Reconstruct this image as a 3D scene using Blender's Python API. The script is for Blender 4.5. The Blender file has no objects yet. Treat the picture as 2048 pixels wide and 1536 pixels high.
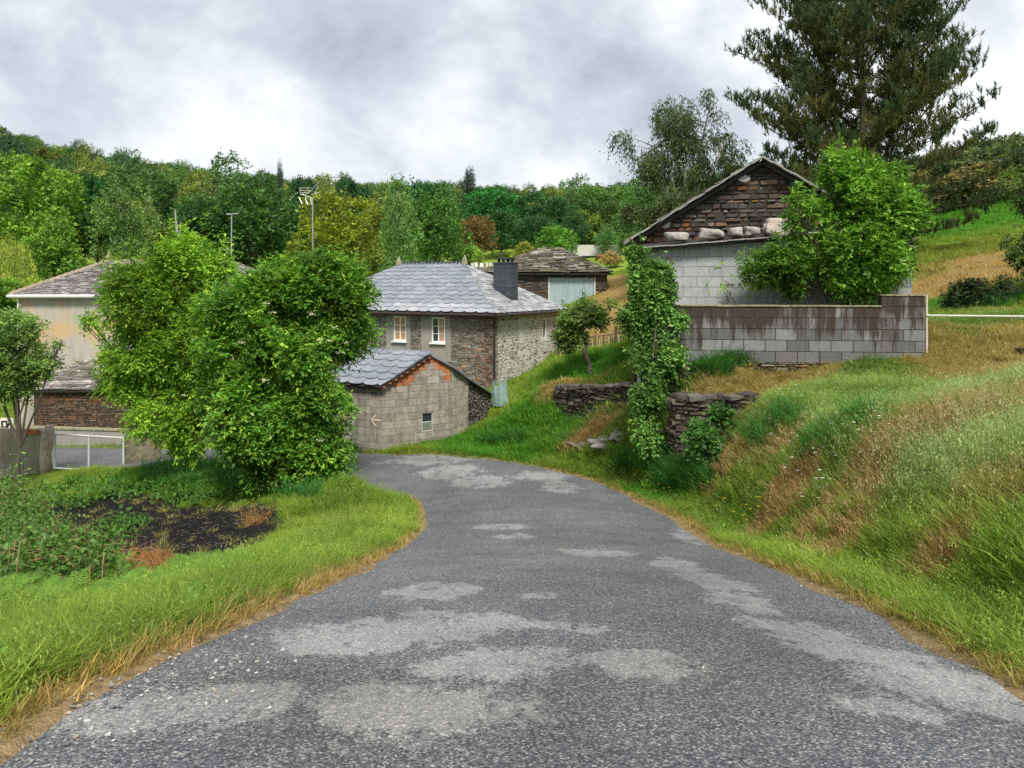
import bpy, math, random
import numpy as np
from mathutils import Vector, Matrix

# ------------------------------------------------------------------ camera, world, sun
C = bpy.context.scene
F = 1593.0            # focal length in pixels of the 2048 px wide photograph
HZ = 570.0            # horizon row

cam_d = bpy.data.cameras.new("camera")
cam_d.sensor_width = 36.0
cam_d.lens = 36.0 * F / 2048.0
cam_d.shift_y = -(768.0 - HZ) / 2048.0
cam_d.clip_start = 0.05
cam_d.clip_end = 3000.0
cam = bpy.data.objects.new("camera", cam_d)
cam.location = (0, 0, 0)
cam.rotation_euler = (math.radians(90), 0, 0)
C.collection.objects.link(cam)
C.camera = cam

SUN_EL, SUN_AZ = math.radians(52), math.radians(168)   # azimuth from +Y, clockwise
world = bpy.data.worlds.new("World"); C.world = world
world.use_nodes = True
wn, wl = world.node_tree.nodes, world.node_tree.links
wn.clear()
def wnode(t, **k):
    n = wn.new(t)
    for a, b in k.items(): setattr(n, a, b)
    return n
w_out = wnode("ShaderNodeOutputWorld"); w_bg = wnode("ShaderNodeBackground")
w_sky = wnode("ShaderNodeTexSky", sky_type='NISHITA', sun_disc=False)
w_sky.sun_elevation = SUN_EL; w_sky.sun_rotation = SUN_AZ
w_tc = wnode("ShaderNodeTexCoord")
def wmath(op, a, b=None, c=None):
    n = wnode("ShaderNodeMath", operation=op)
    for i, v in enumerate((a, b, c)):
        if v is None: continue
        if isinstance(v, (int, float)): n.inputs[i].default_value = v
        else: wl.new(v, n.inputs[i])
    return n.outputs[0]
def wnoise(scale, detail, rough, stretch, off, dist=0.0):
    m = wnode("ShaderNodeMapping"); m.inputs['Scale'].default_value = stretch; m.inputs['Location'].default_value = off
    wl.new(w_tc.outputs['Generated'], m.inputs['Vector'])
    n = wnode("ShaderNodeTexNoise"); n.inputs['Scale'].default_value = scale
    n.inputs['Detail'].default_value = detail; n.inputs['Roughness'].default_value = rough
    n.inputs['Distortion'].default_value = dist
    wl.new(m.outputs[0], n.inputs['Vector'])
    return n.outputs['Fac']
w_n1 = wnoise(4.0, 9, 0.56, (1, 1, 1.35), (7.7, 3.9, 1.3), 0.2)
w_n2 = wnoise(9.0, 6, 0.6, (1, 1, 1.4), (0.3, 5.4, 0.7), 0.2)
def blob(px, py, rad, amp, sx=1.0):
    """a brighter or darker bank of cloud in a direction of the sky"""
    d = Vector(((px - 1024) / F, 1, (HZ - py) / F)).normalized()
    n = wnode("ShaderNodeVectorMath", operation='DOT_PRODUCT'); n.inputs[1].default_value = d
    nn = wnode("ShaderNodeVectorMath", operation='NORMALIZE'); wl.new(w_tc.outputs['Generated'], nn.inputs[0])
    wl.new(nn.outputs[0], n.inputs[0])
    m = wnode("ShaderNodeMapRange", interpolation_type='SMOOTHERSTEP')
    m.inputs['From Min'].default_value = math.cos(rad); m.inputs['From Max'].default_value = 1.0
    m.inputs['To Min'].default_value = 0; m.inputs['To Max'].default_value = amp
    wl.new(n.outputs['Value'], m.inputs['Value'])
    return m.outputs[0]
acc = wmath('MULTIPLY_ADD', w_n1, 1.9, -0.38)
acc = wmath('ADD', acc, wmath('MULTIPLY_ADD', w_n2, 0.8, -0.40))
for b in [(1990, 180, .22, .42), (1650, 120, .16, .12), (950, 70, .09, .10), (280, 40, .2, .0), (520, 240, .10, .22),
          (1330, 130, .2, -.12), (640, 150, .16, -.06), (100, 190, .10, -.10), (1060, 300, .18, .12),
          (1900, 10, .10, -.30), (300, 250, .1, .2), (740, 40, .12, -.06), (1120, 170, .12, -.06)]:
    acc = wmath('ADD', acc, blob(*b))
w_ramp = wnode("ShaderNodeValToRGB")
e = w_ramp.color_ramp.elements
e[0].position = 0.0; e[0].color = (2.3, 2.5, 2.85, 1)
e[1].position = 1.0; e[1].color = (6.2, 6.3, 6.4, 1)
e2 = w_ramp.color_ramp.elements.new(0.45); e2.color = (3.7, 3.98, 4.3, 1)
wl.new(acc, w_ramp.inputs[0])
w_mix = wnode("ShaderNodeMixRGB"); w_mix.inputs[0].default_value = 0.93
wl.new(w_sky.outputs[0], w_mix.inputs[1]); wl.new(w_ramp.outputs[0], w_mix.inputs[2])
wl.new(w_mix.outputs[0], w_bg.inputs['Color'])
w_bg.inputs['Strength'].default_value = 0.10
wl.new(w_bg.outputs[0], w_out.inputs['Surface'])

sun_d = bpy.data.lights.new("sun", 'SUN'); sun_d.energy = 2.8; sun_d.angle = math.radians(14); sun_d.color = (1.0, .96, .88)
sun = bpy.data.objects.new("sun", sun_d); C.collection.objects.link(sun)
sd = Vector((math.sin(SUN_AZ) * math.cos(SUN_EL), math.cos(SUN_AZ) * math.cos(SUN_EL), math.sin(SUN_EL)))
sun.rotation_euler = sd.to_track_quat('Z', 'Y').to_euler()
C.view_settings.view_transform = 'Standard'
C.view_settings.look = 'None'
C.view_settings.exposure = 0.92
C.view_settings.gamma = 1.0
C.view_settings.use_curve_mapping = False
C.cycles.max_bounces = 7
C.cycles.diffuse_bounces = 3
C.cycles.transmission_bounces = 4
C.cycles.transparent_max_bounces = 8
C.cycles.use_denoising = False

# ------------------------------------------------------------------ small helpers
R = np.random.RandomState
def px(x, y, Y):
    return np.array([(x - 1024) / F * Y, Y, (HZ - y) / F * Y])
def link(name, data=None, parent=None):
    o = bpy.data.objects.new(name, data); C.collection.objects.link(o)
    if parent: o.parent = parent
    return o
def tag(o, label=None, cat=None, group=None, kind=None):
    if label: o['label'] = label
    if cat: o['category'] = cat
    if group: o['group'] = group
    if kind: o['kind'] = kind
    return o
def thing(name, label, cat, loc=(0, 0, 0), group=None, rz=0.0):
    o = link(name); o.location = tuple(float(v) for v in loc); o.rotation_euler = (0, 0, rz)
    o.empty_display_size = .2
    return tag(o, label, cat, group)

def np_mesh(name, V, faces, col=None, mats=(), mi=None):
    """V (n,3); faces: list of (m,k) int arrays; col: (n,3) point colours"""
    V = np.asarray(V, dtype=np.float32)
    me = bpy.data.meshes.new(name)
    me.vertices.add(len(V)); me.vertices.foreach_set("co", V.ravel())
    idx = np.concatenate([f.ravel() for f in faces]).astype(np.int32)
    tot = np.concatenate([np.full(len(f), f.shape[1], dtype=np.int32) for f in faces])
    start = np.concatenate([[0], np.cumsum(tot)[:-1]]).astype(np.int32)
    me.loops.add(len(idx)); me.loops.foreach_set("vertex_index", idx)
    me.polygons.add(len(tot)); me.polygons.foreach_set("loop_start", start)
    if mi is not None: me.polygons.foreach_set("material_index", np.asarray(mi, dtype=np.int32))
    me.update(calc_edges=True)
    if col is not None:
        a = me.color_attributes.new("Col", 'FLOAT_COLOR', 'POINT')
        c4 = np.ones((len(V), 4), dtype=np.float32); c4[:, :3] = col
        a.data.foreach_set("color", c4.ravel())
    for m in mats: me.materials.append(m)
    return me

class MB:
    """collects polygons, builds ONE mesh object"""
    def __init__(s): s.v = []; s.f = []; s.m = []; s.c = []; s.cc = (1, 1, 1)
    def poly(s, pts, m=0):
        b = len(s.v); s.v += [tuple(p) for p in pts]; s.c += [s.cc] * len(pts)
        s.f.append(tuple(range(b, b + len(pts)))); s.m.append(m)
    def solid(s, V, Fs, m=0):
        b = len(s.v); s.v += [tuple(p) for p in V]; s.c += [s.cc] * len(V)
        for f in Fs: s.f.append(tuple(b + i for i in f)); s.m.append(m)
    def prism(s, bot, top, m=0):
        n = len(bot)
        s.solid(list(bot) + list(top), [tuple(range(n - 1, -1, -1)), tuple(range(n, 2 * n))] +
                [(i, (i + 1) % n, n + (i + 1) % n, n + i) for i in range(n)], m)
    def box(s, c, h, U=(1, 0, 0), V=(0, 1, 0), W=(0, 0, 1), m=0):
        c, U, V, W = map(np.array, (c, U, V, W)); a, b, d = h
        q = [c + x * a * U + y * b * V for x, y in ((-1, -1), (1, -1), (1, 1), (-1, 1))]
        s.prism([p - d * W for p in q], [p + d * W for p in q], m)
    def tube(s, pts, rad, n=6, m=0):
        pts = [np.array(p, float) for p in pts]
        if isinstance(rad, (int, float)): rad = [rad] * len(pts)
        b = len(s.v); 
        for i, p in enumerate(pts):
            t = pts[min(i + 1, len(pts) - 1)] - pts[max(i - 1, 0)]; t = t / (np.linalg.norm(t) + 1e-9)
            a = np.cross(t, (0, 0, 1)) if abs(t[2]) < .95 else np.cross(t, (1, 0, 0)); a /= np.linalg.norm(a)
            c = np.cross(t, a)
            for k in range(n):
                th = 2 * math.pi * k / n
                s.v.append(tuple(p + rad[i] * (math.cos(th) * a + math.sin(th) * c))); s.c.append(s.cc)
        for i in range(len(pts) - 1):
            for k in range(n):
                k2 = (k + 1) % n
                s.f.append((b + i * n + k, b + i * n + k2, b + (i + 1) * n + k2, b + (i + 1) * n + k)); s.m.append(m)
        s.f.append(tuple(b + k for k in range(n))[::-1]); s.m.append(m)
        s.f.append(tuple(b + (len(pts) - 1) * n + k for k in range(n))); s.m.append(m)
    def build(s, name, mats, parent=None, smooth=False, col=False):
        me = bpy.data.meshes.new(name); me.from_pydata([tuple(map(float, v)) for v in s.v], [], s.f)
        if not isinstance(mats, (list, tuple)): mats = [mats]
        for m in mats: me.materials.append(m)
        me.polygons.foreach_set("material_index", s.m)
        if smooth: me.polygons.foreach_set("use_smooth", [True] * len(s.f))
        if col:
            a = me.color_attributes.new("Col", 'FLOAT_COLOR', 'POINT')
            c4 = np.ones((len(s.v), 4), dtype=np.float32); c4[:, :3] = s.c
            a.data.foreach_set("color", c4.ravel())
        me.update()
        return link(name, me, parent)

def clip(poly, clipper):
    """Sutherland-Hodgman, both convex lists of (u,v), clipper counter-clockwise"""
    out = list(poly)
    for i in range(len(clipper)):
        ax, ay = clipper[i]; bx, by = clipper[(i + 1) % len(clipper)]
        inp, out = out, []
        if not inp: return []
        def side(p): return (bx - ax) * (p[1] - ay) - (by - ay) * (p[0] - ax)
        for j in range(len(inp)):
            p, q = inp[j - 1], inp[j]; sp, sq = side(p), side(q)
            if (sp >= 0) != (sq >= 0):
                t = sp / (sp - sq); out.append((p[0] + t * (q[0] - p[0]), p[1] + t * (q[1] - p[1])))
            if sq >= 0: out.append(q)
    return out
def area(p):
    return 0.5 * sum(p[i - 1][0] * p[i][1] - p[i][0] * p[i - 1][1] for i in range(len(p)))
def minus(rect, holes):
    """split a rectangle (u0,v0,u1,v1) around rectangular holes"""
    rs = [rect]
    for h in holes:
        nr = []
        for (a, b, c, d) in rs:
            if c <= h[0] or a >= h[2] or d <= h[1] or b >= h[3]: nr.append((a, b, c, d)); continue
            if a < h[0]: nr.append((a, b, h[0], d))
            if c > h[2]: nr.append((h[2], b, c, d))
            x0, x1 = max(a, h[0]), min(c, h[2])
            if b < h[1]: nr.append((x0, b, x1, h[1]))
            if d > h[3]: nr.append((x0, h[3], x1, d))
        rs = nr
    return rs

def masonry(mb, O, U, N, poly, hr=(.05, .10), lr=(.15, .4), gap=.012, depth=.05, proud=.02, jit=.3,
            holes=(), rng=None, colf=None, m=1, block=False):
    """a wall face of individual stones. O origin, U along, N outward; poly in (u, z)"""
    rng = rng or R(1); O, U, N = map(np.array, (O, U, N)); Z = np.array([0, 0, 1.])
    if area(poly) < 0: poly = poly[::-1]
    u0 = min(p[0] for p in poly); u1 = max(p[0] for p in poly); z0 = min(p[1] for p in poly); z1 = max(p[1] for p in poly)
    z = z0; row = 0
    while z < z1:
        h = hr[0] + (hr[1] - hr[0]) * (rng.rand() ** 1.4 if not block else 0)
        u = u0 - rng.rand() * lr[0] if not block else u0 - lr[0] * (.5 if row % 2 else .02)
        while u < u1:
            l = lr[0] + (lr[1] - lr[0]) * rng.rand() ** 1.3 if not block else lr[0]
            g = gap * (1 if block else .6 + .8 * rng.rand())
            for (a, b, c, d) in minus((u + g / 2, z + g / 2, u + l - g / 2, z + h - g / 2), holes):
                if c - a < .015 or d - b < .01: continue
                if block: q = [(a, b), (c, b), (c, d), (a, d)]
                else:
                    j = jit * min(h, .12); k = min(.3 * (c - a), .05)
                    jr = lambda: (rng.rand() - .5) * j
                    q = [(a + rng.rand() * k * .5, b + abs(jr()) * .3), (c - rng.rand() * k, b + abs(jr()) * .6), (c - rng.rand() * k * .3, (b + d) / 2),
                         (c - rng.rand() * k, d - abs(jr())), ((a + c) / 2, d - abs(jr()) * .4), (a + rng.rand() * k, d - abs(jr()))]
                q = clip(q, poly)
                if len(q) < 3 or area(q) < 3e-4: continue
                pr = proud * (rng.rand() if not block else .15 * rng.rand() + .85)
                tl = (rng.rand(2) - .5) * (proud * .8 if not block else .002)
                cu = sum(p[0] for p in q) / len(q); cz = sum(p[1] for p in q) / len(q)
                bev = min(.006 if block else .012, h * .12)
                if colf: mb.cc = colf(cu, cz, rng)
                bot, mid, top = [], [], []
                for (pu, pz) in q:
                    base = O + U * pu + Z * pz
                    off = pr + tl[0] * (pu - cu) / max(l, .05) + tl[1] * (pz - cz) / h
                    s = 1 - bev / max(.03, math.hypot(pu - cu, pz - cz))
                    b2 = O + U * (cu + (pu - cu) * s) + Z * (cz + (pz - cz) * s)
                    bot.append(base - N * depth); mid.append(base + N * (off - bev)); top.append(b2 + N * off)
                n = len(q)
                mb.solid(bot + mid + top, [tuple(range(2 * n, 3 * n))] +
                         [(r * n + i, r * n + (i + 1) % n, (r + 1) * n + (i + 1) % n, (r + 1) * n + i) for r in (0, 1) for i in range(n)], m)
            u += l
        z += h; row += 1
    mb.cc = (1, 1, 1)

def wall_slab(mb, O, U, N, poly, t, holes=(), m=0, inset=.0):
    """the mass behind the stones; convex poly split round rectangular holes"""
    O, U, N = map(np.array, (O, U, N)); Z = np.array([0, 0, 1.])
    if area(poly) < 0: poly = poly[::-1]
    u0 = min(p[0] for p in poly); u1 = max(p[0] for p in poly); z0 = min(p[1] for p in poly); z1 = max(p[1] for p in poly)
    for (a, b, c, d) in minus((u0, z0, u1, z1), holes):
        q = clip([(a, b), (c, b), (c, d), (a, d)], poly)
        if len(q) < 3: continue
        mb.prism([O + U * p[0] + Z * p[1] - N * (t + inset) for p in q], [O + U * p[0] + Z * p[1] - N * inset for p in q], m)

def slates(mb, O, U, V, N, poly, w=.35, h=.22, t=.012, round_=True, rng=None, rough=0.0, m=0, colf=None):
    """overlapping slates on a roof plane. U along the eave, V up the slope, N outward"""
    rng = rng or R(2); O, U, V, N = map(np.array, (O, U, V, N))
    if area(poly) < 0: poly = poly[::-1]
    u0 = min(p[0] for p in poly); u1 = max(p[0] for p in poly); v0 = min(p[1] for p in poly); v1 = max(p[1] for p in poly)
    v = v0; row = 0
    while v < v1:
        hh = h * (1 + rough * (rng.rand() - .5)); u = u0 - w * (.5 if row % 2 else 0) - rng.rand() * w * rough
        while u < u1:
            ww = w * (1 + (rough * 1.6 + .12) * (rng.rand() - .5))
            L = hh * 1.75; tl = (rng.rand() - .5) * (.01 + .05 * rough)
            g = .004
            if round_:
                q = []
                for k in range(8):
                    th = math.pi + math.pi * k / 7
                    q.append((u + ww / 2 + math.cos(th) * (ww / 2 - g), v + hh * .42 + math.sin(th) * hh * (.46 + .1 * rng.rand() * .3)))
                q += [(u + ww - g, v + L), (u + g, v + L)]
            else:
                a = .12 * rng.rand() * ww; b = .12 * rng.rand() * ww; s1, s2 = (rng.rand(2) - .5) * hh * (.1 + .5 * rough)
                q = [(u + g, v + s1 + .25 * hh), (u + g + a, v + s1), (u + ww - g - b, v + s2), (u + ww - g, v + s2 + .25 * hh), (u + ww - g, v + L), (u + g, v + L)]
            q = clip(q, poly)
            if len(q) >= 3 and area(q) > 2e-3:
                if colf: mb.cc = colf(u, v, rng)
                tt = t * (1 + rough * 1.2 * (rng.rand() - .3)); lift = rng.rand() * .02 * rough
                def off(p): return lift + (1 - (p[1] - v) / L) * (2.1 * t) + tl * (p[0] - u) / ww
                mb.prism([O + U * p[0] + V * p[1] + N * off(p) for p in q], [O + U * p[0] + V * p[1] + N * (off(p) + tt) for p in q], m)
            u += ww
        v += hh; row += 1
    mb.cc = (1, 1, 1)

# ------------------------------------------------------------------ materials
def new_mat(name):
    m = bpy.data.materials.new(name); m.use_nodes = True
    nt = m.node_tree; nt.nodes.clear()
    return m, nt.nodes, nt.links
def setin(l, sock, v):
    if isinstance(v, (int, float)): sock.default_value = v
    elif isinstance(v, tuple): sock.default_value = (*v, 1) if len(v) == 3 and len(sock.default_value) == 4 else v
    else: l.new(v, sock)
class NT:
    def __init__(s, name): s.m, s.n, s.l = new_mat(name)
    def node(s, t, _in=None, **k):
        n = s.n.new(t)
        for a, b in k.items(): setattr(n, a, b)
        for a, b in (_in or {}).items(): setin(s.l, n.inputs[a], b)
        return n
    def coord(s, out='Object'): return s.node("ShaderNodeTexCoord").outputs[out]
    def mapped(s, scale=(1, 1, 1), vec=None):
        n = s.node("ShaderNodeMapping", {'Vector': vec or s.coord()}); n.inputs['Scale'].default_value = scale; return n.outputs[0]
    def noise(s, scale, detail=4, rough=.55, vec=None, dist=0.0, col=False):
        n = s.node("ShaderNodeTexNoise", {'Scale': scale, 'Detail': detail, 'Roughness': rough, 'Distortion': dist, 'Vector': vec or s.coord()})
        return n.outputs['Color' if col else 'Fac']
    def voro(s, scale, vec=None, out='Distance', feature='F1'):
        n = s.node("ShaderNodeTexVoronoi", {'Scale': scale, 'Vector': vec or s.coord()}, feature=feature); return n.outputs[out]
    def ramp(s, fac, stops, interp='LINEAR'):
        n = s.node("ShaderNodeValToRGB", {'Fac': fac}); cr = n.color_ramp; cr.interpolation = interp
        while len(cr.elements) < len(stops): cr.elements.new(.5)
        for e, (p, c) in zip(cr.elements, stops):
            e.position = p; e.color = (*c, 1) if isinstance(c, tuple) else (c, c, c, 1)
        return n.outputs['Color']
    def mix(s, fac, a, b, mode='MIX'):
        n = s.node("ShaderNodeMixRGB", {'Fac': fac, 'Color1': a, 'Color2': b}, blend_type=mode); return n.outputs[0]
    def math(s, op, a, b=0.0):
        n = s.node("ShaderNodeMath", {0: a, 1: b}, operation=op); return n.outputs[0]
    def attr(s, name, kind='GEOMETRY', out='Color'): return s.node("ShaderNodeAttribute", attribute_name=name, attribute_type=kind).outputs[out]
    def island(s): return s.node("ShaderNodeNewGeometry").outputs['Random Per Island']
    def bump(s, h, strength=.4, dist=.02, normal=None):
        d = {'Height': h, 'Strength': strength, 'Distance': dist}
        n = s.node("ShaderNodeBump", d)
        if normal: s.l.new(normal, n.inputs['Normal'])
        return n.outputs[0]
    def out(s, col, rough=.8, normal=None, metal=0.0, spec=.3):
        p = s.node("ShaderNodeBsdfPrincipled", {'Base Color': col, 'Roughness': rough, 'Metallic': metal, 'Specular IOR Level': spec})
        if normal: s.l.new(normal, p.inputs['Normal'])
        o = s.node("ShaderNodeOutputMaterial"); s.l.new(p.outputs[0], o.inputs[0]); return s.m

def mat_stone(name, cols, mottled=.5, spots=None, spot_amt=.5, scale=9, attr=True, rough=.85, streak=0):
    t = NT(name); i = t.island()
    n = len(cols); base = t.ramp(i, [(k / n, c) for k, c in enumerate(cols)], 'CONSTANT')
    n1 = t.noise(scale, 6, .65); f = t.ramp(n1, [(.3, 1 - mottled), (.75, 1 + mottled * .7)])
    c = t.mix(1.0, base, f, 'MULTIPLY')
    fine = t.noise(60, 3, .7); c = t.mix(1.0, c, t.ramp(fine, [(.3, .75), (.7, 1.2)]), 'MULTIPLY')
    if spots:
        s_ = t.ramp(t.noise(scale * 2.6, 5, .7, vec=t.mapped((1, 1, 1.3))), [(.62 - spot_amt * .18, 0.0), (.72 - spot_amt * .12, 1.0)])
        c = t.mix(s_, c, spots)
    if streak:
        sk = t.ramp(t.noise(5, 7, .75, vec=t.mapped((1, 1, .10))), [(.50, 0.0), (.68, streak)]); c = t.mix(sk, c, t.mix(1.0, c, (.42, .38, .34), 'MULTIPLY'))
    if attr: c = t.mix(1.0, c, t.attr("Col"), 'MULTIPLY')
    nb = t.bump(t.math('ADD', n1, fine), .7, .012)
    return t.out(c, rough, nb, spec=.2)
def mat_plain(name, c1, c2, scale=8, rough=.8, bump=.3, metal=0.0, stretch=(1, 1, 1), attr=False, detail=6, d=.01):
    t = NT(name); v = t.mapped(stretch)
    n1 = t.noise(scale, detail, .6, vec=v); n2 = t.noise(scale * 7, 3, .6, vec=v)
    c = t.mix(t.ramp(n1, [(.32, 0.0), (.68, 1.0)]), c1, c2)
    c = t.mix(1.0, c, t.ramp(n2, [(.25, .82), (.75, 1.15)]), 'MULTIPLY')
    if attr: c = t.mix(1.0, c, t.attr("Col"), 'MULTIPLY')
    return t.out(c, rough, t.bump(t.math('ADD', n1, n2), bump, d), metal)
def mat_leaf(name, tint='OBJ', trans=.35, vary=.25, rough=.5):
    t = NT(name)
    if tint == 'OBJ': c = t.node("ShaderNodeObjectInfo").outputs['Color']
    elif tint == 'INST': c = t.attr('tint', 'INSTANCER')
    else: c = tint
    col = t.mix(1.0, c, t.attr("Col"), 'MULTIPLY')
    if tint == 'INST':
        rnd = t.node("ShaderNodeObjectInfo").outputs['Random']
        col = t.mix(1.0, col, t.ramp(rnd, [(0, 1 - vary), (1, 1 + vary)]), 'MULTIPLY')
    d = t.node("ShaderNodeBsdfPrincipled", {'Base Color': col, 'Roughness': rough, 'Specular IOR Level': .25})
    tr = t.node("ShaderNodeBsdfTranslucent", {'Color': t.mix(1.0, col, (1.15, 1.25, .6), 'MULTIPLY')})
    mx = t.node("ShaderNodeMixShader", {0: trans}); t.l.new(d.outputs[0], mx.inputs[1]); t.l.new(tr.outputs[0], mx.inputs[2])
    o = t.node("ShaderNodeOutputMaterial"); t.l.new(mx.outputs[0], o.inputs[0]); return t.m

M_leaf = mat_leaf("leaf"); M_leafi = mat_leaf("leaf_scattered", 'INST')
M_grass = mat_leaf("grass_blade", 'INST', .4, .2, .6)
M_bark = mat_plain("bark", (.055, .042, .03), (.13, .11, .09), 10, .9, .8, stretch=(1, 1, .25), d=.02)
M_bark_pale = mat_plain("pale_bark", (.20, .19, .16), (.42, .40, .36), 9, .8, .4)

# ------------------------------------------------------------------ ground shape
def vnoise(x, y, s, seed=0):
    x = np.asarray(x) / s; y = np.asarray(y) / s
    xi = np.floor(x).astype(np.int64); yi = np.floor(y).astype(np.int64); fx = x - xi; fy = y - yi
    fx = fx * fx * (3 - 2 * fx); fy = fy * fy * (3 - 2 * fy)
    def h(a, b):
        n = (a * 374761393 + b * 668265263 + seed * 974711) & 0x7fffffff
        n = ((n ^ (n >> 13)) * 1274126177) & 0x7fffffff
        return ((n ^ (n >> 16)) & 0xffff) / 65535.0
    return (h(xi, yi) * (1 - fx) + h(xi + 1, yi) * fx) * (1 - fy) + (h(xi, yi + 1) * (1 - fx) + h(xi + 1, yi + 1) * fx) * fy
def fbm(x, y, s, seed=0, o=3):
    return sum(vnoise(x, y, s / 2 ** k, seed + k * 7) / 2 ** k for k in range(o)) / sum(1 / 2 ** k for k in range(o))
def sstep(a, b, x): t = np.clip((x - a) / (b - a), 0, 1); return t * t * (3 - 2 * t)

ROAD = [(.0, -6, -1.45), (.02, -2, -1.48), (.07, 1, -1.52), (.16, 2.6, -1.70), (.32, 3.8, -1.89), (.54, 6.3, -2.45), (.65, 10.3, -3.4), (.68, 12.3, -3.78), (.47, 14.3, -4.08),
        (0, 16.7, -4.36), (-.9, 18.3, -4.5), (-2.3, 19.5, -4.6), (-4.3, 20.5, -4.74), (-8, 23.5, -5.2), (-12, 27.4, -5.98), (-16, 30.1, -6.58),
        (-20, 31.4, -6.8), (-26, 32.3, -6.95), (-40, 33.2, -7.1), (-80, 35, -7.2), (-200, 40, -8)]
RW = 2.1
def catmull(P, n):
    P = np.array(P, float); out = []
    for i in range(len(P) - 1):
        p0, p1, p2, p3 = P[max(i - 1, 0)], P[i], P[i + 1], P[min(i + 2, len(P) - 1)]
        m = max(2, int(np.linalg.norm(p2[:2] - p1[:2]) / n))
        for k in range(m):
            t = k / m
            out.append(.5 * ((2 * p1) + (-p0 + p2) * t + (2 * p0 - 5 * p1 + 4 * p2 - p3) * t * t + (-p0 + 3 * p1 - 3 * p2 + p3) * t ** 3))
    out.append(P[-1]); return np.array(out)
RC = catmull(ROAD, .35)
def road_info(x, y):
    """signed distance (right of travel positive), road height and arc index of the nearest centre-line point"""
    x = np.asarray(x, float).ravel(); y = np.asarray(y, float).ravel()
    D = np.full(len(x), 1e9); S = np.zeros(len(x)); Zr = np.zeros(len(x)); T = np.zeros(len(x))
    for i in range(len(RC) - 1):
        a, b = RC[i], RC[i + 1]; d = b[:2] - a[:2]; L2 = d @ d
        t = np.clip(((x - a[0]) * d[0] + (y - a[1]) * d[1]) / L2, 0, 1)
        dx = x - a[0] - t * d[0]; dy = y - a[1] - t * d[1]; dd = dx * dx + dy * dy
        k = dd < D
        D[k] = dd[k]; S[k] = np.sign(dx * d[1] - dy * d[0])[k]; Zr[k] = (a[2] + t * (b[2] - a[2]))[k]; T[k] = i + t[k]
    return np.sqrt(D) * S, Zr, T

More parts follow.
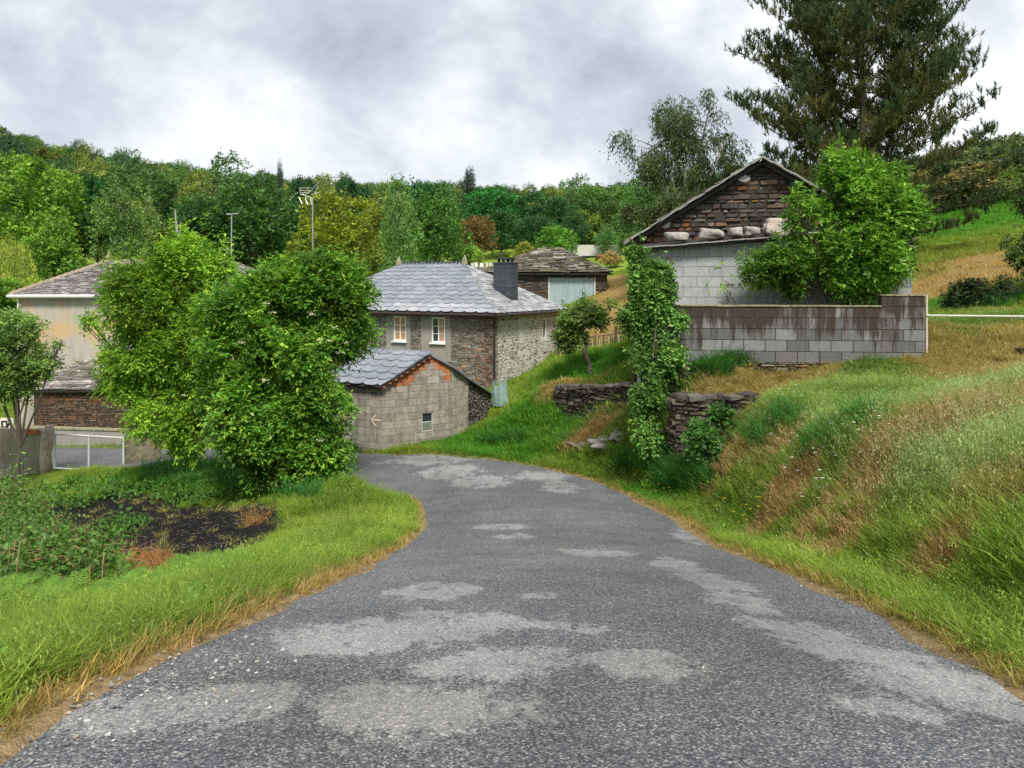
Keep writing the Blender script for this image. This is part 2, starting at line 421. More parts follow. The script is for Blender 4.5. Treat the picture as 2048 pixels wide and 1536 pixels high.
CP = []          # ground control points in metres
def c_(x, y, Y): CP.append(tuple(px(x, y, Y)))
for i in range(0, len(RC), 3):     # the road's shoulders
    if RC[i][0] < -90: continue
    a, b = RC[max(i - 1, 0)], RC[min(i + 1, len(RC) - 1)]; d = (b - a)[:2]; d /= np.linalg.norm(d); n = np.array([d[1], -d[0]])
    for s in (-1, 1):
        q = RC[i][:2] + n * s * (RW + .35); CP.append((q[0], q[1], RC[i][2] + .02))
for a in [  # left verge, plot, garden by the gate
    (520, 1112, 11.6), (330, 1208, 8.9), (100, 1250, 7.7), (0, 1250, 7.4), (0, 1370, 4.3), (250, 1275, 6.2),
    (450, 1115, 12.5), (300, 1115, 12.8), (150, 1095, 13.8), (400, 1030, 15.7), (200, 1010, 18.7), (60, 1010, 18), (180, 976, 24), (180, 953, 27), (60, 955, 27), (300, 946, 26),
    (600, 992, 17.0), (500, 985, 18.5), (400, 965, 21), (680, 970, 16.4), (745, 962, 16.9), (800, 992, 15.2), (0, 1010, 18), (-300, 1000, 20), (-300, 940, 28),
    (550, 925, 22.2), (450, 925, 23.5), (-200, 1200, 8),
    # right bank
    (1700, 1100, 7.7), (1700, 1030, 8.3), (1700, 935, 9.4), (1700, 838, 12), (1700, 752, 15.9), (1900, 1165, 5.6), (1900, 1050, 6.3), (1900, 935, 7.8), (1900, 800, 12),
    (2048, 1230, 4.55), (2048, 1085, 5.2), (2048, 945, 6.6), (2048, 790, 11), (1560, 1010, 10.2), (1560, 940, 11), (1560, 858, 12.6), (1580, 783, 14.8), (1480, 975, 12.2), (1490, 918, 12.9), (1490, 865, 13.8),
    (1410, 955, 14.3), (1400, 800, 16.0), (1500, 798, 15.6), (1345, 915, 15.9), (1415, 895, 15.0), (1380, 800, 16.2), (1470, 776, 16.0), (1900, 740, 15.5), (2040, 735, 15),
    (2300, 1000, 5.2), (2300, 800, 7.5), (2300, 700, 14), (2600, 900, 5.5), (2600, 650, 12),
    # behind the parapet and round the barn
    (1500, 690, 17.5), (1800, 660, 17.2), (1850, 655, 19), (1300, 770, 19.5), (1262, 775, 20.5), (1700, 640, 22), (1500, 660, 24), (1850, 630, 22),
    # hill on the right
    (1950, 640, 19), (1900, 612, 24), (2040, 605, 23), (1900, 560, 29), (2040, 545, 27.5), (1950, 500, 34), (1860, 470, 42), (1900, 425, 47), (2048, 388, 47), (1860, 428, 56), (2048, 350, 62), (2300, 560, 25), (2300, 400, 40), (2500, 300, 60), (1700, 480, 48), (1500, 500, 45),
    # grass slope between house and barn
    (1000, 842, 26), (900, 888, 23.4), (1000, 900, 22.4), (1100, 895, 20.6), (1080, 800, 27), (1100, 742, 31), (1150, 780, 24), (1250, 765, 20.6), (1110, 768, 23.2), (1112, 838, 22.1), (1180, 836, 21.0), (1250, 838, 19.6), (1200, 888, 18.9), (1258, 912, 17.6),
    (1180, 748, 27), (1120, 716, 30), (1230, 690, 30), (1230, 610, 42), (1235, 560, 52), (985, 778, 34), (1108, 722, 37), (1150, 630, 46), (1100, 612, 51), (970, 612, 53), (1320, 600, 45), (1000, 775, 31.5),
    (820, 860, 30), (700, 880, 33), (850, 800, 44), (600, 800, 46),
    # left building yard and beyond
    (180, 872, 36.5), (60, 872, 36.5), (400, 868, 36.5), (180, 893, 34.2), (60, 895, 34.4), (20, 850, 40), (-150, 850, 40), (180, 860, 42), (0, 640, 62), (300, 640, 62), (600, 650, 62), (-300, 700, 60), (900, 610, 66), (800, 640, 60),
    (100, 540, 82), (400, 560, 82), (700, 565, 82), (1000, 540, 82), (1230, 522, 75), (1300, 520, 75), (1450, 500, 75), (1750, 440, 75), (2100, 340, 90),
    (170, 505, 98), (1000, 512, 110), (600, 530, 110), (1250, 490, 110), (1600, 470, 120), (2100, 350, 130)]:
    c_(*a)
for (X, Y, Z) in [(-128, 200, 24), (-60, 200, 15), (0, 200, 12), (40, 200, 13), (120, 200, 24), (-230, 300, 52), (-190, 300, 47), (-155, 300, 36), (-100, 300, 29), (-50, 300, 25), (0, 300, 24), (60, 300, 21), (160, 300, 26),
                  (-250, 420, 50), (0, 420, 26), (200, 420, 26), (-230, 200, 38), (250, 200, 34), (-120, 100, 6), (-90, 60, -3), (-60, 36, -7), (-30, 10, -5), (-14, 4, -4.2), (-9, 0, -3.2), (-8, -15, -2.5), (8, -15, -.9), (9, 0, -.9), (25, 5, .4), (60, 30, 6), (120, 60, 16), (0, -30, -1.4), (-60, -30, -5), (60, -30, 2), (120, -30, 6)]:
    CP.append((X, Y, Z))
CP = np.array(CP)
def warp(x, y):
    w = np.maximum(y, -12) + 20.0
    return np.stack([np.asarray(x) / w * 6.0, 6.0 * np.log(w / 20.0) + 0 * np.asarray(x)], -1)
_wc = warp(CP[:, 0], CP[:, 1])
def _phi(r): return np.sqrt(r * r + .02)
_K = _phi(np.linalg.norm(_wc[:, None] - _wc[None], axis=-1))
_A = np.block([[_K + 0.0006 * np.eye(len(CP)) * -1, np.ones((len(CP), 1)), _wc], [np.ones((1, len(CP))), np.zeros((1, 3))], [_wc.T, np.zeros((2, 3))]])
_sol = np.linalg.solve(_A, np.concatenate([CP[:, 2], np.zeros(3)]))
def rbf(x, y):
    x = np.asarray(x, float).ravel(); y = np.asarray(y, float).ravel(); out = np.empty(len(x))
    for i in range(0, len(x), 8000):
        q = warp(x[i:i + 8000], y[i:i + 8000])
        out[i:i + 8000] = _phi(np.linalg.norm(q[:, None] - _wc[None], axis=-1)) @ _sol[:-3] + _sol[-3] + q @ _sol[-2:]
    return out
def axis(parts):
    out = [parts[0][0]]
    for a, b, s in parts:
        n = max(1, int(round((b - a) / s))); out += list(np.linspace(a, b, n + 1)[1:])
    return np.array(out)
GX = axis([(-500, -120, 12), (-120, -40, 3), (-40, -12, .6), (-12, -4, .22), (-4, 7, .12), (7, 14, .3), (14, 40, .9), (40, 130, 4), (130, 500, 12)])
GY = axis([(-60, -8, 4), (-8, 1, .6), (1, 17, .12), (17, 32, .22), (32, 60, .7), (60, 130, 2.5), (130, 330, 6), (330, 600, 15)])
gx, gy = np.meshgrid(GX, GY)
gz = rbf(gx, gy); rd, rz, rt = road_info(gx, gy)
def ground_fix(x, y, z, rd, rz):
    x = x.ravel(); y = y.ravel(); ad = np.abs(rd)
    d = np.hypot(x, y)
    bank = sstep(3.0, 5, rd) * sstep(40, 12, d)
    z = z + (fbm(x, y, 1.1, 3) - .5) * (.10 + .22 * bank) * sstep(RW + .4, RW + 1.6, ad) * sstep(90, 30, d)
    z = z + (fbm(x, y, 9, 5) - .5) * sstep(40, 120, d) * 2.0
    # shallow ditch at the foot of the bank
    z = z - .16 * np.exp(-((rd - RW - 1.05) / .28) ** 2) * sstep(18, 9, y)
    w = sstep(RW + .25, RW + 1.0, ad)
    shoulder = rz + .03 - .10 * sstep(RW - .05, RW - .2, ad)
    return shoulder * (1 - w) + z * w
gz = ground_fix(gx, gy, gz, rd, rz).reshape(gx.shape)
def H(x, y):
    x = np.asarray(x, float); y = np.asarray(y, float)
    i = np.clip(np.searchsorted(GX, x) - 1, 0, len(GX) - 2); j = np.clip(np.searchsorted(GY, y) - 1, 0, len(GY) - 2)
    fx = (x - GX[i]) / (GX[i + 1] - GX[i]); fy = (y - GY[j]) / (GY[j + 1] - GY[j])
    return (gz[j, i] * (1 - fx) + gz[j, i + 1] * fx) * (1 - fy) + (gz[j + 1, i] * (1 - fx) + gz[j + 1, i + 1] * fx) * fy
def G(x, y, far=400):
    """the ground point that stands at a spot of the photograph"""
    dx, dz = (x - 1024) / F, (HZ - y) / F
    s = np.concatenate([np.arange(2, 60, .03), np.arange(60, far, .4)])
    k = np.nonzero(s * dz < H(s * dx, s))[0]
    Y = s[k[0]] if len(k) else far
    return np.array([Y * dx, Y, float(H(Y * dx, Y))])
# ------------------------------------------------------------------ what grows where
def blobs(lst):
    out = []
    for b in lst:
        p = G(b[0], b[1]); out.append((p[0], p[1], b[2], b[3] if len(b) > 3 else b[2]))
    return out
def bmask(x, y, bl, seed=0, soft=.35):
    m = np.zeros(len(x)); n = (fbm(x, y, .9, 11 + seed) - .5) * .9
    for (bx, by, r, ry) in bl:
        d = np.hypot((x - bx) / r, (y - by) / ry) + n
        m = np.maximum(m, sstep(1 + soft, 1 - soft, d))
    return m
B_straw = blobs([(1600, 752, .8, .8), (1520, 780, .9, .6), (1430, 788, .7, .5), (1490, 895, .30, .5), (1455, 925, .3, .5), (1960, 745, 1.0, .8), (2040, 735, 1.2, 1.2),
                 (1960, 705, 1.3, .8), (2045, 665, 1.2, 1.0), (1130, 768, .6, .5), (1200, 765, .5, .4), (1850, 700, .8, .5)])
B_brown = blobs([(1600, 985, .35, .5), (1555, 1020, .35, .4), (1650, 1045, .32, .4), (1700, 1085, .3, .35), (1910, 1110, .28, .35), (1600, 870, .3, .4), (1420, 925, .3, .3),
                 (1180, 865, .5, .4), (1150, 885, .4, .3), (1230, 850, .5, .4), (1760, 985, .2, .3), (1440, 960, .2, .4)])
B_sand = blobs([(1240, 600, 1.6, 7), (1210, 640, 1.7, 3.5), (1180, 650, 1.5, 2), (1250, 640, 1.2, 3), (1245, 575, .8, 2),
                (1900, 575, 3.0, 1.6), (1960, 545, 3.2, 1.8), (2030, 515, 3, 2), (1860, 590, 1.5, 1), (1850, 575, 1.6, 1)])
B_yellow = blobs([(1900, 520, 4, 2), (1960, 490, 4, 2), (1870, 545, 3, 1.5), (180, 505, 9, 9), (230, 515, 8, 6)])
B_soil = blobs([(330, 1140, .9, .8), (240, 1130, .9, .8), (430, 1112, .9, .8), (480, 1080, .8, .8), (330, 1110, .9, .8), (440, 1070, 1.0, 1.0), (140, 1020, 1.6, 1.8), (400, 1060, 1.5, 1.7), (300, 1052, 1.8, 2.2), (190, 1030, 1.6, 2.4), (350, 1098, 1.0, .9), (480, 1042, .8, 1.2), (260, 1085, 1.2, 1.1), (430, 1030, 1.1, 1.4)])
B_lush = blobs([(1050, 850, 2.5, 2.5), (960, 880, 2, 1.2), (1080, 790, 2, 2), (1180, 735, 2, 1.8), (1350, 950, 1.4, 1.0), (400, 950, 2.6, 2), (1950, 605, 3, 1.2), (2040, 600, 3, 1.4), (1900, 660, 2, 1.2), (1950, 430, 6, 5)])
def cover(x, y):
    """tint (n,3) of the vegetation, dryness, bare soil"""
    x = np.asarray(x, float); y = np.asarray(y, float); n = len(x)
    rd_, _, _ = road_info(x, y)
    f1 = fbm(x, y, 2.6, 1)[:, None]; f2 = fbm(x, y, .7, 2)[:, None]; f3 = fbm(x, y, 14, 9)[:, None]
    green = np.array([.14, .265, .03]) * (1 - f1) + np.array([.27, .36, .042]) * f1
    green = green * (.62 + .76 * f2)
    green = green * (1 - .25 * f3) 
    lush = bmask(x, y, B_lush, 5)[:, None]; green = green * (1 - lush) + np.array([.07, .21, .014]) * lush * (.8 + .5 * f2) + 0
    right = (sstep(2.7, 3.6, rd_) * sstep(24, 15, y))[:, None]          # the bank: greyer, seeding grass
    green = green * (1 - .55 * right) + np.array([.23, .32, .085]) * .55 * right
    straw = bmask(x, y, B_straw, 1)[:, None]; brown = bmask(x, y, B_brown, 2)[:, None]; sand = bmask(x, y, B_sand, 3)[:, None]; yel = bmask(x, y, B_yellow, 4)[:, None]
    dk = (sstep(.56, .70, fbm(x, y, 1.0, 27)) * right[:, 0])[:, None] * .4; green = green * (1 - dk) + np.array([.07, .17, .03]) * dk
    patch = (sstep(.60, .72, fbm(x, y, 1.3, 21)) * right[:, 0])[:, None] * .8
    c = green
    c = c * (1 - .75 * yel) + np.array([.22, .24, .035]) * .75 * yel
    c = c * (1 - patch) + np.array([.30, .20, .07]) * patch
    c = c * (1 - .85 * straw) + np.array([.40, .31, .11]) * .8 * straw
    c = c * (1 - .9 * brown) + np.array([.40, .26, .11]) * .8 * brown
    c = c * (1 - .92 * sand) + np.array([.46, .31, .12]) * .92 * sand
    ad = np.abs(rd_)
    ew = .11 + .30 * (fbm(x, y, 1.2, 31) - .35)
    edge = (sstep(RW + ew, RW + ew * .35, ad) * np.where(rd_ < 0, 1.0, .8) * sstep(26, 15, y))[:, None]
    c = c * (1 - .85 * edge) + np.array([.42, .28, .11]) * .85 * edge
    dry = np.maximum.reduce([straw, brown, sand, edge])[:, 0]
    soil = bmask(x, y, B_soil, 6, .22)
    return c, dry, soil, rd_, brown[:, 0], sand[:, 0], edge[:, 0]

# ------------------------------------------------------------------ ground sheet
P2 = np.stack([gx.ravel(), gy.ravel(), gz.ravel()], 1)
cv, dr, so, rdv, br, sa, ed = cover(P2[:, 0], P2[:, 1])
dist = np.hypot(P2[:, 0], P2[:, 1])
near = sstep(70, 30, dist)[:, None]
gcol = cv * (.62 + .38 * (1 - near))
gcol = gcol * (1 - ed[:, None]) + np.array([.33, .235, .125]) * ed[:, None]
soilc = np.array([.016, .015, .016]) * (.7 + .8 * fbm(P2[:, 0], P2[:, 1], .4, 44))[:, None]
gcol = gcol * (1 - so[:, None]) + soilc * so[:, None]
ny, nx = gx.shape
ii = (np.arange(ny - 1)[:, None] * nx + np.arange(nx - 1)[None]).ravel()
quads = np.stack([ii, ii + 1, ii + nx + 1, ii + nx], 1)
t = NT("ground")
n1 = t.noise(14, 6, .7); n2 = t.noise(2.2, 5, .6); n3 = t.noise(70, 3, .7)
c = t.mix(1.0, t.attr("Col"), t.ramp(n1, [(.28, .55), (.72, 1.4)]), 'MULTIPLY')
c = t.mix(1.0, c, t.ramp(n3, [(.3, .7), (.7, 1.3)]), 'MULTIPLY')
M_ground = t.out(c, .95, t.bump(t.math('ADD', n1, n3), .8, .05), spec=.1)
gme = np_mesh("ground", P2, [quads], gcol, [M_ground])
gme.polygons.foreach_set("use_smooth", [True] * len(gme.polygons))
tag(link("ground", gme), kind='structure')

# ------------------------------------------------------------------ the lane
us = np.concatenate([np.linspace(-RW, RW, 43)])
rows = catmull(ROAD, .12); rows = rows[(rows[:, 0] > -120)]
tang = np.gradient(rows[:, :2], axis=0); 
for _ in range(6): tang[1:-1] = (tang[:-2] + tang[1:-1] * 2 + tang[2:]) / 4
tang /= np.linalg.norm(tang, axis=1)[:, None]
nrm = np.stack([tang[:, 1], -tang[:, 0]], 1)
arc = np.concatenate([[0], np.cumsum(np.linalg.norm(np.diff(rows[:, :2], axis=0), axis=1))])
wob = (np.stack([fbm(arc, arc * 0, .9, 71), fbm(arc, arc * 0 + 50, .9, 72)]) - .5) * .34 
rv = []; ruv = []
for i, u in enumerate(us):
    k = abs(u) / RW
    off = u + (wob[0] if u < 0 else wob[1]) * sstep(.8, 1, k)
    q = rows[:, :2] + nrm * off[:, None] if hasattr(off, '__len__') else rows[:, :2] + nrm * off
    z = rows[:, 2] + .055 * (1 - k ** 2) + .012 + .012 * (fbm(q[:, 0], q[:, 1], 1.5, 81) - .5) - .05 * sstep(.965, 1, k)
    rv.append(np.stack([q[:, 0], q[:, 1], z], 1))
rv = np.stack(rv, 1); nr, nu = rv.shape[:2]; rvf = rv.reshape(-1, 3)
X, Y = rvf[:, 0], rvf[:, 1]; rdn, _, _ = road_info(X, Y)
def wpatch(lst, soft=.5, seed=0):
    return bmask(X, Y, blobs(lst), seed, soft)
pale = wpatch([(1005, 1070, .42, .45), (1030, 1092, .35, .3), (880, 1215, .38, .5), (905, 1290, .55, .45), (800, 1310, .6, .35), (1050, 1370, .35, .25), (960, 1400, .3, .2),
               (1160, 1300, .3, .2), (1080, 1230, .18, .2), (1290, 1380, .3, .3), (700, 1340, .35, .2), (860, 1480, .5, .3), (300, 1480, .5, .2), (450, 1450, .4, .15), (200, 1500, .4, .15),
               (900, 955, .8, 1.0), (960, 975, .7, .8), (1120, 985, .35, .8), (870, 925, 1.2, 1.2), (1080, 960, .8, .7), (1350, 1150, .25, .9), (1430, 1190, .3, .7), (1500, 1240, .3, .6), (1600, 1300, .35, .5), (1720, 1345, .4, .35), (1860, 1400, .4, .3), (1950, 1440, .35, .25), (1780, 1470, .3, .15), (1380, 1090, .25, .9), (1200, 1130, .5, .5)], .55, 7)
pale = pale * 1.1
brown_r = wpatch([(760, 1480, .5, .4), (1450, 1420, .5, .5), (620, 1400, .6, .3), (1100, 1110, .5, 1), (1250, 1480, .5, .3)], .6, 8)
edge_r = sstep(RW * .78, RW, np.abs(rdn))
chip = wpatch([(300, 1430, .45, .14), (230, 1490, .5, .14), (560, 1310, .35, .2), (480, 1350, .4, .15)], .5, 9)
col3 = np.stack([np.clip(pale, 0, 1), brown_r, np.clip(chip, 0, 1)], 1)
ii = (np.arange(nr - 1)[:, None] * nu + np.arange(nu - 1)[None]).ravel()
rq = np.stack([ii, ii + 1, ii + nu + 1, ii + nu], 1)
t = NT("asphalt")
sep = t.node("ShaderNodeSeparateColor", {'Color': t.attr("Col")})
pal, brn, chp = sep.outputs[0], sep.outputs[1], sep.outputs[2]
cell = t.voro(115, out='Color'); cd = t.voro(115)
sepc = t.node("ShaderNodeSeparateColor", {'Color': cell})
base = t.ramp(sepc.outputs[0], [(0.0, (.030, .032, .037)), (.35, (.062, .066, .074)), (.7, (.115, .119, .128)), (.9, (.19, .19, .19)), (1, (.34, .335, .33))])
big = t.voro(26, out='Color'); sb = t.node("ShaderNodeSeparateColor", {'Color': big})
n_lo = t.noise(1.3, 5, .6); n_mid = t.noise(3.4, 9, .78, vec=t.mapped((1.3, .7, 1)))
pv = t.math('ADD', t.math('MULTIPLY', pal, .58), t.math('MULTIPLY', t.math('SUBTRACT', n_mid, .5), 2.4)); n_fine = t.noise(22, 5, .8, vec=t.mapped((1.2, .8, 1)))
pv = t.math('ADD', pv, t.math('MULTIPLY', t.math('SUBTRACT', n_fine, .5), .9)); patchf = t.ramp(pv, [(.34, 0.0), (.52, .95)])
palec = t.mix(1.0, base, (1.7, 1.68, 1.6), 'MULTIPLY'); palec = t.mix(.45, palec, (.27, .27, .262))
c = t.mix(patchf, base, palec)
c = t.mix(t.math('MULTIPLY', brn, .25), c, t.mix(1.0, c, (1.15, 1.0, .78), 'MULTIPLY'))
c = t.mix(1.0, c, t.ramp(n_lo, [(.3, .80), (.7, 1.22)]), 'MULTIPLY')
c = t.mix(1.0, c, t.ramp(t.noise(.45, 3, .5), [(.35, .85), (.65, 1.15)]), 'MULTIPLY')
chipf = t.math('MULTIPLY', chp, t.ramp(t.voro(34, vec=t.mapped((1, 1.6, 1))), [(.16, 1.0), (.30, 0.0)]))
c = t.mix(chipf, c, (.36, .345, .32))
hgt = t.math('SUBTRACT', t.ramp(sepc.outputs[1], [(0, 0.0), (1, 1.0)]), cd)
M_asphalt = t.out(c, .78, t.bump(hgt, .4, .005), spec=.35)
rme = np_mesh("road", rvf, [rq[:, ::-1]], col3, [M_asphalt])
rme.polygons.foreach_set("use_smooth", [True] * len(rme.polygons))
tag(link("road", rme), kind='structure')

# ------------------------------------------------------------------ scattering (ground cover only)
def coll(name, meshes):
    c = bpy.data.collections.new(name)
    for i, m in enumerate(meshes):
        c.objects.link(bpy.data.objects.new("%s_%02d" % (name, i), m))
    return c
_gn = {}
def scatter(name, pts, meshes, rot, scl, tint, label, cat=None, kind='stuff', idx=None, group=None):
    n = len(pts); me = bpy.data.meshes.new(name); me.vertices.add(n)
    me.vertices.foreach_set("co", np.asarray(pts, np.float32).ravel())
    def A(nm, ty, val, key):
        a = me.attributes.new(nm, ty, 'POINT'); a.data.foreach_set(key, np.asarray(val).ravel())
    A("rot", 'FLOAT_VECTOR', np.asarray(rot, np.float32), "vector")
    A("scl", 'FLOAT_VECTOR', np.asarray(scl, np.float32), "vector")
    t4 = np.ones((n, 4), np.float32); t4[:, :3] = tint; A("tint", 'FLOAT_COLOR', t4, "color")
    A("idx", 'INT', (np.random.RandomState(n).randint(0, len(meshes), n) if idx is None else idx).astype(np.int32), "value")
    o = link(name, me)
    ng = bpy.data.node_groups.new(name, 'GeometryNodeTree')
    ng.interface.new_socket("Geometry", in_out='INPUT', socket_type='NodeSocketGeometry'); ng.interface.new_socket("Geometry", in_out='OUTPUT', socket_type='NodeSocketGeometry')
    N, L = ng.nodes, ng.links
    gi = N.new("NodeGroupInput"); go = N.new("NodeGroupOutput"); ip = N.new("GeometryNodeInstanceOnPoints"); ci = N.new("GeometryNodeCollectionInfo")
    ci.inputs['Collection'].default_value = coll(name + "_pieces", meshes); ci.inputs['Separate Children'].default_value = True; ci.inputs['Reset Children'].default_value = True
    ip.inputs['Pick Instance'].default_value = True
    def na(nm, ty):
        q = N.new("GeometryNodeInputNamedAttribute"); q.data_type = ty; q.inputs['Name'].default_value = nm
        return next(s for s in q.outputs if s.enabled and s.name == 'Attribute')
    L.new(gi.outputs[0], ip.inputs['Points']); L.new(ci.outputs[0], ip.inputs['Instance'])
    L.new(na("idx", 'INT'), ip.inputs['Instance Index']); L.new(na("rot", 'FLOAT_VECTOR'), ip.inputs['Rotation']); L.new(na("scl", 'FLOAT_VECTOR'), ip.inputs['Scale'])
    L.new(ip.outputs[0], go.inputs[0])
    mod = o.modifiers.new("scatter", 'NODES'); mod.node_group = ng
    tag(o, label, cat, group, kind)
    return o

def blades(rng, n, h, w, lean, spread, seg=3, heads=0.0, name="tuft", var=.35, tipc=(1, 1, 1), curl=1.0):
    V = []; Fq = []; Ft = []; Cc = []
    for _ in range(n):
        a = rng.rand() * 6.283; r = spread * rng.rand() ** .6; bx, by = r * math.cos(a), r * math.sin(a)
        la = a + rng.randn() * .9; L = lean * (.3 + rng.rand()); hh = h * (.5 + .6 * rng.rand()); ww = w * (.7 + .6 * rng.rand())
        wa = rng.rand() * 3.1416; wx, wy = math.cos(wa), math.sin(wa); b = len(V)
        col = np.array([1, 1, 1]) * (1 + (rng.rand() - .5) * 2 * var)
        if rng.rand() < .12: col = col * np.array([1.4, 1.15, 1.2])
        for k in range(seg):
            f = k / seg; s = ww * (1 - f ** 1.6) * .5
            cx = bx + math.cos(la) * L * hh * f ** (1 + curl); cy = by + math.sin(la) * L * hh * f ** (1 + curl); cz = hh * (f - .25 * L * f * f) - .02
            V += [(cx - wx * s, cy - wy * s, cz), (cx + wx * s, cy + wy * s, cz)]
            Cc += [col * (1 - f) + col * np.array(tipc) * f] * 2
        V.append((bx + math.cos(la) * L * hh, by + math.sin(la) * L * hh, hh * (1 - .25 * L) - .02)); Cc.append(col * np.array(tipc))
        for k in range(seg - 1): Fq.append((b + 2 * k, b + 2 * k + 1, b + 2 * k + 3, b + 2 * k + 2))
        Ft.append((b + 2 * seg - 2, b + 2 * seg - 1, b + 2 * seg))
        if rng.rand() < heads:      # an airy seed head
            tx, ty, tz = V[-1]
            for _k in range(9):
                q = np.array([tx, ty, tz]) + rng.randn(3) * np.array([.022, .022, .05]) + np.array([0, 0, -.03]); s = .007; b2 = len(V)
                d = rng.randn(3) * s
                V += [tuple(q + (0, 0, s * 1.8)), tuple(q + d), tuple(q - (0, 0, s * 1.8))]; Cc += [np.array([2.0, 1.7, 3.2])] * 3; Ft.append((b2, b2 + 1, b2 + 2))
    fs = []
    if Fq: fs.append(np.array(Fq))
    fs.append(np.array(Ft))
    return np_mesh(name, np.array(V), fs, np.array(Cc), [M_grass])

def sample(n, x0, x1, y0, y1, dens, seed):
    """dens(x,y) -> 0..1 keep probability; only ground the photograph could see"""
    r = R(seed); x = r.uniform(x0, x1, n); y = r.uniform(y0, y1, n)
    k = (np.abs(x) < .66 * y + 2.5); x, y = x[k], y[k]
    k = r.rand(len(x)) < dens(x, y); return x[k], y[k], r
def put(name, x, y, r, meshes, smin, smax, tint, label, cat=None, zoff=0.0, tiltv=.12, hs=None, tv=.12, ss=1.0):
    n = len(x); s = (smin + (smax - smin) * r.rand(n)) * ss
    rot = np.stack([r.randn(n) * tiltv, r.randn(n) * tiltv, r.rand(n) * 6.283], 1)
    sc = np.stack([s, s, s * (hs if hs is not None else 1)], 1)
    tint = tint * (1 + (r.rand(n, 1) - .5) * 2 * tv)
    print(name, n)
    return scatter(name, np.stack([x, y, H(x, y) + zoff], 1), meshes, rot, sc, tint, label, cat)

rg = R(5)
T_short = [blades(rg, 26, .13, .009, .7, .085, name="short_tuft") for _ in range(4)]
T_mid = [blades(rg, 24, .27, .010, .8, .08, name="grass_tuft", heads=.06) for _ in range(4)]
T_tall = [blades(rg, 15, .46, .007, .6, .10, name="tall_tuft", heads=.33, seg=3, tipc=(1.35, 1.15, 1.8)) for _ in range(4)]
T_dry = [blades(rg, 22, .17, .008, 1.2, .10, name="dry_tuft", tipc=(1.15, 1.1, 1.1)) for _ in range(3)]
T_far = [blades(rg, 16, .22, .03, .6, .3, seg=2, name="far_tuft") for _ in range(3)]

# verges and banks by the lane: medium grass
def dd(x, y): return np.hypot(x, y)
def d_mid(x, y):
    c, dry, soil, rd_, b_, s_, e_ = cover(x, y)
    ok = (np.abs(rd_) > RW + .12 + .2 * (fbm(x, y, .8, 61) - .3)) * (1 - soil * 1.2).clip(0, 1) * (1 - .65 * dry) * (1 - e_ * .9).clip(0, 1)
    return ok * np.clip(7.0 / dd(x, y), 0, 1) ** 1.25
QUAL = 1.0
x, y, r = sample(int(260000 * QUAL), -14, 13, 2.4, 26, d_mid, 1)
cvr = cover(x, y); hh = .55 + .9 * fbm(x, y, 1.0, 33)
hh = hh * np.where((cvr[3] < -RW - 1.3) & (y > 8), .55, 1.0) * np.where(np.abs(cvr[3]) < RW + .7, .62, 1.0) * (1 - .35 * sstep(10, 14, y) * (cvr[3] > 3))
put("verge_grass", x, y, r, T_mid, .75, 1.25, cvr[0], "fresh green grass growing along both verges of the lane", "grass", hs=hh)
def d_short(x, y):
    c, dry, soil, rd_, b_, s_, e_ = cover(x, y)
    ok = (np.abs(rd_) > RW + .02) * (1 - soil * 1.3).clip(0, 1)
    return ok * np.clip(7.0 / dd(x, y), 0, 1) ** 1.25
x, y, r = sample(int(200000 * QUAL), -14, 13, 2.4, 24, d_short, 2)
cvr = cover(x, y)
put("short_grass", x, y, r, T_short, .7, 1.2, cvr[0], "short turf under the taller grass beside the lane", "grass")
def d_dry(x, y):
    c, dry, soil, rd_, b_, s_, e_ = cover(x, y)
    return (dry * (1 - .2 * e_) * (np.abs(rd_) > RW - .03) + .05 * (np.abs(rd_) > RW + .3)) * np.clip(7.0 / dd(x, y), 0, 1) ** 1.2
x, y, r = sample(int(200000 * QUAL), -14, 13, 2.4, 26, d_dry, 3)
cvr = cover(x, y)
put("dry_grass", x, y, r, T_dry, .6, 1.2, cvr[0] * .5 + np.array([.42, .30, .14]) * .5, "straw coloured dead grass in patches on the bank and lane edge", "dry grass", hs=np.where(cvr[6] > .3, .6, 1.0), ss=np.where(cvr[6] > .3, .5, 1.0))
def d_tall(x, y):
    c, dry, soil, rd_, b_, s_, e_ = cover(x, y)
    m = .75 * sstep(3.0, 3.5, rd_) * sstep(12.5, 7.5, y) * (.25 + .75 * sstep(.35, .6, fbm(x, y, 1.6, 15))) * (1 - .55 * dry) * sstep(2.5, 4.5, x + (9 - y) * .25)
    return m * np.clip(7.0 / dd(x, y), 0, 1) ** 1.1
x, y, r = sample(int(60000 * QUAL), 2, 14, 2.4, 17, d_tall, 4)
cvr = cover(x, y)
put("seeding_grass", x, y, r, T_tall, .7, 1.15, cvr[0] * .6 + np.array([.20, .28, .09]) * .4, "tall pale seeding grass waving on the right bank", "tall grass")
def d_far(x, y):
    c, dry, soil, rd_, b_, s_, e_ = cover(x, y)
    gate = (x > -17.5) & (x < -11.5) & (y > 23.5) & (y < 30)
    return np.where(gate, .25, 1.0) * (np.abs(rd_) > RW + .1) * (1 - soil) * np.clip(24.0 / dd(x, y), 0, 1) ** 1.5 * sstep(15, 20, y) * (1 - .5 * s_)
x, y, r = sample(int(110000 * QUAL), -40, 42, 15, 62, d_far, 6)
cvr = cover(x, y)
far_s = 1 + np.clip(y / 40, 0, 1) * .5
put("meadow_grass", x, y, r, T_far, .6, 1.1, cvr[0], "grass on the slopes between and behind the houses", "grass", hs=(.55 + .7 * fbm(x, y, 2.5, 35)) * np.where((x > -17.5) & (x < -11.5) & (y > 23) & (y < 30), .4, 1.0))
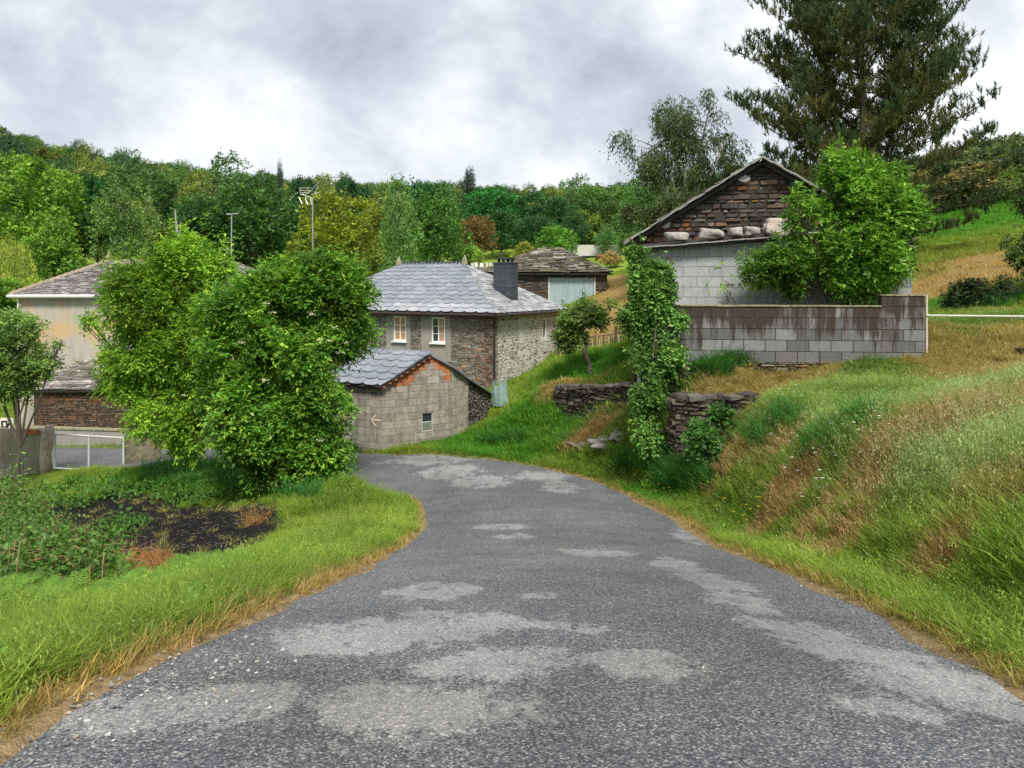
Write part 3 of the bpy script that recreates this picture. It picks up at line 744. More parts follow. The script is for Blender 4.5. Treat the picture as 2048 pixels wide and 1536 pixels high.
# small flowers
def flower(col, s, n=5, h=.2):
    V = []; T = []; Cc = []
    for k in range(n):
        r_ = rg.rand(3); b = len(V); q = np.array([(r_[0] - .5) * .25, (r_[1] - .5) * .25, h * (.5 + .6 * r_[2])])
        for a in range(5):
            a1, a2 = a * 1.2566 - .4, a * 1.2566 + .4; b2 = len(V)
            V += [tuple(q), tuple(q + s * np.array([math.cos(a1), math.sin(a1), .3])), tuple(q + s * np.array([math.cos(a2), math.sin(a2), .3]))]; T.append((b2, b2 + 1, b2 + 2)); Cc += [col] * 3
        b2 = len(V); V += [(q[0] - .0015, q[1], 0), (q[0] + .0015, q[1], 0), tuple(q)]; T.append((b2, b2 + 1, b2 + 2)); Cc += [(.1, .2, .03)] * 3
    return np_mesh("flower", np.array(V), [np.array(T)], np.array(Cc), [M_grass])
pts = [G(1290 + rg.randn() * 45, 975 + rg.randn() * 22) for _ in range(70)] + [G(1500 + rg.randn() * 60, 1035 + rg.randn() * 25) for _ in range(16)]
pts = np.array([p for p in pts if road_info([p[0]], [p[1]])[0][0] > RW + .35])
one = np.ones((len(pts), 3)); rz_ = rg.rand(len(pts), 3) * np.array([.1, .1, 6.28])
scatter("buttercups", pts, [flower((.75, .55, .02), .022, 3, .26) for _ in range(3)], rz_, one, one, "tiny yellow buttercups in the right verge", "flowers")
pts = np.array([G(a + rg.randn() * 14, b + rg.randn() * 9) for a, b in [(1590, 815), (1600, 980), (1665, 1000), (1680, 890), (1560, 890), (1700, 905), (1590, 905), (1640, 1030), (1960, 640), (2000, 640), (1585, 930), (1750, 890), (1660, 960)] for _ in range(3)])
one = np.ones((len(pts), 3)); rz_ = rg.rand(len(pts), 3) * np.array([.1, .1, 6.28])
scatter("daisies", pts, [flower((.8, .78, .75), .024, 2, .30) for _ in range(3)], rz_, one, one, "small white flowers dotted over the brown bank", "flowers")

# loose chippings on the lane
import bmesh as _bm
def chip(seed):
    r_ = R(seed); b = _bm.new(); _bm.ops.create_icosphere(b, subdivisions=1, radius=1)
    for v in b.verts: v.co = Vector((v.co.x * (.8 + .5 * r_.rand()), v.co.y * (.6 + .4 * r_.rand()), v.co.z * (.35 + .3 * r_.rand())))
    m = bpy.data.meshes.new("chipping"); b.to_mesh(m); b.free(); m.materials.append(M_chip)
    a = m.color_attributes.new("Col", 'FLOAT_COLOR', 'POINT'); a.data.foreach_set("color", np.ones(len(m.vertices) * 4, np.float32)); return m
_t = NT("chipping"); M_chip = _t.out(_t.mix(1.0, _t.attr('tint', 'INSTANCER'), (1, 1, 1), 'MULTIPLY'), .9, None, spec=.2)
r_ = R(88); n = 60000; x = r_.uniform(-3.5, 4, n); y = r_.uniform(2.2, 16, n); q_ = road_info(x, y)[0]; aq = np.abs(q_)
edge_w = np.exp(-((aq - RW * .97) / .14) ** 2) * .8 + np.exp(-((aq - .15) / .35) ** 2) * .05 + .03
hot = np.zeros(n)
for (a_, b_, rr_) in ((300, 1440, .40), (240, 1490, .4), (560, 1320, .25), (470, 1370, .3)):
    g_ = G(a_, b_); hot = np.maximum(hot, np.exp(-((x - g_[0]) ** 2 + (y - g_[1]) ** 2) / rr_ ** 2))
k = (aq < RW + .12) & (r_.rand(n) < np.clip(edge_w + .7 * hot, 0, 1) * np.clip(5 / y, 0, 1)); x, y = x[k], y[k]; n = len(x); hot = hot[k]
zz = H(x, y); _rr = road_info(x, y); zz = np.where(np.abs(_rr[0]) < RW - .02, _rr[1] + .055 * (1 - (_rr[0] / RW) ** 2) + .014, zz); s = (.0025 + .0065 * r_.rand(n) ** 3) * (1 + 1.0 * hot)
print('chips', n)
scatter("loose_chippings", np.stack([x, y, zz + s * .2], 1), [chip(1), chip(2), chip(3)], np.stack([r_.randn(n) * .3, r_.randn(n) * .3, r_.rand(n) * 6.28], 1), np.stack([s, s, s], 1),
        np.array([(.13, .13, .135), (.22, .215, .21), (.38, .37, .35), (.28, .24, .19)])[r_.choice(4, n, p=[.35, .3, .2, .15])], "small loose stone chippings lying along the lane's edges", "gravel")
# ------------------------------------------------------------------ building materials
M_slatestone = mat_stone("dark_slate_stone", [(.075, .058, .048), (.11, .082, .064), (.055, .046, .042), (.13, .088, .062), (.09, .076, .07), (.14, .085, .052), (.07, .058, .058), (.13, .112, .098)], .45)
M_housestone = mat_stone("house_stone", [(.21, .18, .148), (.145, .12, .098), (.25, .225, .19), (.115, .095, .075), (.18, .14, .10), (.29, .26, .22), (.16, .135, .11)], .5, (.30, .29, .26), .45)
M_whitestone = mat_stone("limed_stone", [(.32, .295, .25), (.42, .395, .35), (.25, .225, .185), (.37, .34, .28), (.20, .16, .12), (.48, .46, .42), (.15, .12, .09)], .5, (.46, .445, .41), .55)
M_rubble = mat_stone("mossy_rubble_stone", [(.10, .09, .08), (.16, .145, .125), (.065, .058, .05), (.13, .11, .085), (.20, .18, .16)], .55, (.26, .25, .22), .3)
M_block = mat_stone("grey_concrete_block", [(.33, .335, .33), (.36, .365, .36), (.30, .305, .30), (.345, .35, .345), (.38, .385, .375)], .16, scale=4)
M_mortar_dark = mat_plain("dark_joint", (.022, .018, .015), (.05, .042, .034), 14)
M_mortar_grey = mat_plain("grey_mortar", (.17, .16, .14), (.27, .255, .23), 12, .9, .6)
M_mortar_pale = mat_plain("lime_mortar", (.42, .40, .35), (.58, .555, .50), 10, .9, .7)
M_mortar_block = mat_plain("cement_joint", (.13, .13, .125), (.20, .20, .19), 12, .9, .5)
M_slate = mat_stone("blue_slate", [(.215, .235, .275), (.24, .262, .30), (.20, .222, .262), (.26, .28, .315), (.225, .243, .27)], .2, (.30, .31, .31), .12, scale=5, rough=.55)
M_oldslab = mat_stone("lichened_slab", [(.20, .185, .175), (.27, .255, .245), (.14, .125, .12), (.23, .205, .20), (.17, .145, .15), (.33, .32, .30)], .55, (.42, .41, .37), .35, scale=6)
M_slabdark = mat_stone("old_stone_slab", [(.22, .20, .175), (.30, .28, .245), (.10, .088, .075), (.37, .35, .31), (.15, .13, .105), (.26, .25, .15)], .6, (.40, .37, .24), .35, scale=5)
M_roofcore = mat_plain("roof_board", (.03, .026, .023), (.05, .045, .04), 8)
M_orange = mat_stone("orange_brick", [(.46, .165, .065), (.52, .20, .08), (.40, .14, .06), (.50, .22, .10)], .3, scale=8)
M_white = mat_plain("white_paint", (.74, .74, .72), (.80, .80, .78), 12, .5, .1)
M_curtain = mat_plain("tan_curtain", (.36, .22, .12), (.46, .29, .17), 3, .9, .3, stretch=(6, 6, .4))
M_iron = mat_plain("galvanised_steel", (.30, .32, .33), (.42, .44, .45), 20, .45, .2, .6)
M_gutter = mat_plain("brown_gutter", (.030, .020, .017), (.045, .032, .027), 10, .4, .1)
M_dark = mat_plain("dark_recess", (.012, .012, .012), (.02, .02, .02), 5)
def mat_glass(name, c=(.03, .035, .04)):
    t = NT(name); return t.out(c, .06, None, 0, .8)
M_glass = mat_glass("window_glass"); M_glass2 = mat_glass("grey_window_glass", (.07, .08, .08))
def mat_render(name, base, stain, stain2):
    t = NT(name); v = t.mapped((1, 1, .22)); n = t.noise(2.6, 6, .65, vec=v); n2 = t.noise(.55, 4, .55); n3 = t.noise(30, 4, .7)
    c = t.mix(t.ramp(n, [(.42, 0.0), (.68, .85)]), base, stain)
    c = t.mix(t.ramp(n2, [(.50, 0.0), (.64, .8)]), c, stain2)
    c = t.mix(1.0, c, t.ramp(n3, [(.3, .88), (.7, 1.1)]), 'MULTIPLY')
    return t.out(c, .9, t.bump(n3, .4, .01))
M_render = mat_render("beige_render", (.40, .365, .31), (.30, .275, .24), (.50, .33, .15))
M_patch = mat_render("cement_render", (.29, .27, .24), (.21, .19, .165), (.34, .32, .29))
def mat_weather(name, dark, top, fade, streak=(1.2, 1.2, .12)):
    """weathered block: mossy stains that run down from the wall's top (stains with their own shape)"""
    t = NT(name); i = t.island()
    base = t.ramp(i, [(0, (.12, .12, .12)), (.2, (.15, .15, .148)), (.45, (.185, .186, .187)), (.65, (.14, .135, .128)), (.85, (.215, .215, .213))], 'CONSTANT')
    o = t.coord(); sepx = t.node("ShaderNodeSeparateXYZ", {0: o}); z = sepx.outputs[2]
    n = t.noise(4.2, 8, .75, vec=t.mapped(streak)); n2 = t.noise(5, 6, .75); n3 = t.noise(34, 4, .75)
    depth = t.node("ShaderNodeMapRange", {'Value': z, 'From Min': top - fade, 'From Max': top, 'To Min': -.30, 'To Max': .38}, clamp=False).outputs[0]
    depth = t.math('ADD', depth, t.math('MULTIPLY', t.math('SUBTRACT', t.noise(.55, 3, .6), .5), 2.2))
    m = t.ramp(t.math('ADD', t.math('ADD', t.math('MULTIPLY_ADD', n, 2.6) if False else t.math('SUBTRACT', t.math('MULTIPLY', n, 2.6), .8), depth), t.math('MULTIPLY', n2, .25)), [(.50, 0.0), (.80, 1.0)])
    m2 = t.ramp(t.math('ADD', n2, t.math('MULTIPLY', depth, .25)), [(.56, 0.0), (.66, .8)])
    c = t.mix(1.0, base, t.ramp(n3, [(.25, .6), (.5, 1.0), (.8, 1.25)]), 'MULTIPLY')
    c = t.mix(t.math('MULTIPLY', m2, .6), c, (.075, .068, .06)); c = t.mix(t.math('MULTIPLY', m, .95), c, dark)
    w = t.ramp(t.noise(30, 4, .8, vec=t.mapped((1, 1, .5))), [(.66, 0.0), (.72, .9)]); c = t.mix(w, c, (.48, .48, .46))
    return t.out(c, .95, t.bump(t.math('ADD', n3, n2), .8, .012), spec=.1)
M_weather = mat_weather("stained_parapet_block", (.050, .036, .027), 1.98, .9)
def mat_lichen(name):
    t = NT(name); n = t.noise(9, 5, .7); n2 = t.noise(40, 3, .7)
    c = t.ramp(n, [(.3, (.07, .055, .035)), (.5, (.25, .23, .16)), (.62, (.30, .27, .10)), (.75, (.42, .41, .36))])
    return t.out(t.mix(1.0, c, t.ramp(n2, [(.3, .7), (.7, 1.3)]), 'MULTIPLY'), .95, t.bump(n, .8, .02))
M_lichen = mat_lichen("lichened_coping")

def unit(a): a = np.array(a, float); return a / np.linalg.norm(a)
def plane_frame(E0, E1, top):
    """frame of a roof plane: U along the eave, V up the slope, N outward(up)"""
    E0, E1, top = map(np.array, (E0, E1, top)); U = unit(E1 - E0); w = top - E0; V = unit(w - U * (w @ U)); N = np.cross(U, V)
    if N[2] < 0: N = -N
    return U, V, N
def to2(P, O, U, V): return [((p - O) @ U, (p - O) @ V) for p in map(np.array, P)]
def roof_plane(mb, pts, mcore=0, mslate=1, **k):
    """pts: eave left, eave right, then the upper corners"""
    pts = [np.array(p, float) for p in pts]; U, V, N = plane_frame(pts[0], pts[1], pts[2] if len(pts) == 3 else (pts[2] + pts[3]) / 2)
    q = to2(pts, pts[0], U, V)
    mb.prism([p - N * .09 for p in pts], [p - N * .012 for p in pts], mcore)
    slates(mb, pts[0], U, V, N, q, m=mslate, **k)
    return U, V, N
def window(parent, O, U, N, u0, u1, z0, z1, cols=2, rows_=3, fr=.06, depth=.10, glass=None, curtain=False, framem=None, sill=True, halves=None):
    """a window set in a wall face at O (frame > bars, glass, curtain)"""
    O, U, N = map(np.array, (O, U, N)); Z = np.array([0, 0, 1.])
    def B(mb, a, b, c, d, off, th, m=0):
        mb.box(O + U * (a + c) / 2 + Z * (b + d) / 2 - N * (off + th / 2), ((c - a) / 2, th / 2, (d - b) / 2), U, N, Z, m)
    mb = MB()
    B(mb, u0, z0, u0 + fr, z1, .02, .07); B(mb, u1 - fr, z0, u1, z1, .02, .07); B(mb, u0 + fr, z1 - fr, u1 - fr, z1, .021, .07); B(mb, u0 + fr, z0, u1 - fr, z0 + fr, .021, .07)
    w = mb.build('window', framem or M_white, parent)
    bars = MB(); iw, ih = u1 - u0 - 2 * fr, z1 - z0 - 2 * fr
    for k in range(1, cols):
        c = u0 + fr + iw * k / cols; B(bars, c - (.028 if cols == 2 else .012), z0 + fr, c + (.028 if cols == 2 else .012), z1 - fr, .03, .04)
    for k in range(1, rows_):
        c = z0 + fr + ih * k / rows_; B(bars, u0 + fr, c - .011, u1 - fr, c + .011, .034, .03)
    if cols > 1 or rows_ > 1: bars.build('glazing_bar', framem or M_white, w)
    g = MB(); B(g, u0 + fr, z0 + fr, u1 - fr, z1 - fr, .055, .006); g.build('pane', glass or M_glass, w)
    if curtain:
        for (a, b) in curtain:
            cb = MB(); n = 10; x0, x1 = u0 + fr + iw * a, u0 + fr + iw * b
            for k in range(n):
                a_, b_ = x0 + (x1 - x0) * k / n, x0 + (x1 - x0) * (k + 1) / n; o1, o2 = (.050, .054) if k % 2 else (.054, .050)
                cb.poly([O + U * a_ + Z * (z0 + fr) - N * (o1 - .004), O + U * b_ + Z * (z0 + fr) - N * (o2 - .004), O + U * b_ + Z * (z1 - fr) - N * (o2 - .004), O + U * a_ + Z * (z1 - fr) - N * (o1 - .004)])
            cb.build('curtain', M_curtain, w)
    if sill:
        s = MB(); s.box(O + U * (u0 + u1) / 2 + Z * (z0 - .035) + N * .01, ((u1 - u0) / 2 + .06, .09, .033), U, N, Z); s.build('sill', framem or M_white, w)
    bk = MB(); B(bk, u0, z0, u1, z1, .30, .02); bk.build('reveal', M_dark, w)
    return w

# ------------------------------------------------------------------ the stone house with the blue slate hipped roof
hu, hv = np.array([-.866, .5, 0]), np.array([.5, .866, 0]); Z3 = np.array([0, 0, 1.])
HO = np.array([-.83, 34, 0]); HE = -1.22
house = thing('stone_house', "two storey stone house with blue scalloped slate hipped roof and two small white windows", 'house', (HO[0], HO[1], -4.5))
def put_under(o, root): o.parent = root; o.matrix_parent_inverse = Matrix.Translation(-Vector(root.location)) if False else o.matrix_parent_inverse
def child(mb, name, mats, root, **k):
    """build in world coordinates, then hang under a root that stands at its own base"""
    L = np.array(root.location) if root.parent is None else np.zeros(3)
    if root.parent is None and root.type == 'EMPTY': mb.v = [tuple(np.array(v) - L) for v in mb.v]
    return mb.build(name, mats, root, **k)
_mbbuild = MB.build
def _build(s, name, mats, parent=None, **k):
    if parent is not None and parent.type == 'EMPTY' and parent.parent is None:
        L = np.array(parent.location); s.v = [tuple(np.array(v) - L) for v in s.v]
    elif parent is not None:      # below a part: shift by the part's thing
        q = parent
        while q.parent is not None: q = q.parent
        if q.type == 'EMPTY': L = np.array(q.location); s.v = [tuple(np.array(v) - L) for v in s.v]
    return _mbbuild(s, name, mats, parent, **k)
MB.build = _build

Nf, Nr = np.array([-.5, -.866, 0]), np.array([.866, -.5, 0])
zt = HE - .10; zb = -6.6
w1 = (4.60, -2.56, 5.32, -1.44); w2 = (2.46, -2.56, 3.18, -1.44)
rg = R(8)
def hcol(u, z, r):
    f = np.clip((1.9 - u) / 1.5, 0, 1) * (r.rand() < .75)
    rust = np.array([1.0, .62, .42]) * (.75 if z > -2.6 else .95)
    if r.rand() < .10 and z < -2.6 and u < 2: return tuple(np.array([1.9, .95, .45]))
    return tuple((1 - f) * np.ones(3) + f * rust)
mb = MB(); poly = [(0, zb), (11, zb), (11, zt), (0, zt)]
wall_slab(mb, HO, hu, Nf, poly, .45, holes=[w1, w2])
patches = [(2.15, -3.4, 3.75, zt), (4.35, -3.5, 5.75, zt)]
masonry(mb, HO, hu, Nf, [(0, zb + 1.2), (8.2, zb + 1.2), (8.2, zt), (0, zt)], (.055, .13), (.14, .46), .022, .05, .035, .35, holes=patches, rng=rg, colf=hcol)
mb.build('front_wall', [M_mortar_grey, M_housestone], house, col=True)
for (a, b, c, d), w in zip(patches, (w2, w1)):
    mb = MB(); wall_slab(mb, HO + Nf * .022, hu, Nf, [(a, b), (c, b), (c, d), (a, d)], .025, holes=[w]); mb.build('render_patch', M_patch, house)
window(house, HO + Nf * .02, hu, Nf, *w1[:1], w1[2], w1[1], w1[3], 2, 3, curtain=[(0, 1)])
window(house, HO + Nf * .02, hu, Nf, w2[0], w2[2], w2[1], w2[3], 2, 3, curtain=[(0, .52)])
# right wall, limed
w3 = (4.60, -2.55, 4.92, -1.62); mb = MB(); poly = [(0, zb), (6.32, zb), (6.32, zt), (0, zt)]
wall_slab(mb, HO + hu * .002 - hv * 0 , hv, Nr, poly, .45, holes=[w3])
masonry(mb, HO, hv, Nr, [(.03, zb + 1.5), (6.32, zb + 1.5), (6.32, zt), (.03, zt)], (.05, .12), (.10, .36), .040, .05, .028, .5, holes=[(w3[0] - .12, w3[1] - .2, w3[2] + .12, w3[3] + .08), (2.3, -2.6, 2.75, -1.4), (2.2, -3.2, 3.2, -2.95)], rng=rg,
        colf=lambda u, z, r: (.42, .30, .2) if (u > 5.4 and r.rand() < .6) else ((.45, .36, .28) if r.rand() < .13 else (1, 1, 1)))
mb.build('side_wall', [M_mortar_pale, M_whitestone], house, col=True)
window(house, HO + Nr * .01, hv, Nr, w3[0], w3[2], w3[1], w3[3], 1, 1, fr=.035, glass=M_glass2, sill=False)
mb = MB(); wall_slab(mb, HO + Nr * .018, hv, Nr, [(w3[0] - .1, w3[1] - .15), (w3[2] + .1, w3[1] - .15), (w3[2] + .1, w3[3] + .07), (w3[0] - .1, w3[3] + .07)], .02, holes=[w3]); mb.build('window_surround', M_mortar_pale, house)
# back and left walls
mb = MB(); P_ = HO + hv * 6.32
wall_slab(mb, P_ + hu * .45, hu, -Nf, [(0, zb), (10.1, zb), (10.1, zt), (0, zt)], .4); wall_slab(mb, HO + hu * 11 + hv * .45, hv, -Nr, [(0, zb), (5.87, zb), (5.87, zt), (0, zt)], .4)
mb.build('rear_wall', [M_mortar_grey], house)
# roof
ov = .34
def hp(s, t, z): return HO + hu * s + hv * t + Z3 * z
E = [hp(-ov, -ov, HE), hp(11 + ov, -ov, HE), hp(11 + ov, 6.32 + ov, HE), hp(-ov, 6.32 + ov, HE)]
RZ = .99; Ra, Rb = hp(3.5, 3.16, RZ), hp(7.5, 3.16, RZ)
scol = lambda u, v, r: (1, 1, 1) if v > .55 else (1.45, 1.38, 1.3)
mb = MB()
roof_plane(mb, [E[1], E[0], Ra, Rb], w=.60, h=.34, t=.024, round_=True, rng=R(3), rough=.12, colf=scol)
roof_plane(mb, [E[0], E[3], Ra], w=.42, h=.225, t=.014, round_=True, rng=R(4), rough=.45, colf=lambda u, v, r: tuple(np.array([1.25, 1.17, 1.05]) * (.75 + .6 * r.rand())))
roof_plane(mb, [E[3], E[2], Rb, Ra], w=.60, h=.34, t=.024, rng=R(5)); roof_plane(mb, [E[2], E[1], Rb], w=.60, h=.34, t=.024, rng=R(6))
roof = mb.build('roof', [M_roofcore, M_slate], house, col=True)
# ridge crest of upright slate teeth + finials
mb = MB(); n = 17
for k in range(n):
    c = Ra + (Rb - Ra) * (k + .5) / n; L = np.linalg.norm(Rb - Ra) / n
    for s, h_ in ((-1, .13), (1, .24)):
        a = c - hu * L * .52; b = c + hu * L * .52; d = hv * s * .14 - Z3 * .07; tp = Z3 * (h_ - .02 * rg.rand()) - hv * s * .02
        mb.prism([a + d, b + d, b + tp * .25, a + tp], [a + d + hv * s * .012 + Z3 * .01, b + d + hv * s * .012 + Z3 * .01, b + tp * .25 + hv * s * .012, a + tp + hv * s * .012])
mb.build('ridge_crest', M_slate, roof, col=True)
for q in (Ra, Rb):
    mb = MB(); mb.box(q + Z3 * .12, (.13, .13, .11)); mb.prism([q + np.array([x, y_, .23]) for x, y_ in ((-.1, -.1), (.1, -.1), (.1, .1), (-.1, .1))], [q + np.array([x, y_, .46]) for x, y_ in ((-.02, -.02), (.02, -.02), (.02, .02), (-.02, .02))])
    mb.build('finial', M_lichen, roof)
mb = MB()   # gutters
for a, b, n_ in ((E[0], E[1], Nf), (E[0], E[3], Nr)):
    a = a + n_ * .07 - Z3 * .07; b = b + n_ * .07 - Z3 * .07; mb.tube([a, b], .068, 8)
    U_ = unit(b - a); mb.box((a + b) / 2 - n_ * .10 + Z3 * .0, (np.linalg.norm(b - a) / 2, .02, .075), U_, n_, Z3)
mb.build('gutter', M_gutter, house)
mb = MB(); dp = hp(-.09, .02, 0) + Nf * .02; mb.tube([hp(-.3, -.25, HE - .1), dp + Z3 * (HE - .45), dp + Z3 * (-3.2), dp + Z3 * (-4.9)], .05, 8); mb.build('downpipe', M_gutter, house)
# chimney clad in dark slate
M_chim = mat_stone("chimney_slate", [(.050, .058, .072), (.060, .068, .084), (.044, .052, .064)], .25, (.2, .2, .2), .1, scale=6, rough=.5)
mb = MB(); cc = hp(.95, 2.72, 0)
for k in range(9):
    z0 = -1.3 + k * .255
    for (dx, w_) in ((-.16, .315), (.32, .155)):
        mb.box(cc + hu * -0 - hu * dx + Z3 * (z0 + .127) - 0 * hv, (w_, .31, .125), hu, hv, Z3)
ch = mb.build('chimney', M_chim, roof, col=True)
mb = MB(); mb.box(cc + hu * -.0 + Z3 * (1.02), (.50, .34, .03), hu, hv, Z3)
for sx in (-.36, -.12, .12, .36): mb.box(cc + hu * sx + Z3 * 1.12, (.05, .05, .08), hu, hv, Z3)
mb.box(cc + Z3 * 1.22, (.46, .3, .02), hu, hv, Z3); mb.build('chimney_cap', M_chim, roof, col=True)

# ------------------------------------------------------------------ low block shed with the painted arrow
C0 = px(765, 893, 23.0); C1 = np.array([-6.6, 24.6, 0.]); C2 = np.array([(905 - 1024) / F * 24.1, 24.1, 0]); C3 = np.array([(936 - 1024) / F * 25.1, 25.1, 0]); C4 = np.array([(982 - 1024) / F * 28.2, 28.2, 0]); C0[2] = 0
shed = thing('block_shed', "low concrete block shed with blue slate roof, orange brick trim and a painted arrow", 'shed', (C0[0], C0[1], -4.7))
def face(A, B): U = unit(B - A); return U, np.array([U[1], -U[0], 0]), np.linalg.norm(B - A)
def ru(zt_): return zt_
PEAK = px(860, 712, 23.75); eaveZ = -2.95
U1, N1, L1 = face(C1, C0); U2, N2, L2 = face(C0, C2); U3, N3, L3 = face(C2, C3); U4, N4, L4 = face(C3, C4)
M_shedblock = mat_stone("brown_grey_block", [(.31, .28, .235), (.34, .31, .26), (.28, .255, .215), (.36, .33, .28), (.32, .285, .235), (.29, .27, .235)], .30, (.15, .125, .095), .45, scale=5, streak=.8)
mb = MB(); pl = [(0, -5.6), (L1, -5.6), (L1, eaveZ), (0, eaveZ)]
wall_slab(mb, C1, U1, N1, pl, .2); masonry(mb, C1, U1, N1, pl, (.205, .205), (.40, .40), .009, .02, .012, 0, rng=rg, block=True, colf=lambda u, z, r: (1.12, 1.13, 1.12) if z > -3.4 else (1, 1, 1))
mb.build('side_wall', [M_mortar_block, M_shedblock], shed, col=True)
pu = np.linalg.norm((PEAK - C0)[:2]); pk = PEAK[2]
zc2 = (HZ - 737) / F * 24.1; zc3 = (HZ - 762) / F * 25.1; zc4 = (HZ - 790) / F * 28.2
gp = [(0, -5.6), (L2, -5.6), (L2, zc2), (pu, pk), (0, eaveZ)]
win = (1.22, -4.35, 1.58, -3.80)
def orange_zone(u, z):
    top = pk - (pu - u) * (pk - eaveZ) / pu if u < pu else pk - (u - pu) * (pk - zc2) / (L2 - pu)
    return top - z
mb = MB(); wall_slab(mb, C0, U2, N2, gp, .2, holes=[win])
masonry(mb, C0, U2, N2, gp, (.205, .205), (.40, .40), .009, .02, .012, 0, rng=rg, block=True, holes=[win],
        colf=lambda u, z, r: (1.22, 1.2, 1.18) if r.rand() < .12 else (1, 1, 1))
mb.build('gable_wall', [M_mortar_block, M_shedblock], shed, col=True)
mb = MB()     # orange hollow bricks that follow the verge of the roof, in courses
for k in range(int((pk - eaveZ) / .1025)):
    z0 = pk - .1025 * (k + 1)
    for side in (-1, 1):
        x = pu - .1
        for j in range(14):
            a = pu + side * (j * .13); b = a + side * .125; lo, hi = min(a, b), max(a, b); m_ = (lo + hi) / 2
            if lo < .02 or hi > L2 - .02: continue
            dz = orange_zone(m_, z0 + .05)
            lim = .30 if side < 0 else .36
            if abs(m_ - pu) < .12 and dz > .22: continue
            if .0 < dz < lim * (.75 + .5 * (math.sin(k // 2 * 2.3 + (j // 3)) * .5 + .5)):
                q = clip([(lo, z0), (hi, z0), (hi, z0 + .097), (lo, z0 + .097)], gp)
                if len(q) > 2 and area(q) > 1e-3: mb.prism([C0 + U2 * p[0] + Z3 * p[1] + N2 * .011 for p in q], [C0 + U2 * p[0] + Z3 * p[1] + N2 * (.019 + .003 * rg.rand()) for p in q])
mb.build('brick_trim', M_orange, shed, col=True)
mb = MB(); pl = [(0, -5.6), (L3, -5.6), (L3, zc3), (0, zc2)]
wall_slab(mb, C2, U3, N3, pl, .2); masonry(mb, C2, U3, N3, pl, (.205, .205), (.40, .40), .012, .02, .012, 0, rng=rg, block=True, colf=lambda u, z, r: (1.5, 1.47, 1.42)); mb.build('gable_wall', [M_mortar_grey, M_shedblock], shed, col=True)
mb = MB(); pl = [(0, -5.6), (L4, -5.6), (L4, zc4), (0, zc3)]
wall_slab(mb, C3, U4, N4, pl, .3); masonry(mb, C3, U4, N4, pl, (.05, .12), (.10, .3), .02, .04, .05, .6, rng=rg); mb.build('stone_wall', [M_mortar_dark, M_rubble], shed, col=True)
window(shed, C0 + N2 * .012, U2, N2, win[0], win[2], win[1], win[3], 1, 2, fr=.025, glass=M_glass, sill=False, framem=M_mortar_pale)
mb = MB(); mb.box(C0 + U2 * 1.40 + Z3 * -4.21 - N2 * .02, (.15, .006, .12), U2, N2, Z3); mb.build('grey_board', mat_plain("weathered_green_board", (.13, .15, .13), (.19, .21, .18)), shed)
# the painted arrow and marks, thin films of paint on the left wall
M_paint = mat_plain("cream_paint", (.66, .50, .36), (.74, .60, .46), 30, .8)
def stroke(mb, O, U, N, a, b, w, off=.026):
    a, b = np.array(a), np.array(b); d = unit(b - a) * w / 2; n_ = np.array([-d[1], d[0]])
    q = [a - d * .3 - n_, b + d * .3 - n_, b + d * .3 + n_, a - d * .3 + n_]
    mb.prism([O + U * p[0] + Z3 * p[1] + N * off for p in q], [O + U * p[0] + Z3 * p[1] + N * (off + .003) for p in q])
def on1(x, y):   # spot of the left wall seen at a place of the photograph
    d = np.array([(x - 1024) / F, 1, (HZ - y) / F]); s = ((C1 - 0) @ N1) / (d @ N1); p = d * s; return ((p - C1) @ U1, p[2])
mb = MB(); tip = on1(744, 839)
stroke(mb, C1, U1, N1, tip, on1(761, 841), .036, .014); stroke(mb, C1, U1, N1, tip, on1(753, 829.5), .036, .0185); stroke(mb, C1, U1, N1, tip, on1(752, 852), .036, .023)
mb.build('painted_arrow', M_paint, shed)
mb = MB(); M_faint = mat_plain("faded_dark_paint", (.07, .07, .07), (.12, .12, .11), 20)
arc1 = [on1(744 + 2.6 * math.cos(a), 787 - 3.2 * math.sin(a)) for a in np.linspace(2.8, -1.0, 7)] + [on1(743.5, 793), on1(747.5, 795)]
arc2 = [on1(750 + 2.6 * math.cos(a), 787.5 - 2.6 * math.sin(a)) for a in np.linspace(2.4, -1.2, 6)] + [on1(751 + 2.6 * math.cos(a), 792 - 2.6 * math.sin(a)) for a in np.linspace(1.2, -2.4, 6)]
for A_ in (arc1, arc2):
    for i in range(len(A_) - 1): stroke(mb, C1, U1, N1, A_[i], A_[i + 1], .012, .014 + .0003 * i)
mb.build('painted_mark', M_faint, shed)
# roof
dr_ = -U1; PK = PEAK + np.array([0, 0, .06]); E0 = C0 + Z3 * (eaveZ + .03) + N1 * .15 + N2 * .12 - U1 * 0; E1 = C1 + Z3 * (eaveZ + .03) + N1 * .15
PKf = PK + N2 * .12; RL = PKf + dr_ * 5.6
mb = MB(); roof_plane(mb, [E1, E0, PKf, RL], w=.52, h=.30, t=.022, round_=True, rng=R(12), rough=.08)
B0_ = C4 + Z3 * (zc4 + .05) + N4 * .1; Q2 = C2 + Z3 * (zc2 + .05) + N2 * .12 + N3 * .05; Q3 = C3 + Z3 * (zc3 + .06) + N3 * .12
BL = B0_ + dr_ * 5
def plate(mb, pts, t_=.05, m=0): pts = [np.array(p, float) for p in pts]; mb.prism([p - Z3 * t_ for p in pts], pts, m)
plate(mb, [PKf, Q2, Q2 + dr_ * 5.5, RL], m=1); plate(mb, [Q2, Q3, Q3 + dr_ * 5.4, Q2 + dr_ * 5.5], m=1); plate(mb, [Q3, B0_, BL, Q3 + dr_ * 5.4], m=1)
sroof = mb.build('roof', [M_roofcore, M_slate], shed, col=True)
mb = MB()
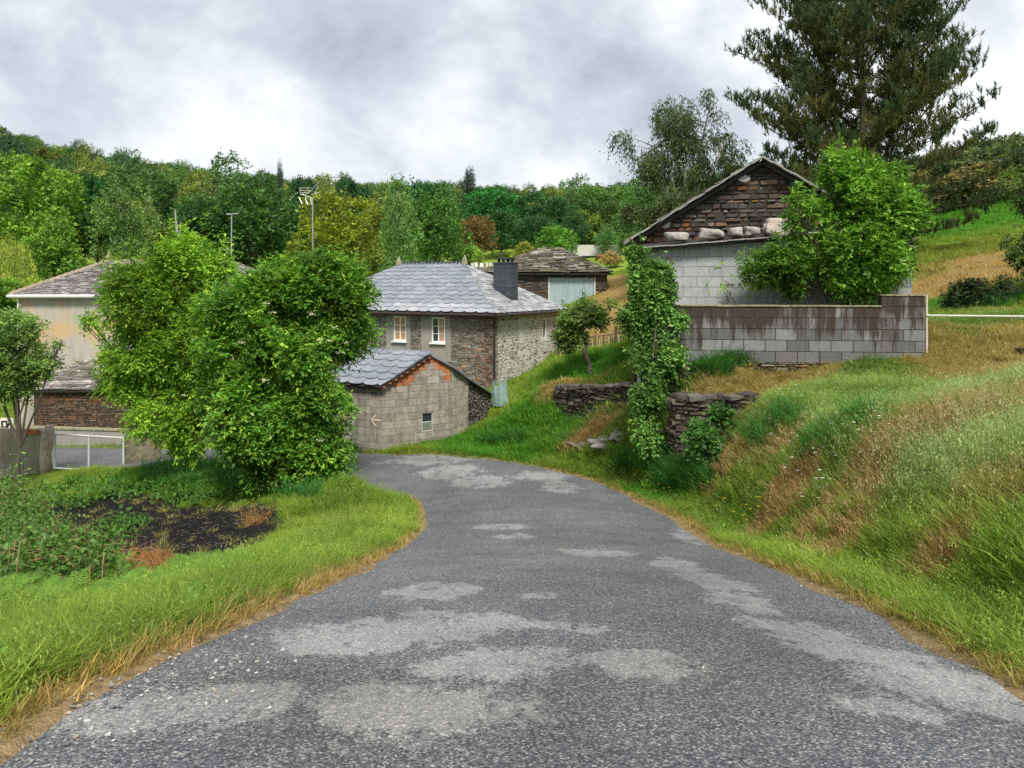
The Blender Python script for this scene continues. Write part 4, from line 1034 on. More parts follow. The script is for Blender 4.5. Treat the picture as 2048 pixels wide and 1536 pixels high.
for k in range(28):
    c = PKf + dr_ * (5.6 * (k + .5) / 28); d = np.array([dr_[1], -dr_[0], 0])
    mb.prism([c - dr_ * .1 - d * .1 - Z3 * .03, c + dr_ * .1 - d * .1 - Z3 * .03, c + dr_ * .11 + Z3 * .06, c - dr_ * .09 + Z3 * .11], [c - dr_ * .1 - d * .11, c + dr_ * .1 - d * .11, c + dr_ * .11 + Z3 * .07 - d * .012, c - dr_ * .09 + Z3 * .12 - d * .012])
mb.build('ridge_crest', M_slate, sroof, col=True)
mb = MB()
for k in range(9):      # tile ends under the verge
    f = (k + .6) / 9; q = E0 + (PKf - E0) * f - Z3 * .075; mb = MB(); mb.box(q + Z3 * .01, (.035, .03, .018), U2, N2, Z3); mb.build('verge_tile', M_orange, sroof, col=True)

# ------------------------------------------------------------------ barn with grey corrugated door, behind the house
bo = px(968, 560, 50); bo[2] = 0; bu, bv = unit((1, .02, 0)), unit((-.02, 1, 0)); bN = -bv
barn = thing('slab_roofed_barn', "dark stone barn with rough stone slab roof and pale blue corrugated door", 'barn', (bo[0], bo[1], -1.8))
BW = 7.75; ez = .62; dz0 = (HZ - 700) / F * 50; door = (4.05, dz0, 7.0, .50)
mb = MB(); wall_slab(mb, bo, bu, bN, [(0, -4.5), (BW, -4.5), (BW, ez), (0, ez)], .5, holes=[door])
masonry(mb, bo, bu, bN, [(0, -2.6), (BW, -2.6), (BW, ez), (0, ez)], (.07, .13), (.2, .7), .015, .05, .05, .4, rng=rg, holes=[door]); mb.build('front_wall', [M_mortar_dark, M_slatestone], barn, col=True)
mb = MB()
wall_slab(mb, bo + bu * BW + bv * .5, bv, bu, [(0, -4.5), (6, -4.5), (6, ez), (0, ez)], .5); wall_slab(mb, bo + bv * .5 + bu * .5, bv, bu, [(0, -4.5), (6, -4.5), (6, ez), (0, ez)], .5); wall_slab(mb, bo + bv * 6.5 + bu * .5, bu, bN, [(0, -4.5), (6.7, -4.5), (6.7, ez), (0, ez)], .4)
mb.build('rear_wall', [M_mortar_dark], barn)
M_corr = mat_plain("pale_blue_sheet", (.33, .41, .44), (.40, .48, .51), 1.2, .5, .1, .2, stretch=(1, 1, .3))
mb = MB(); nn = 72
for k in range(nn):
    a, b = door[0] + .05 + (door[2] - door[0] - .1) * k / nn, door[0] + .05 + (door[2] - door[0] - .1) * (k + 1) / nn
    o1 = .05 if k % 4 in (1, 2) else .09; o2 = .05 if (k + 1) % 4 in (1, 2) else .09
    mb.poly([bo + bu * a + Z3 * (dz0) - bN * o1, bo + bu * b + Z3 * dz0 - bN * o2, bo + bu * b + Z3 * .46 - bN * o2, bo + bu * a + Z3 * .46 - bN * o1])
dd_ = mb.build('door', M_corr, barn)
for a in (door[0] + .03, door[2] - .03):
    mb = MB(); mb.box(bo + bu * a + Z3 * (dz0 + .5) / 2 - bN * .02, (.05, .03, (.5 - dz0) / 2), bu, bN, Z3); mb.build('door_post', M_mortar_pale, dd_)
mb = MB(); mb.box(bo + bu * 5.5 + Z3 * .56 + bN * .03, (1.9, .06, .06), bu, bN, Z3); mb.build('lintel', M_mortar_dark, barn)
AP = px(1085, 499, 53.4); AP2 = px(1122, 500, 53.6)
ee = [bo + bu * (-.4) + bN * .4 + Z3 * .72, bo + bu * (BW + .3) + bN * .4 + Z3 * .72, bo + bu * (BW + .3) + bv * 7 + Z3 * .72, bo + bu * (-.4) + bv * 7 + Z3 * .72]
mb = MB(); kk = dict(w=.62, h=.20, t=.05, round_=False, rough=1.0, colf=lambda u, v, r: tuple(np.ones(3) * (.5 + .9 * r.rand())) )
roof_plane(mb, [ee[0], ee[1], AP2, AP], rng=R(21), **kk); roof_plane(mb, [ee[1], ee[2], AP2], rng=R(22), **kk); roof_plane(mb, [ee[3], ee[0], AP], rng=R(23), **kk); roof_plane(mb, [ee[2], ee[3], AP, AP2], rng=R(24), **kk)
mb.build('roof', [M_roofcore, M_slabdark], barn, col=True)

# ------------------------------------------------------------------ big rendered house on the left
LO = np.array([(35 - 1024) / F * 40, 40, 0]); lu = np.array([1., 0, 0]); lN = np.array([0, -1., 0]); LW = 12.4
lh = thing('rendered_house', "long house with stained beige render, white gutter and grey slate hipped roof", 'house', (LO[0], LO[1], -7.0))
leave = (HZ - 592) / F * 40
mb = MB(); wall_slab(mb, LO, lu, lN, [(0, -8), (LW, -8), (LW, leave), (0, leave)], .4); wall_slab(mb, LO + np.array([0, .4, 0]), np.array([0, 1., 0]), np.array([-1., 0, 0]), [(0, -8), (8, -8), (8, leave), (0, leave)], .4)
wall_slab(mb, LO + np.array([LW, .4, 0]), np.array([0, 1., 0]), np.array([1., 0, 0]), [(0, -8), (8, -8), (8, leave), (0, leave)], .4); wall_slab(mb, LO + np.array([.4, 8.4, 0]), lu, -lN, [(0, -8), (LW - .8, -8), (LW - .8, leave), (0, leave)], .4)
mb.build('wall', M_render, lh)
a = -.25; E = [LO + np.array([a, -.3, leave + .03]), LO + np.array([LW - a, -.3, leave + .03]), LO + np.array([LW - a, 8.7, leave + .03]), LO + np.array([a, 8.7, leave + .03])]
Ra, Rb = px(218, 523, 44.2), np.array([LO[0] + LW - 3.0, 44.2, px(0, 523, 44.2)[2]])
kk = dict(w=.34, h=.17, t=.014, round_=False, rough=.6, colf=lambda u, v, r: tuple(np.array([.96, .93, .94]) * (.55 + .75 * r.rand())))
mb = MB(); roof_plane(mb, [E[0], E[1], Rb, Ra], rng=R(31), **kk); roof_plane(mb, [E[1], E[2], Rb], rng=R(32), **kk); roof_plane(mb, [E[3], E[0], Ra], rng=R(33), **kk); roof_plane(mb, [E[2], E[3], Ra, Rb], rng=R(34), w=.6, h=.3, t=.014, round_=False, rough=.5)
lroof = mb.build('roof', [M_roofcore, M_oldslab], lh, col=True)
mb = MB()
def capping(mb, A, B, n, w=.13):
    for k in range(n):
        p, q = A + (B - A) * k / n, A + (B - A) * (k + .96) / n; mb.tube([p + Z3 * .03, q + Z3 * .05], [w * .8, w], 6)
capping(mb, E[0], Ra, 16); capping(mb, Ra, Rb, 26, .09)
mb.build('ridge_tile', mat_plain("lichened_ridge_tile", (.22, .17, .12), (.36, .30, .22), 6), lroof)
mb = MB(); mb.box(Ra + Z3 * .14, (.16, .16, .16)); mb.prism([Ra + np.array([x, y_, .3]) for x, y_ in ((-.1, -.1), (.1, -.1), (.1, .1), (-.1, .1))], [Ra + np.array([x, y_, .62]) for x, y_ in ((-.02, -.02), (.02, -.02), (.02, .02), (-.02, .02))]); mb.build('finial', M_lichen, lroof)
mb = MB(); mb.tube([E[0] + np.array([-.05, -.06, -.03]), E[1] + np.array([.05, -.06, -.03])], .07, 8); mb.box((E[0] + E[1]) / 2 + np.array([0, .03, -.06]), (LW / 2 + .25, .02, .08)); mb.build('gutter', M_white, lh)
mb = MB(); mb.tube([LO + np.array([.1, -.12, leave]), LO + np.array([.1, -.12, -6.8])], .04, 6); mb.build('downpipe', M_white, lh)
# lean-to of the rendered house: slab roof and brown stone wall
l0 = px(62, 780, 36.6); le = l0[2]; lw0 = l0[0]; lw1 = -12.2; ltop = (HZ - 722) / F * 40
mb = MB(); a0, a1 = np.array([lw0 - .1, 36.4, le]), np.array([lw1, 36.4, le]); b1, b0 = np.array([lw1, 39.98, ltop]), np.array([lw0 + .6, 39.98, ltop])
roof_plane(mb, [a0, a1, b1, b0], rng=R(41), w=.42, h=.2, t=.022, round_=False, rough=.9, colf=lambda u, v, r: tuple(np.array([1.15, 1.12, 1.05]) * (.55 + .8 * r.rand())))
lt = mb.build('lean_to_roof', [M_roofcore, M_oldslab], lh, col=True)
mb = MB(); lo_ = np.array([lw0 + .1, 36.65, 0]); LL = lw1 - lw0 - .3
wall_slab(mb, lo_, lu, lN, [(0, -8), (LL, -8), (LL, le - .06), (0, le - .06)], .4)
def lcol(u, z, r):
    if z > le - .6 and r.rand() < .4: return (1.7, 1.15, .6)
    return (1.35, 1.15, .95)
masonry(mb, lo_, lu, lN, [(0, -7.2), (LL, -7.2), (LL, le - .06), (0, le - .06)], (.05, .10), (.15, .5), .012, .05, .035, .5, rng=rg, colf=lcol)
mb.build('lean_to_wall', [M_mortar_dark, M_slatestone], lh, col=True)
mb = MB(); wall_slab(mb, lo_ + np.array([0, .4, 0]), np.array([0, 1., 0]), np.array([-1., 0, 0]), [(0, -8), (3, -8), (3, ltop - .12), (0, le - .1)], .4); mb.build('lean_to_wall', M_mortar_dark, lh)

# ------------------------------------------------------------------ stone barn with the grey block lean-to (right)
B0 = px(1268, 570, 19.9); u_ = unit((.98, -.19, 0)); v_ = unit((.19, .98, 0)); n_ = -v_
rb = thing('stone_barn', "dark dry stone barn gable with pale grey block lean-to in front", 'barn', (B0[0], B0[1], -2.8))
GW = 6.1; gz1 = (HZ - 483) / F * 19.9; pkz = (HZ - 326) / F * 19.34
mb = MB(); gpoly = [(0, -4.2), (GW, -4.2), (GW, gz1), (GW / 2, pkz), (0, gz1)]
wall_slab(mb, B0, u_, n_, gpoly, .5)
def bcol(u, z, r):
    if z < 1.75 and u < 1.6 and r.rand() < .5: return (1.7, 1.1, .75)
    if r.rand() < .04: return (2.2, 1.25, .5)
    if r.rand() < .06: return (2.0, 1.9, 1.8)
    return tuple(np.ones(3) * (.75 + .5 * r.rand()))
masonry(mb, B0, u_, n_, [(0, .5), (GW, .5), (GW, gz1), (GW / 2, pkz), (0, gz1)], (.055, .155), (.14, .46), .020, .06, .07, .6, rng=R(51), colf=bcol)
masonry(mb, B0, u_, n_, [(0, -3.2), (.36, -3.2), (.36, .5), (0, .5)], (.05, .12), (.12, .3), .016, .06, .05, .5, rng=R(52), colf=bcol)
mb.build('gable_wall', [M_mortar_dark, M_slatestone], rb, col=True)
mb = MB(); wall_slab(mb, B0 + v_ * .5 , v_, -u_, [(0, -4.2), (7, -4.2), (7, gz1), (0, gz1)], .5); wall_slab(mb, B0 + v_ * .5 + u_ * GW, v_, u_, [(0, -4.2), (7, -4.2), (7, gz1), (0, gz1)], .5); wall_slab(mb, B0 + v_ * 7.5, u_, v_, [(0, -4.2), (GW, -4.2), (GW, gz1), (GW / 2, pkz), (0, gz1)], .4)
masonry(mb, B0, v_, -u_, [(0, -3.2), (7.5, -3.2), (7.5, gz1), (0, gz1)], (.05, .12), (.12, .4), .016, .06, .05, .5, rng=R(53), colf=bcol)
mb.build('side_wall', [M_mortar_dark, M_slatestone], rb, col=True)
mb = MB()
M_quartz = mat_stone("white_quartz", [(.55, .53, .53), (.62, .60, .60)], .2, scale=7)
for (x, y, w, h) in ((1487, 357, 30, 20), (1328, 449, 30, 20)):
    d = np.array([(x - 1024) / F, 1, (HZ - y) / F]); s = (B0 @ n_) / (d @ n_); p = d * s; uu = (p - B0) @ u_; zz = p[2]; k = s / F
    th = np.linspace(0, 6.283, 11)[:-1]; q = [(uu + w / 2 * k * math.cos(a) * (.8 + .3 * rg.rand()), zz + h / 2 * k * math.sin(a) * (.8 + .3 * rg.rand())) for a in th]
    mb = MB(); mb.prism([B0 + u_ * a + Z3 * b + n_ * .0 for a, b in q], [B0 + u_ * (uu + (a - uu) * .75) + Z3 * (zz + (b - zz) * .75) + n_ * (.085 + .02 * rg.rand()) for a, b in q])
    mb.build('quartz_stone', M_quartz, rb, col=True)
# roof
M_edge = mat_plain("weathered_roof_edge", (.20, .19, .175), (.34, .33, .31), 12, .9, .6)
mb = MB(); o_ = .22
rp = [B0 + u_ * (GW / 2) + n_ * o_ + Z3 * (pkz + .05), B0 - u_ * .22 + n_ * o_ + Z3 * (gz1 - .10), B0 - u_ * .22 + v_ * 7.8 + Z3 * (gz1 - .10), B0 + u_ * (GW / 2) + v_ * 7.8 + Z3 * (pkz + .05)]
rq_ = [rp[0], B0 + u_ * (GW + .25) + n_ * o_ + Z3 * (gz1 - .11), B0 + u_ * (GW + .25) + v_ * 7.8 + Z3 * (gz1 - .11), rp[3]]
kk = dict(w=.5, h=.3, t=.03, round_=False, rough=.9, colf=lambda u, v, r: tuple(np.ones(3) * (.6 + .6 * r.rand())))
roof_plane(mb, [rp[2], rp[1], rp[0], rp[3]], rng=R(61), **kk); roof_plane(mb, [rq_[1], rq_[2], rq_[3], rq_[0]], rng=R(62), **kk)
for i, (A_, B_) in enumerate(((rp[1], rp[0]), (rq_[1], rq_[0]))):        # irregular verge slabs
    n = 15
    for k in range(n):
        p, q = A_ + (B_ - A_) * k / n, A_ + (B_ - A_) * (k + 1.05) / n; dv = unit(B_ - A_); nn_ = np.cross(dv, v_); nn_ = nn_ if nn_[2] > 0 else -nn_
        mb.box((p + q) / 2 + nn_ * (.035 + .012 * (k % 2)) + n_ * (.02 + .04 * rg.rand()), (np.linalg.norm(q - p) / 2, .12, .014 + .006 * rg.rand()), dv, n_, nn_, 2)
broof = mb.build('roof', [M_roofcore, M_slabdark, M_edge], rb, col=True)
# block lean-to
ltop0 = (HZ - 498) / F * 18.5; ltop1 = ltop0 + .34
path = [B0 + u_ * .10 + n_ * .02, B0 + u_ * .12 + n_ * .85, B0 + u_ * .20 + n_ * 1.13, B0 + u_ * .36 + n_ * 1.30, B0 + u_ * .62 + n_ * 1.37, B0 + u_ * 6.05 + n_ * 1.37]
mb = MB()
for i in range(len(path) - 1):
    A_, B_ = path[i].copy(), path[i + 1].copy(); A_[2] = B_[2] = 0; U_, N_, L_ = face(A_, B_)
    zt0 = ltop0 + (.34 if i == len(path) - 2 else 0); pl = [(0, -3.0), (L_, -3.0), (L_, zt0), (0, ltop0)]
    wall_slab(mb, A_, U_, N_, pl, .18)
    masonry(mb, A_, U_, N_, [(0, -2.6), (L_, -2.6), (L_, ltop0 + (.34 if i == 4 else 0)), (0, ltop0)], (.232, .232), (.57, .57) if i == 4 else (L_, L_), .012, .02, .010, 0, rng=R(71 + i), block=True)
A_ = path[-1].copy(); A_[2] = 0; wall_slab(mb, A_ + v_ * .0, v_, u_, [(.18, -3), (1.37, -3), (1.37, ltop1 + .2), (.18, ltop1)], .18)
masonry(mb, A_, v_, u_, [(0, -2), (1.37, -2), (1.37, ltop1 + .2), (0, ltop1)], (.232, .232), (.57, .57), .012, .02, .010, 0, rng=R(79), block=True)
M_pblock = mat_stone("pale_grey_block", [(.36, .375, .375), (.385, .40, .40), (.34, .355, .355), (.37, .385, .38), (.40, .41, .405)], .15, (.29, .29, .28), .35, scale=3, streak=.35)
mb.build('lean_to_wall', [mat_plain("pale_cement_joint", (.22, .225, .22), (.29, .295, .29), 8), M_pblock], rb, col=True)
mb = MB()
f0, f1 = B0 + u_ * (-.05) + n_ * 1.62 + Z3 * (ltop0 - .02), B0 + u_ * 6.1 + n_ * 1.62 + Z3 * (ltop0 + .44); g0, g1 = B0 - u_ * .05 + n_ * .06 + Z3 * (ltop0 + .16), B0 + u_ * 6.1 + n_ * .06 + Z3 * (ltop0 + .62)
plate(mb, [f0, f1, g1, g0], .05)
n = 14
for k in range(n):
    p, q = f0 + (f1 - f0) * k / n, f0 + (f1 - f0) * (k + 1.03) / n; mb.box((p + q) / 2 + Z3 * (.012 + .008 * (k % 2)) - n_ * .2, (np.linalg.norm(q - p) / 2, .24 + .03 * rg.rand(), .014), unit(f1 - f0), n_, np.cross(unit(f1 - f0), n_) * -1 if np.cross(unit(f1 - f0), n_)[2] < 0 else np.cross(unit(f1 - f0), n_), 1)
mb.build('lean_to_roof', [M_roofcore, M_edge], rb, col=True)
# boulders that weigh the lean-to roof down
def rock(name, c, h, seed, mat, label, cat='boulder', group=None, sub=3, n=.22, sq=.55):
    r = R(seed); import bmesh as _b
    bm = _b.new(); _b.ops.create_icosphere(bm, subdivisions=sub, radius=1)
    ph = r.rand(9) * 6.28
    for v in bm.verts:
        p = v.co; q = [math.copysign(abs(a) ** sq, a) for a in p]
        f = 1 + n * (math.sin(p.x * 2.3 + ph[0]) * math.sin(p.y * 2.7 + ph[1]) + .5 * math.sin(p.z * 4.1 + ph[2] + p.x * 3) + .35 * math.sin(p.y * 7 + ph[3] + p.z * 5))
        v.co = Vector((q[0] * h[0] * f, q[1] * h[1] * f, q[2] * h[2] * f)) * .78
    me = bpy.data.meshes.new(name); bm.to_mesh(me); bm.free(); me.materials.append(mat)
    me.polygons.foreach_set("use_smooth", [True] * len(me.polygons))
    o = link(name, me); o.location = tuple(c); return tag(o, label, cat, group)
M_granite = mat_plain("pale_granite", (.26, .235, .215), (.42, .385, .35), 5, .9, .9, d=.03); M_granite2 = mat_plain("buff_granite", (.40, .33, .26), (.50, .46, .41), 3.5, .9, .8, d=.03)
def on_roof(x, y, off=.95):
    d = np.array([(x - 1024) / F, 1, (HZ - y) / F]); s = ((B0 + n_ * off) @ n_) / (d @ n_); return d * s
for i, (x, y, w, h, lab, m) in enumerate([(1357, 474, 28, 12, "leftmost pinkish grey boulder on the lean-to roof edge, low and blocky", M_granite), (1421, 468, 32, 13, "wide grey boulder second from left on the lean-to roof", M_granite),
                                   (1470, 465, 18, 12, "small pale grey boulder in the middle of the lean-to roof row", M_granite), (1503, 463, 17, 12, "small rounded boulder beside the big buff boulder on the lean-to roof", M_granite), (1556, 455, 38, 20, "largest buff coloured boulder on the lean-to roof, next to the elder", M_granite2)]):
    c = on_roof(x, y); k = c[1] / F; rock('boulder', c, (w * k, .26, h * k), 100 + i, m, lab, 'boulder', "boulders lying on the lean-to roof")

# ------------------------------------------------------------------ parapet of stained blocks in front of the barn
W0 = px(1338, 614, 16.75); W1 = px(1849, 612, 16.1); W0[2] = W1[2] = 0; wu, wN, wL = face(W0, W1)
par = thing('parapet_wall', "weathered concrete block wall with dark brown stains on a dry stone base", 'wall', (W0[0], W0[1], -2.4))
zt_ = (HZ - 613) / F * 16.5; zr = (HZ - 592) / F * 16.1; zbt = (HZ - 723) / F * 16.7; stepu = wL * (1765 - 1338) / (1849 - 1338)
mb = MB()
for (a, b, top) in ((0, stepu, zt_), (stepu, wL, zr)):
    pl = [(a, zbt), (b, zbt), (b, top), (a, top)]; wall_slab(mb, W0, wu, wN, pl, .19)
nr_ = 5; ch_ = (zt_ - zbt) / nr_
masonry(mb, W0, wu, wN, [(0, zbt), (stepu, zbt), (stepu, zt_), (0, zt_)], (ch_, ch_), (.435, .435), .014, .01, .008, 0, rng=R(81), block=True)
masonry(mb, W0, wu, wN, [(stepu, zbt), (wL, zbt), (wL, zr), (stepu, zr)], (ch_, ch_), (.435, .435), .014, .01, .008, 0, rng=R(82), block=True)
masonry(mb, W1, v_ * 0 + unit((-wN[0], -wN[1], 0)), wu, [(0, zbt), (.19, zbt), (.19, zr), (0, zr)], (ch_, ch_), (.19, .19), .014, .01, .004, 0, rng=R(83), block=True)
mb.build('block_wall', [M_mortar_dark, M_weather], par, col=True)
mb = MB()
for (a, b, top) in ((-.03, stepu, zt_), (stepu - .02, wL + .03, zr)):
    n = int((b - a) / .25)
    for k in range(n):
        x0, x1 = a + (b - a) * k / n, a + (b - a) * (k + 1) / n; mb.box(W0 + wu * (x0 + x1) / 2 + Z3 * (top + .012 + .006 * rg.rand()) - wN * .09, ((x1 - x0) / 2, .115 + .01 * rg.rand(), .014), wu, wN, Z3)
mb.build('coping', M_lichen, par)
mb = MB(); wall_slab(mb, W0, wu, wN, [(0, -3.6), (wL, -3.6), (wL, zbt), (0, zbt)], .4, inset=-.0)
masonry(mb, W0, wu, wN, [(0, -3.2), (wL, -3.2), (wL, zbt), (0, zbt)], (.05, .13), (.12, .38), .016, .05, .07, .5, rng=R(84), colf=lambda u, z, r: (1.6, .95, .55) if r.rand() < .13 else (1, .93, .85))
mb.build('stone_base', [M_mortar_dark, M_rubble], par, col=True)
mb = MB(); A_ = W0 - wN * 1.9; U_, N_, L_ = face(A_, W0); wall_slab(mb, A_, U_, N_, [(0, -3.6), (L_ - .2, -3.6), (L_ - .2, zt_), (0, zt_)], .18); masonry(mb, A_, U_, N_, [(0, zbt), (L_, zbt), (L_, zt_), (0, zt_)], (ch_, ch_), (.435, .435), .014, .01, .008, 0, rng=R(85), block=True); mb.build('return_wall', [M_mortar_dark, M_weather], par, col=True)
# rail to the right and its post
rail = thing('fence_rail', "thin pale metal rail running right from the block wall", 'rail', (W1[0], W1[1], -1.4))
e0 = W1 + Z3 * (HZ - 631) / F * 16.1 + wu * .03; e1 = np.array([13.5, 15.9, (HZ - 634) / F * 15.9])
mb = MB(); mb.tube([e0, (e0 + e1) / 2 - Z3 * .01, e1], .022, 8); mb.build('rail_tube', M_mortar_pale, rail)
mb = MB(); mb.tube([np.array([13.5, 15.9, -2]), np.array([13.5, 15.9, .0 - .5])], .04, 8); mb.build('post', M_bark, rail)
mb = MB(); mb.tube([W1 + wu * .05 - wN * .02 + Z3 * (zbt - .1), W1 + wu * .05 - wN * .02 + Z3 * (zr + .02)], .022, 8); mb.build('edge_post', M_mortar_pale, rail)

# ------------------------------------------------------------------ dry stone walls
def drywall(label, pts, tops, foot, thick=.45, seed=0, name='dry_stone_wall', cf=None):
    """pts: ground plan corner points seen from the left; tops: top heights"""
    r_ = thing(name, label, 'wall', (pts[0][0], pts[0][1], foot)); mb = MB(); rr = R(seed)
    for i in range(len(pts) - 1):
        A_, B_ = np.array([*pts[i], 0.]), np.array([*pts[i + 1], 0.]); U_, N_, L_ = face(A_, B_); pl = [(0, foot - .4), (L_, foot - .4), (L_, tops[i + 1]), (0, tops[i])]
        wall_slab(mb, A_, U_, N_, pl, thick)
        masonry(mb, A_, U_, N_, pl, (.05, .15), (.10, .38), .02, .06, .09, .7, rng=rr, colf=cf)
        n = int(L_ / .22)       # loose cap stones
        for k in range(n):
            f = (k + .5) / n; c = A_ + U_ * L_ * f - N_ * thick * rr.rand() * .7 + Z3 * (tops[i] + (tops[i + 1] - tops[i]) * f + .02)
            h = np.array([.10 + .08 * rr.rand(), .10 + .08 * rr.rand(), .02 + .035 * rr.rand()]); th = rr.randn() * .5; U2_ = np.array([math.cos(th), math.sin(th), rr.randn() * .15]); U2_ /= np.linalg.norm(U2_); V2_ = unit(np.cross(Z3, U2_))
            mb.box(c, h, U2_, V2_, np.cross(U2_, V2_), 1)
    mb.build('stonework', [M_mortar_dark, M_rubble], r_, col=True); return r_
def XY(x, Y): return ((x - 1024) / F * Y, Y)
drywall("curved dry stone retaining wall on the green slope, left of the ivy", [XY(1110, 23.6), XY(1112, 22.4), XY(1180, 21.2), XY(1264, 19.85)], [-2.9, -2.9, -2.72, -2.5], -4.0, seed=91, cf=lambda u, z, r: tuple(np.array([.62, .58, .52]) * (.7 + .6 * r.rand())))
drywall("crumbling dry stone wall below the parapet, half covered by nettles", [XY(1338, 15.9), XY(1352, 15.55), XY(1420, 15.2), XY(1510, 14.9)], [-2.2, -2.2, -2.18, -2.1], -3.4, seed=92, cf=lambda u, z, r: tuple(np.array([.85, .72, .62]) * (.7 + .6 * r.rand())))
# rock outcrop
for i, (x, y, w, h, lab) in enumerate([(1215, 884, 45, 14, "grey slaty rock outcrop beside the ivy, the flat right part"), (1165, 890, 28, 9, "small brown rock ledge left of the slaty outcrop"), (1241, 868, 20, 14, "upright grey rock shard against the ivy")]):
    g = G(x, y + h * .6); k = g[1] / F; o = rock('rock', g + np.array([0, .15, 0]), (w * k, .35, h * k), 130 + i, M_granite if i != 1 else M_mortar_grey, lab, 'rock', sub=4, n=.45, sq=.8)
# the lower yard wall across the lane, seen through the gate
yw = thing('yard_wall', "low grey rendered wall across the lane, below the brown stone wall", 'wall', (-26, 34.4, -7))
mb = MB(); pts_ = [np.array([-28, 34.2, 0]), np.array([-20.5, 33.85, 0]), np.array([-14.3, 32.9, 0]), np.array([-11.5, 31.6, 0])]
for i in range(3):
    U_, N_, L_ = face(pts_[i], pts_[i + 1]); t0 = (HZ - (860 if i < 2 else 863)) / F * 33.5
    wall_slab(mb, pts_[i], U_, N_, [(0, -7.6), (L_, -7.6), (L_, t0), (0, t0 + .02)], .3)
mb.build('wall_face', M_patch, yw)
mb = MB()
for i in range(3):
    U_, N_, L_ = face(pts_[i], pts_[i + 1]); t0 = (HZ - (860 if i < 2 else 863)) / F * 33.5
    mb.box((pts_[i] + pts_[i + 1]) / 2 - N_ * .15 + Z3 * (t0 + .035), (L_ / 2, .19, .03), U_, N_, Z3)
mb.build('coping', M_lichen, yw)
# ------------------------------------------------------------------ foliage builders
def rnd_dirs(r, n, up=0.0):
    d = r.randn(n, 3); d[:, 2] += up; return d / np.linalg.norm(d, axis=1)[:, None]
def leaves_np(P, D, size, wr, r, fold=.18):
    """rhombic leaves at P pointing along D -> V, F"""
    n = len(P); D = D / (np.linalg.norm(D, axis=1)[:, None] + 1e-9)
    S = np.cross(D, r.randn(n, 3)); S /= (np.linalg.norm(S, axis=1)[:, None] + 1e-9); N = np.cross(D, S)
    flip = np.where(N[:, 2] < 0, -1, 1)[:, None]; N = N * flip
    s = size[:, None] if hasattr(size, '__len__') else size
    V = np.stack([P, P + D * s * .45 + S * s * wr + N * s * fold, P + D * s, P + D * s * .45 - S * s * wr + N * s * fold], 1)
    return V.reshape(-1, 3), np.arange(4 * n).reshape(n, 4)
def flat_leaves(P, D, size, wr, r, tilt=.5):
    """leaves whose blades mostly face the sky"""
    n = len(P); D = D / (np.linalg.norm(D, axis=1)[:, None] + 1e-9)
    N = np.array([0, 0, 1.]) + r.randn(n, 3) * tilt; S = np.cross(D, N); S /= (np.linalg.norm(S, axis=1)[:, None] + 1e-9); N = np.cross(S, D)
    s = size[:, None] if hasattr(size, '__len__') else size
    V = np.stack([P, P + D * s * .45 + S * s * wr - N * s * .05, P + D * s - N * s * .15, P + D * s * .45 - S * s * wr - N * s * .05], 1)
    return V.reshape(-1, 3), np.arange(4 * n).reshape(n, 4)
def lobe_points(lobes, n, r, shell=.30, up=.25):
    L = np.array(lobes, float); w = L[:, 3] * L[:, 4] + L[:, 4] * L[:, 5]; w = w / w.sum(); k = r.choice(len(L), n, p=w)
    d = rnd_dirs(r, n, up); rr = 1 - np.abs(r.randn(n)) * shell; rr = np.clip(rr, .15, 1.08)[:, None]
    P = L[k, :3] + d * L[k, 3:6] * rr; Nn = d / L[k, 3:6]; Nn /= np.linalg.norm(Nn, axis=1)[:, None]
    # drop points that sit deep inside another lobe
    keep = np.ones(n, bool)
    for l in L:
        q = (P - l[:3]) / l[3:6]; keep &= (np.sum(q * q, 1) > .16)
    return P[keep], Nn[keep], k[keep]
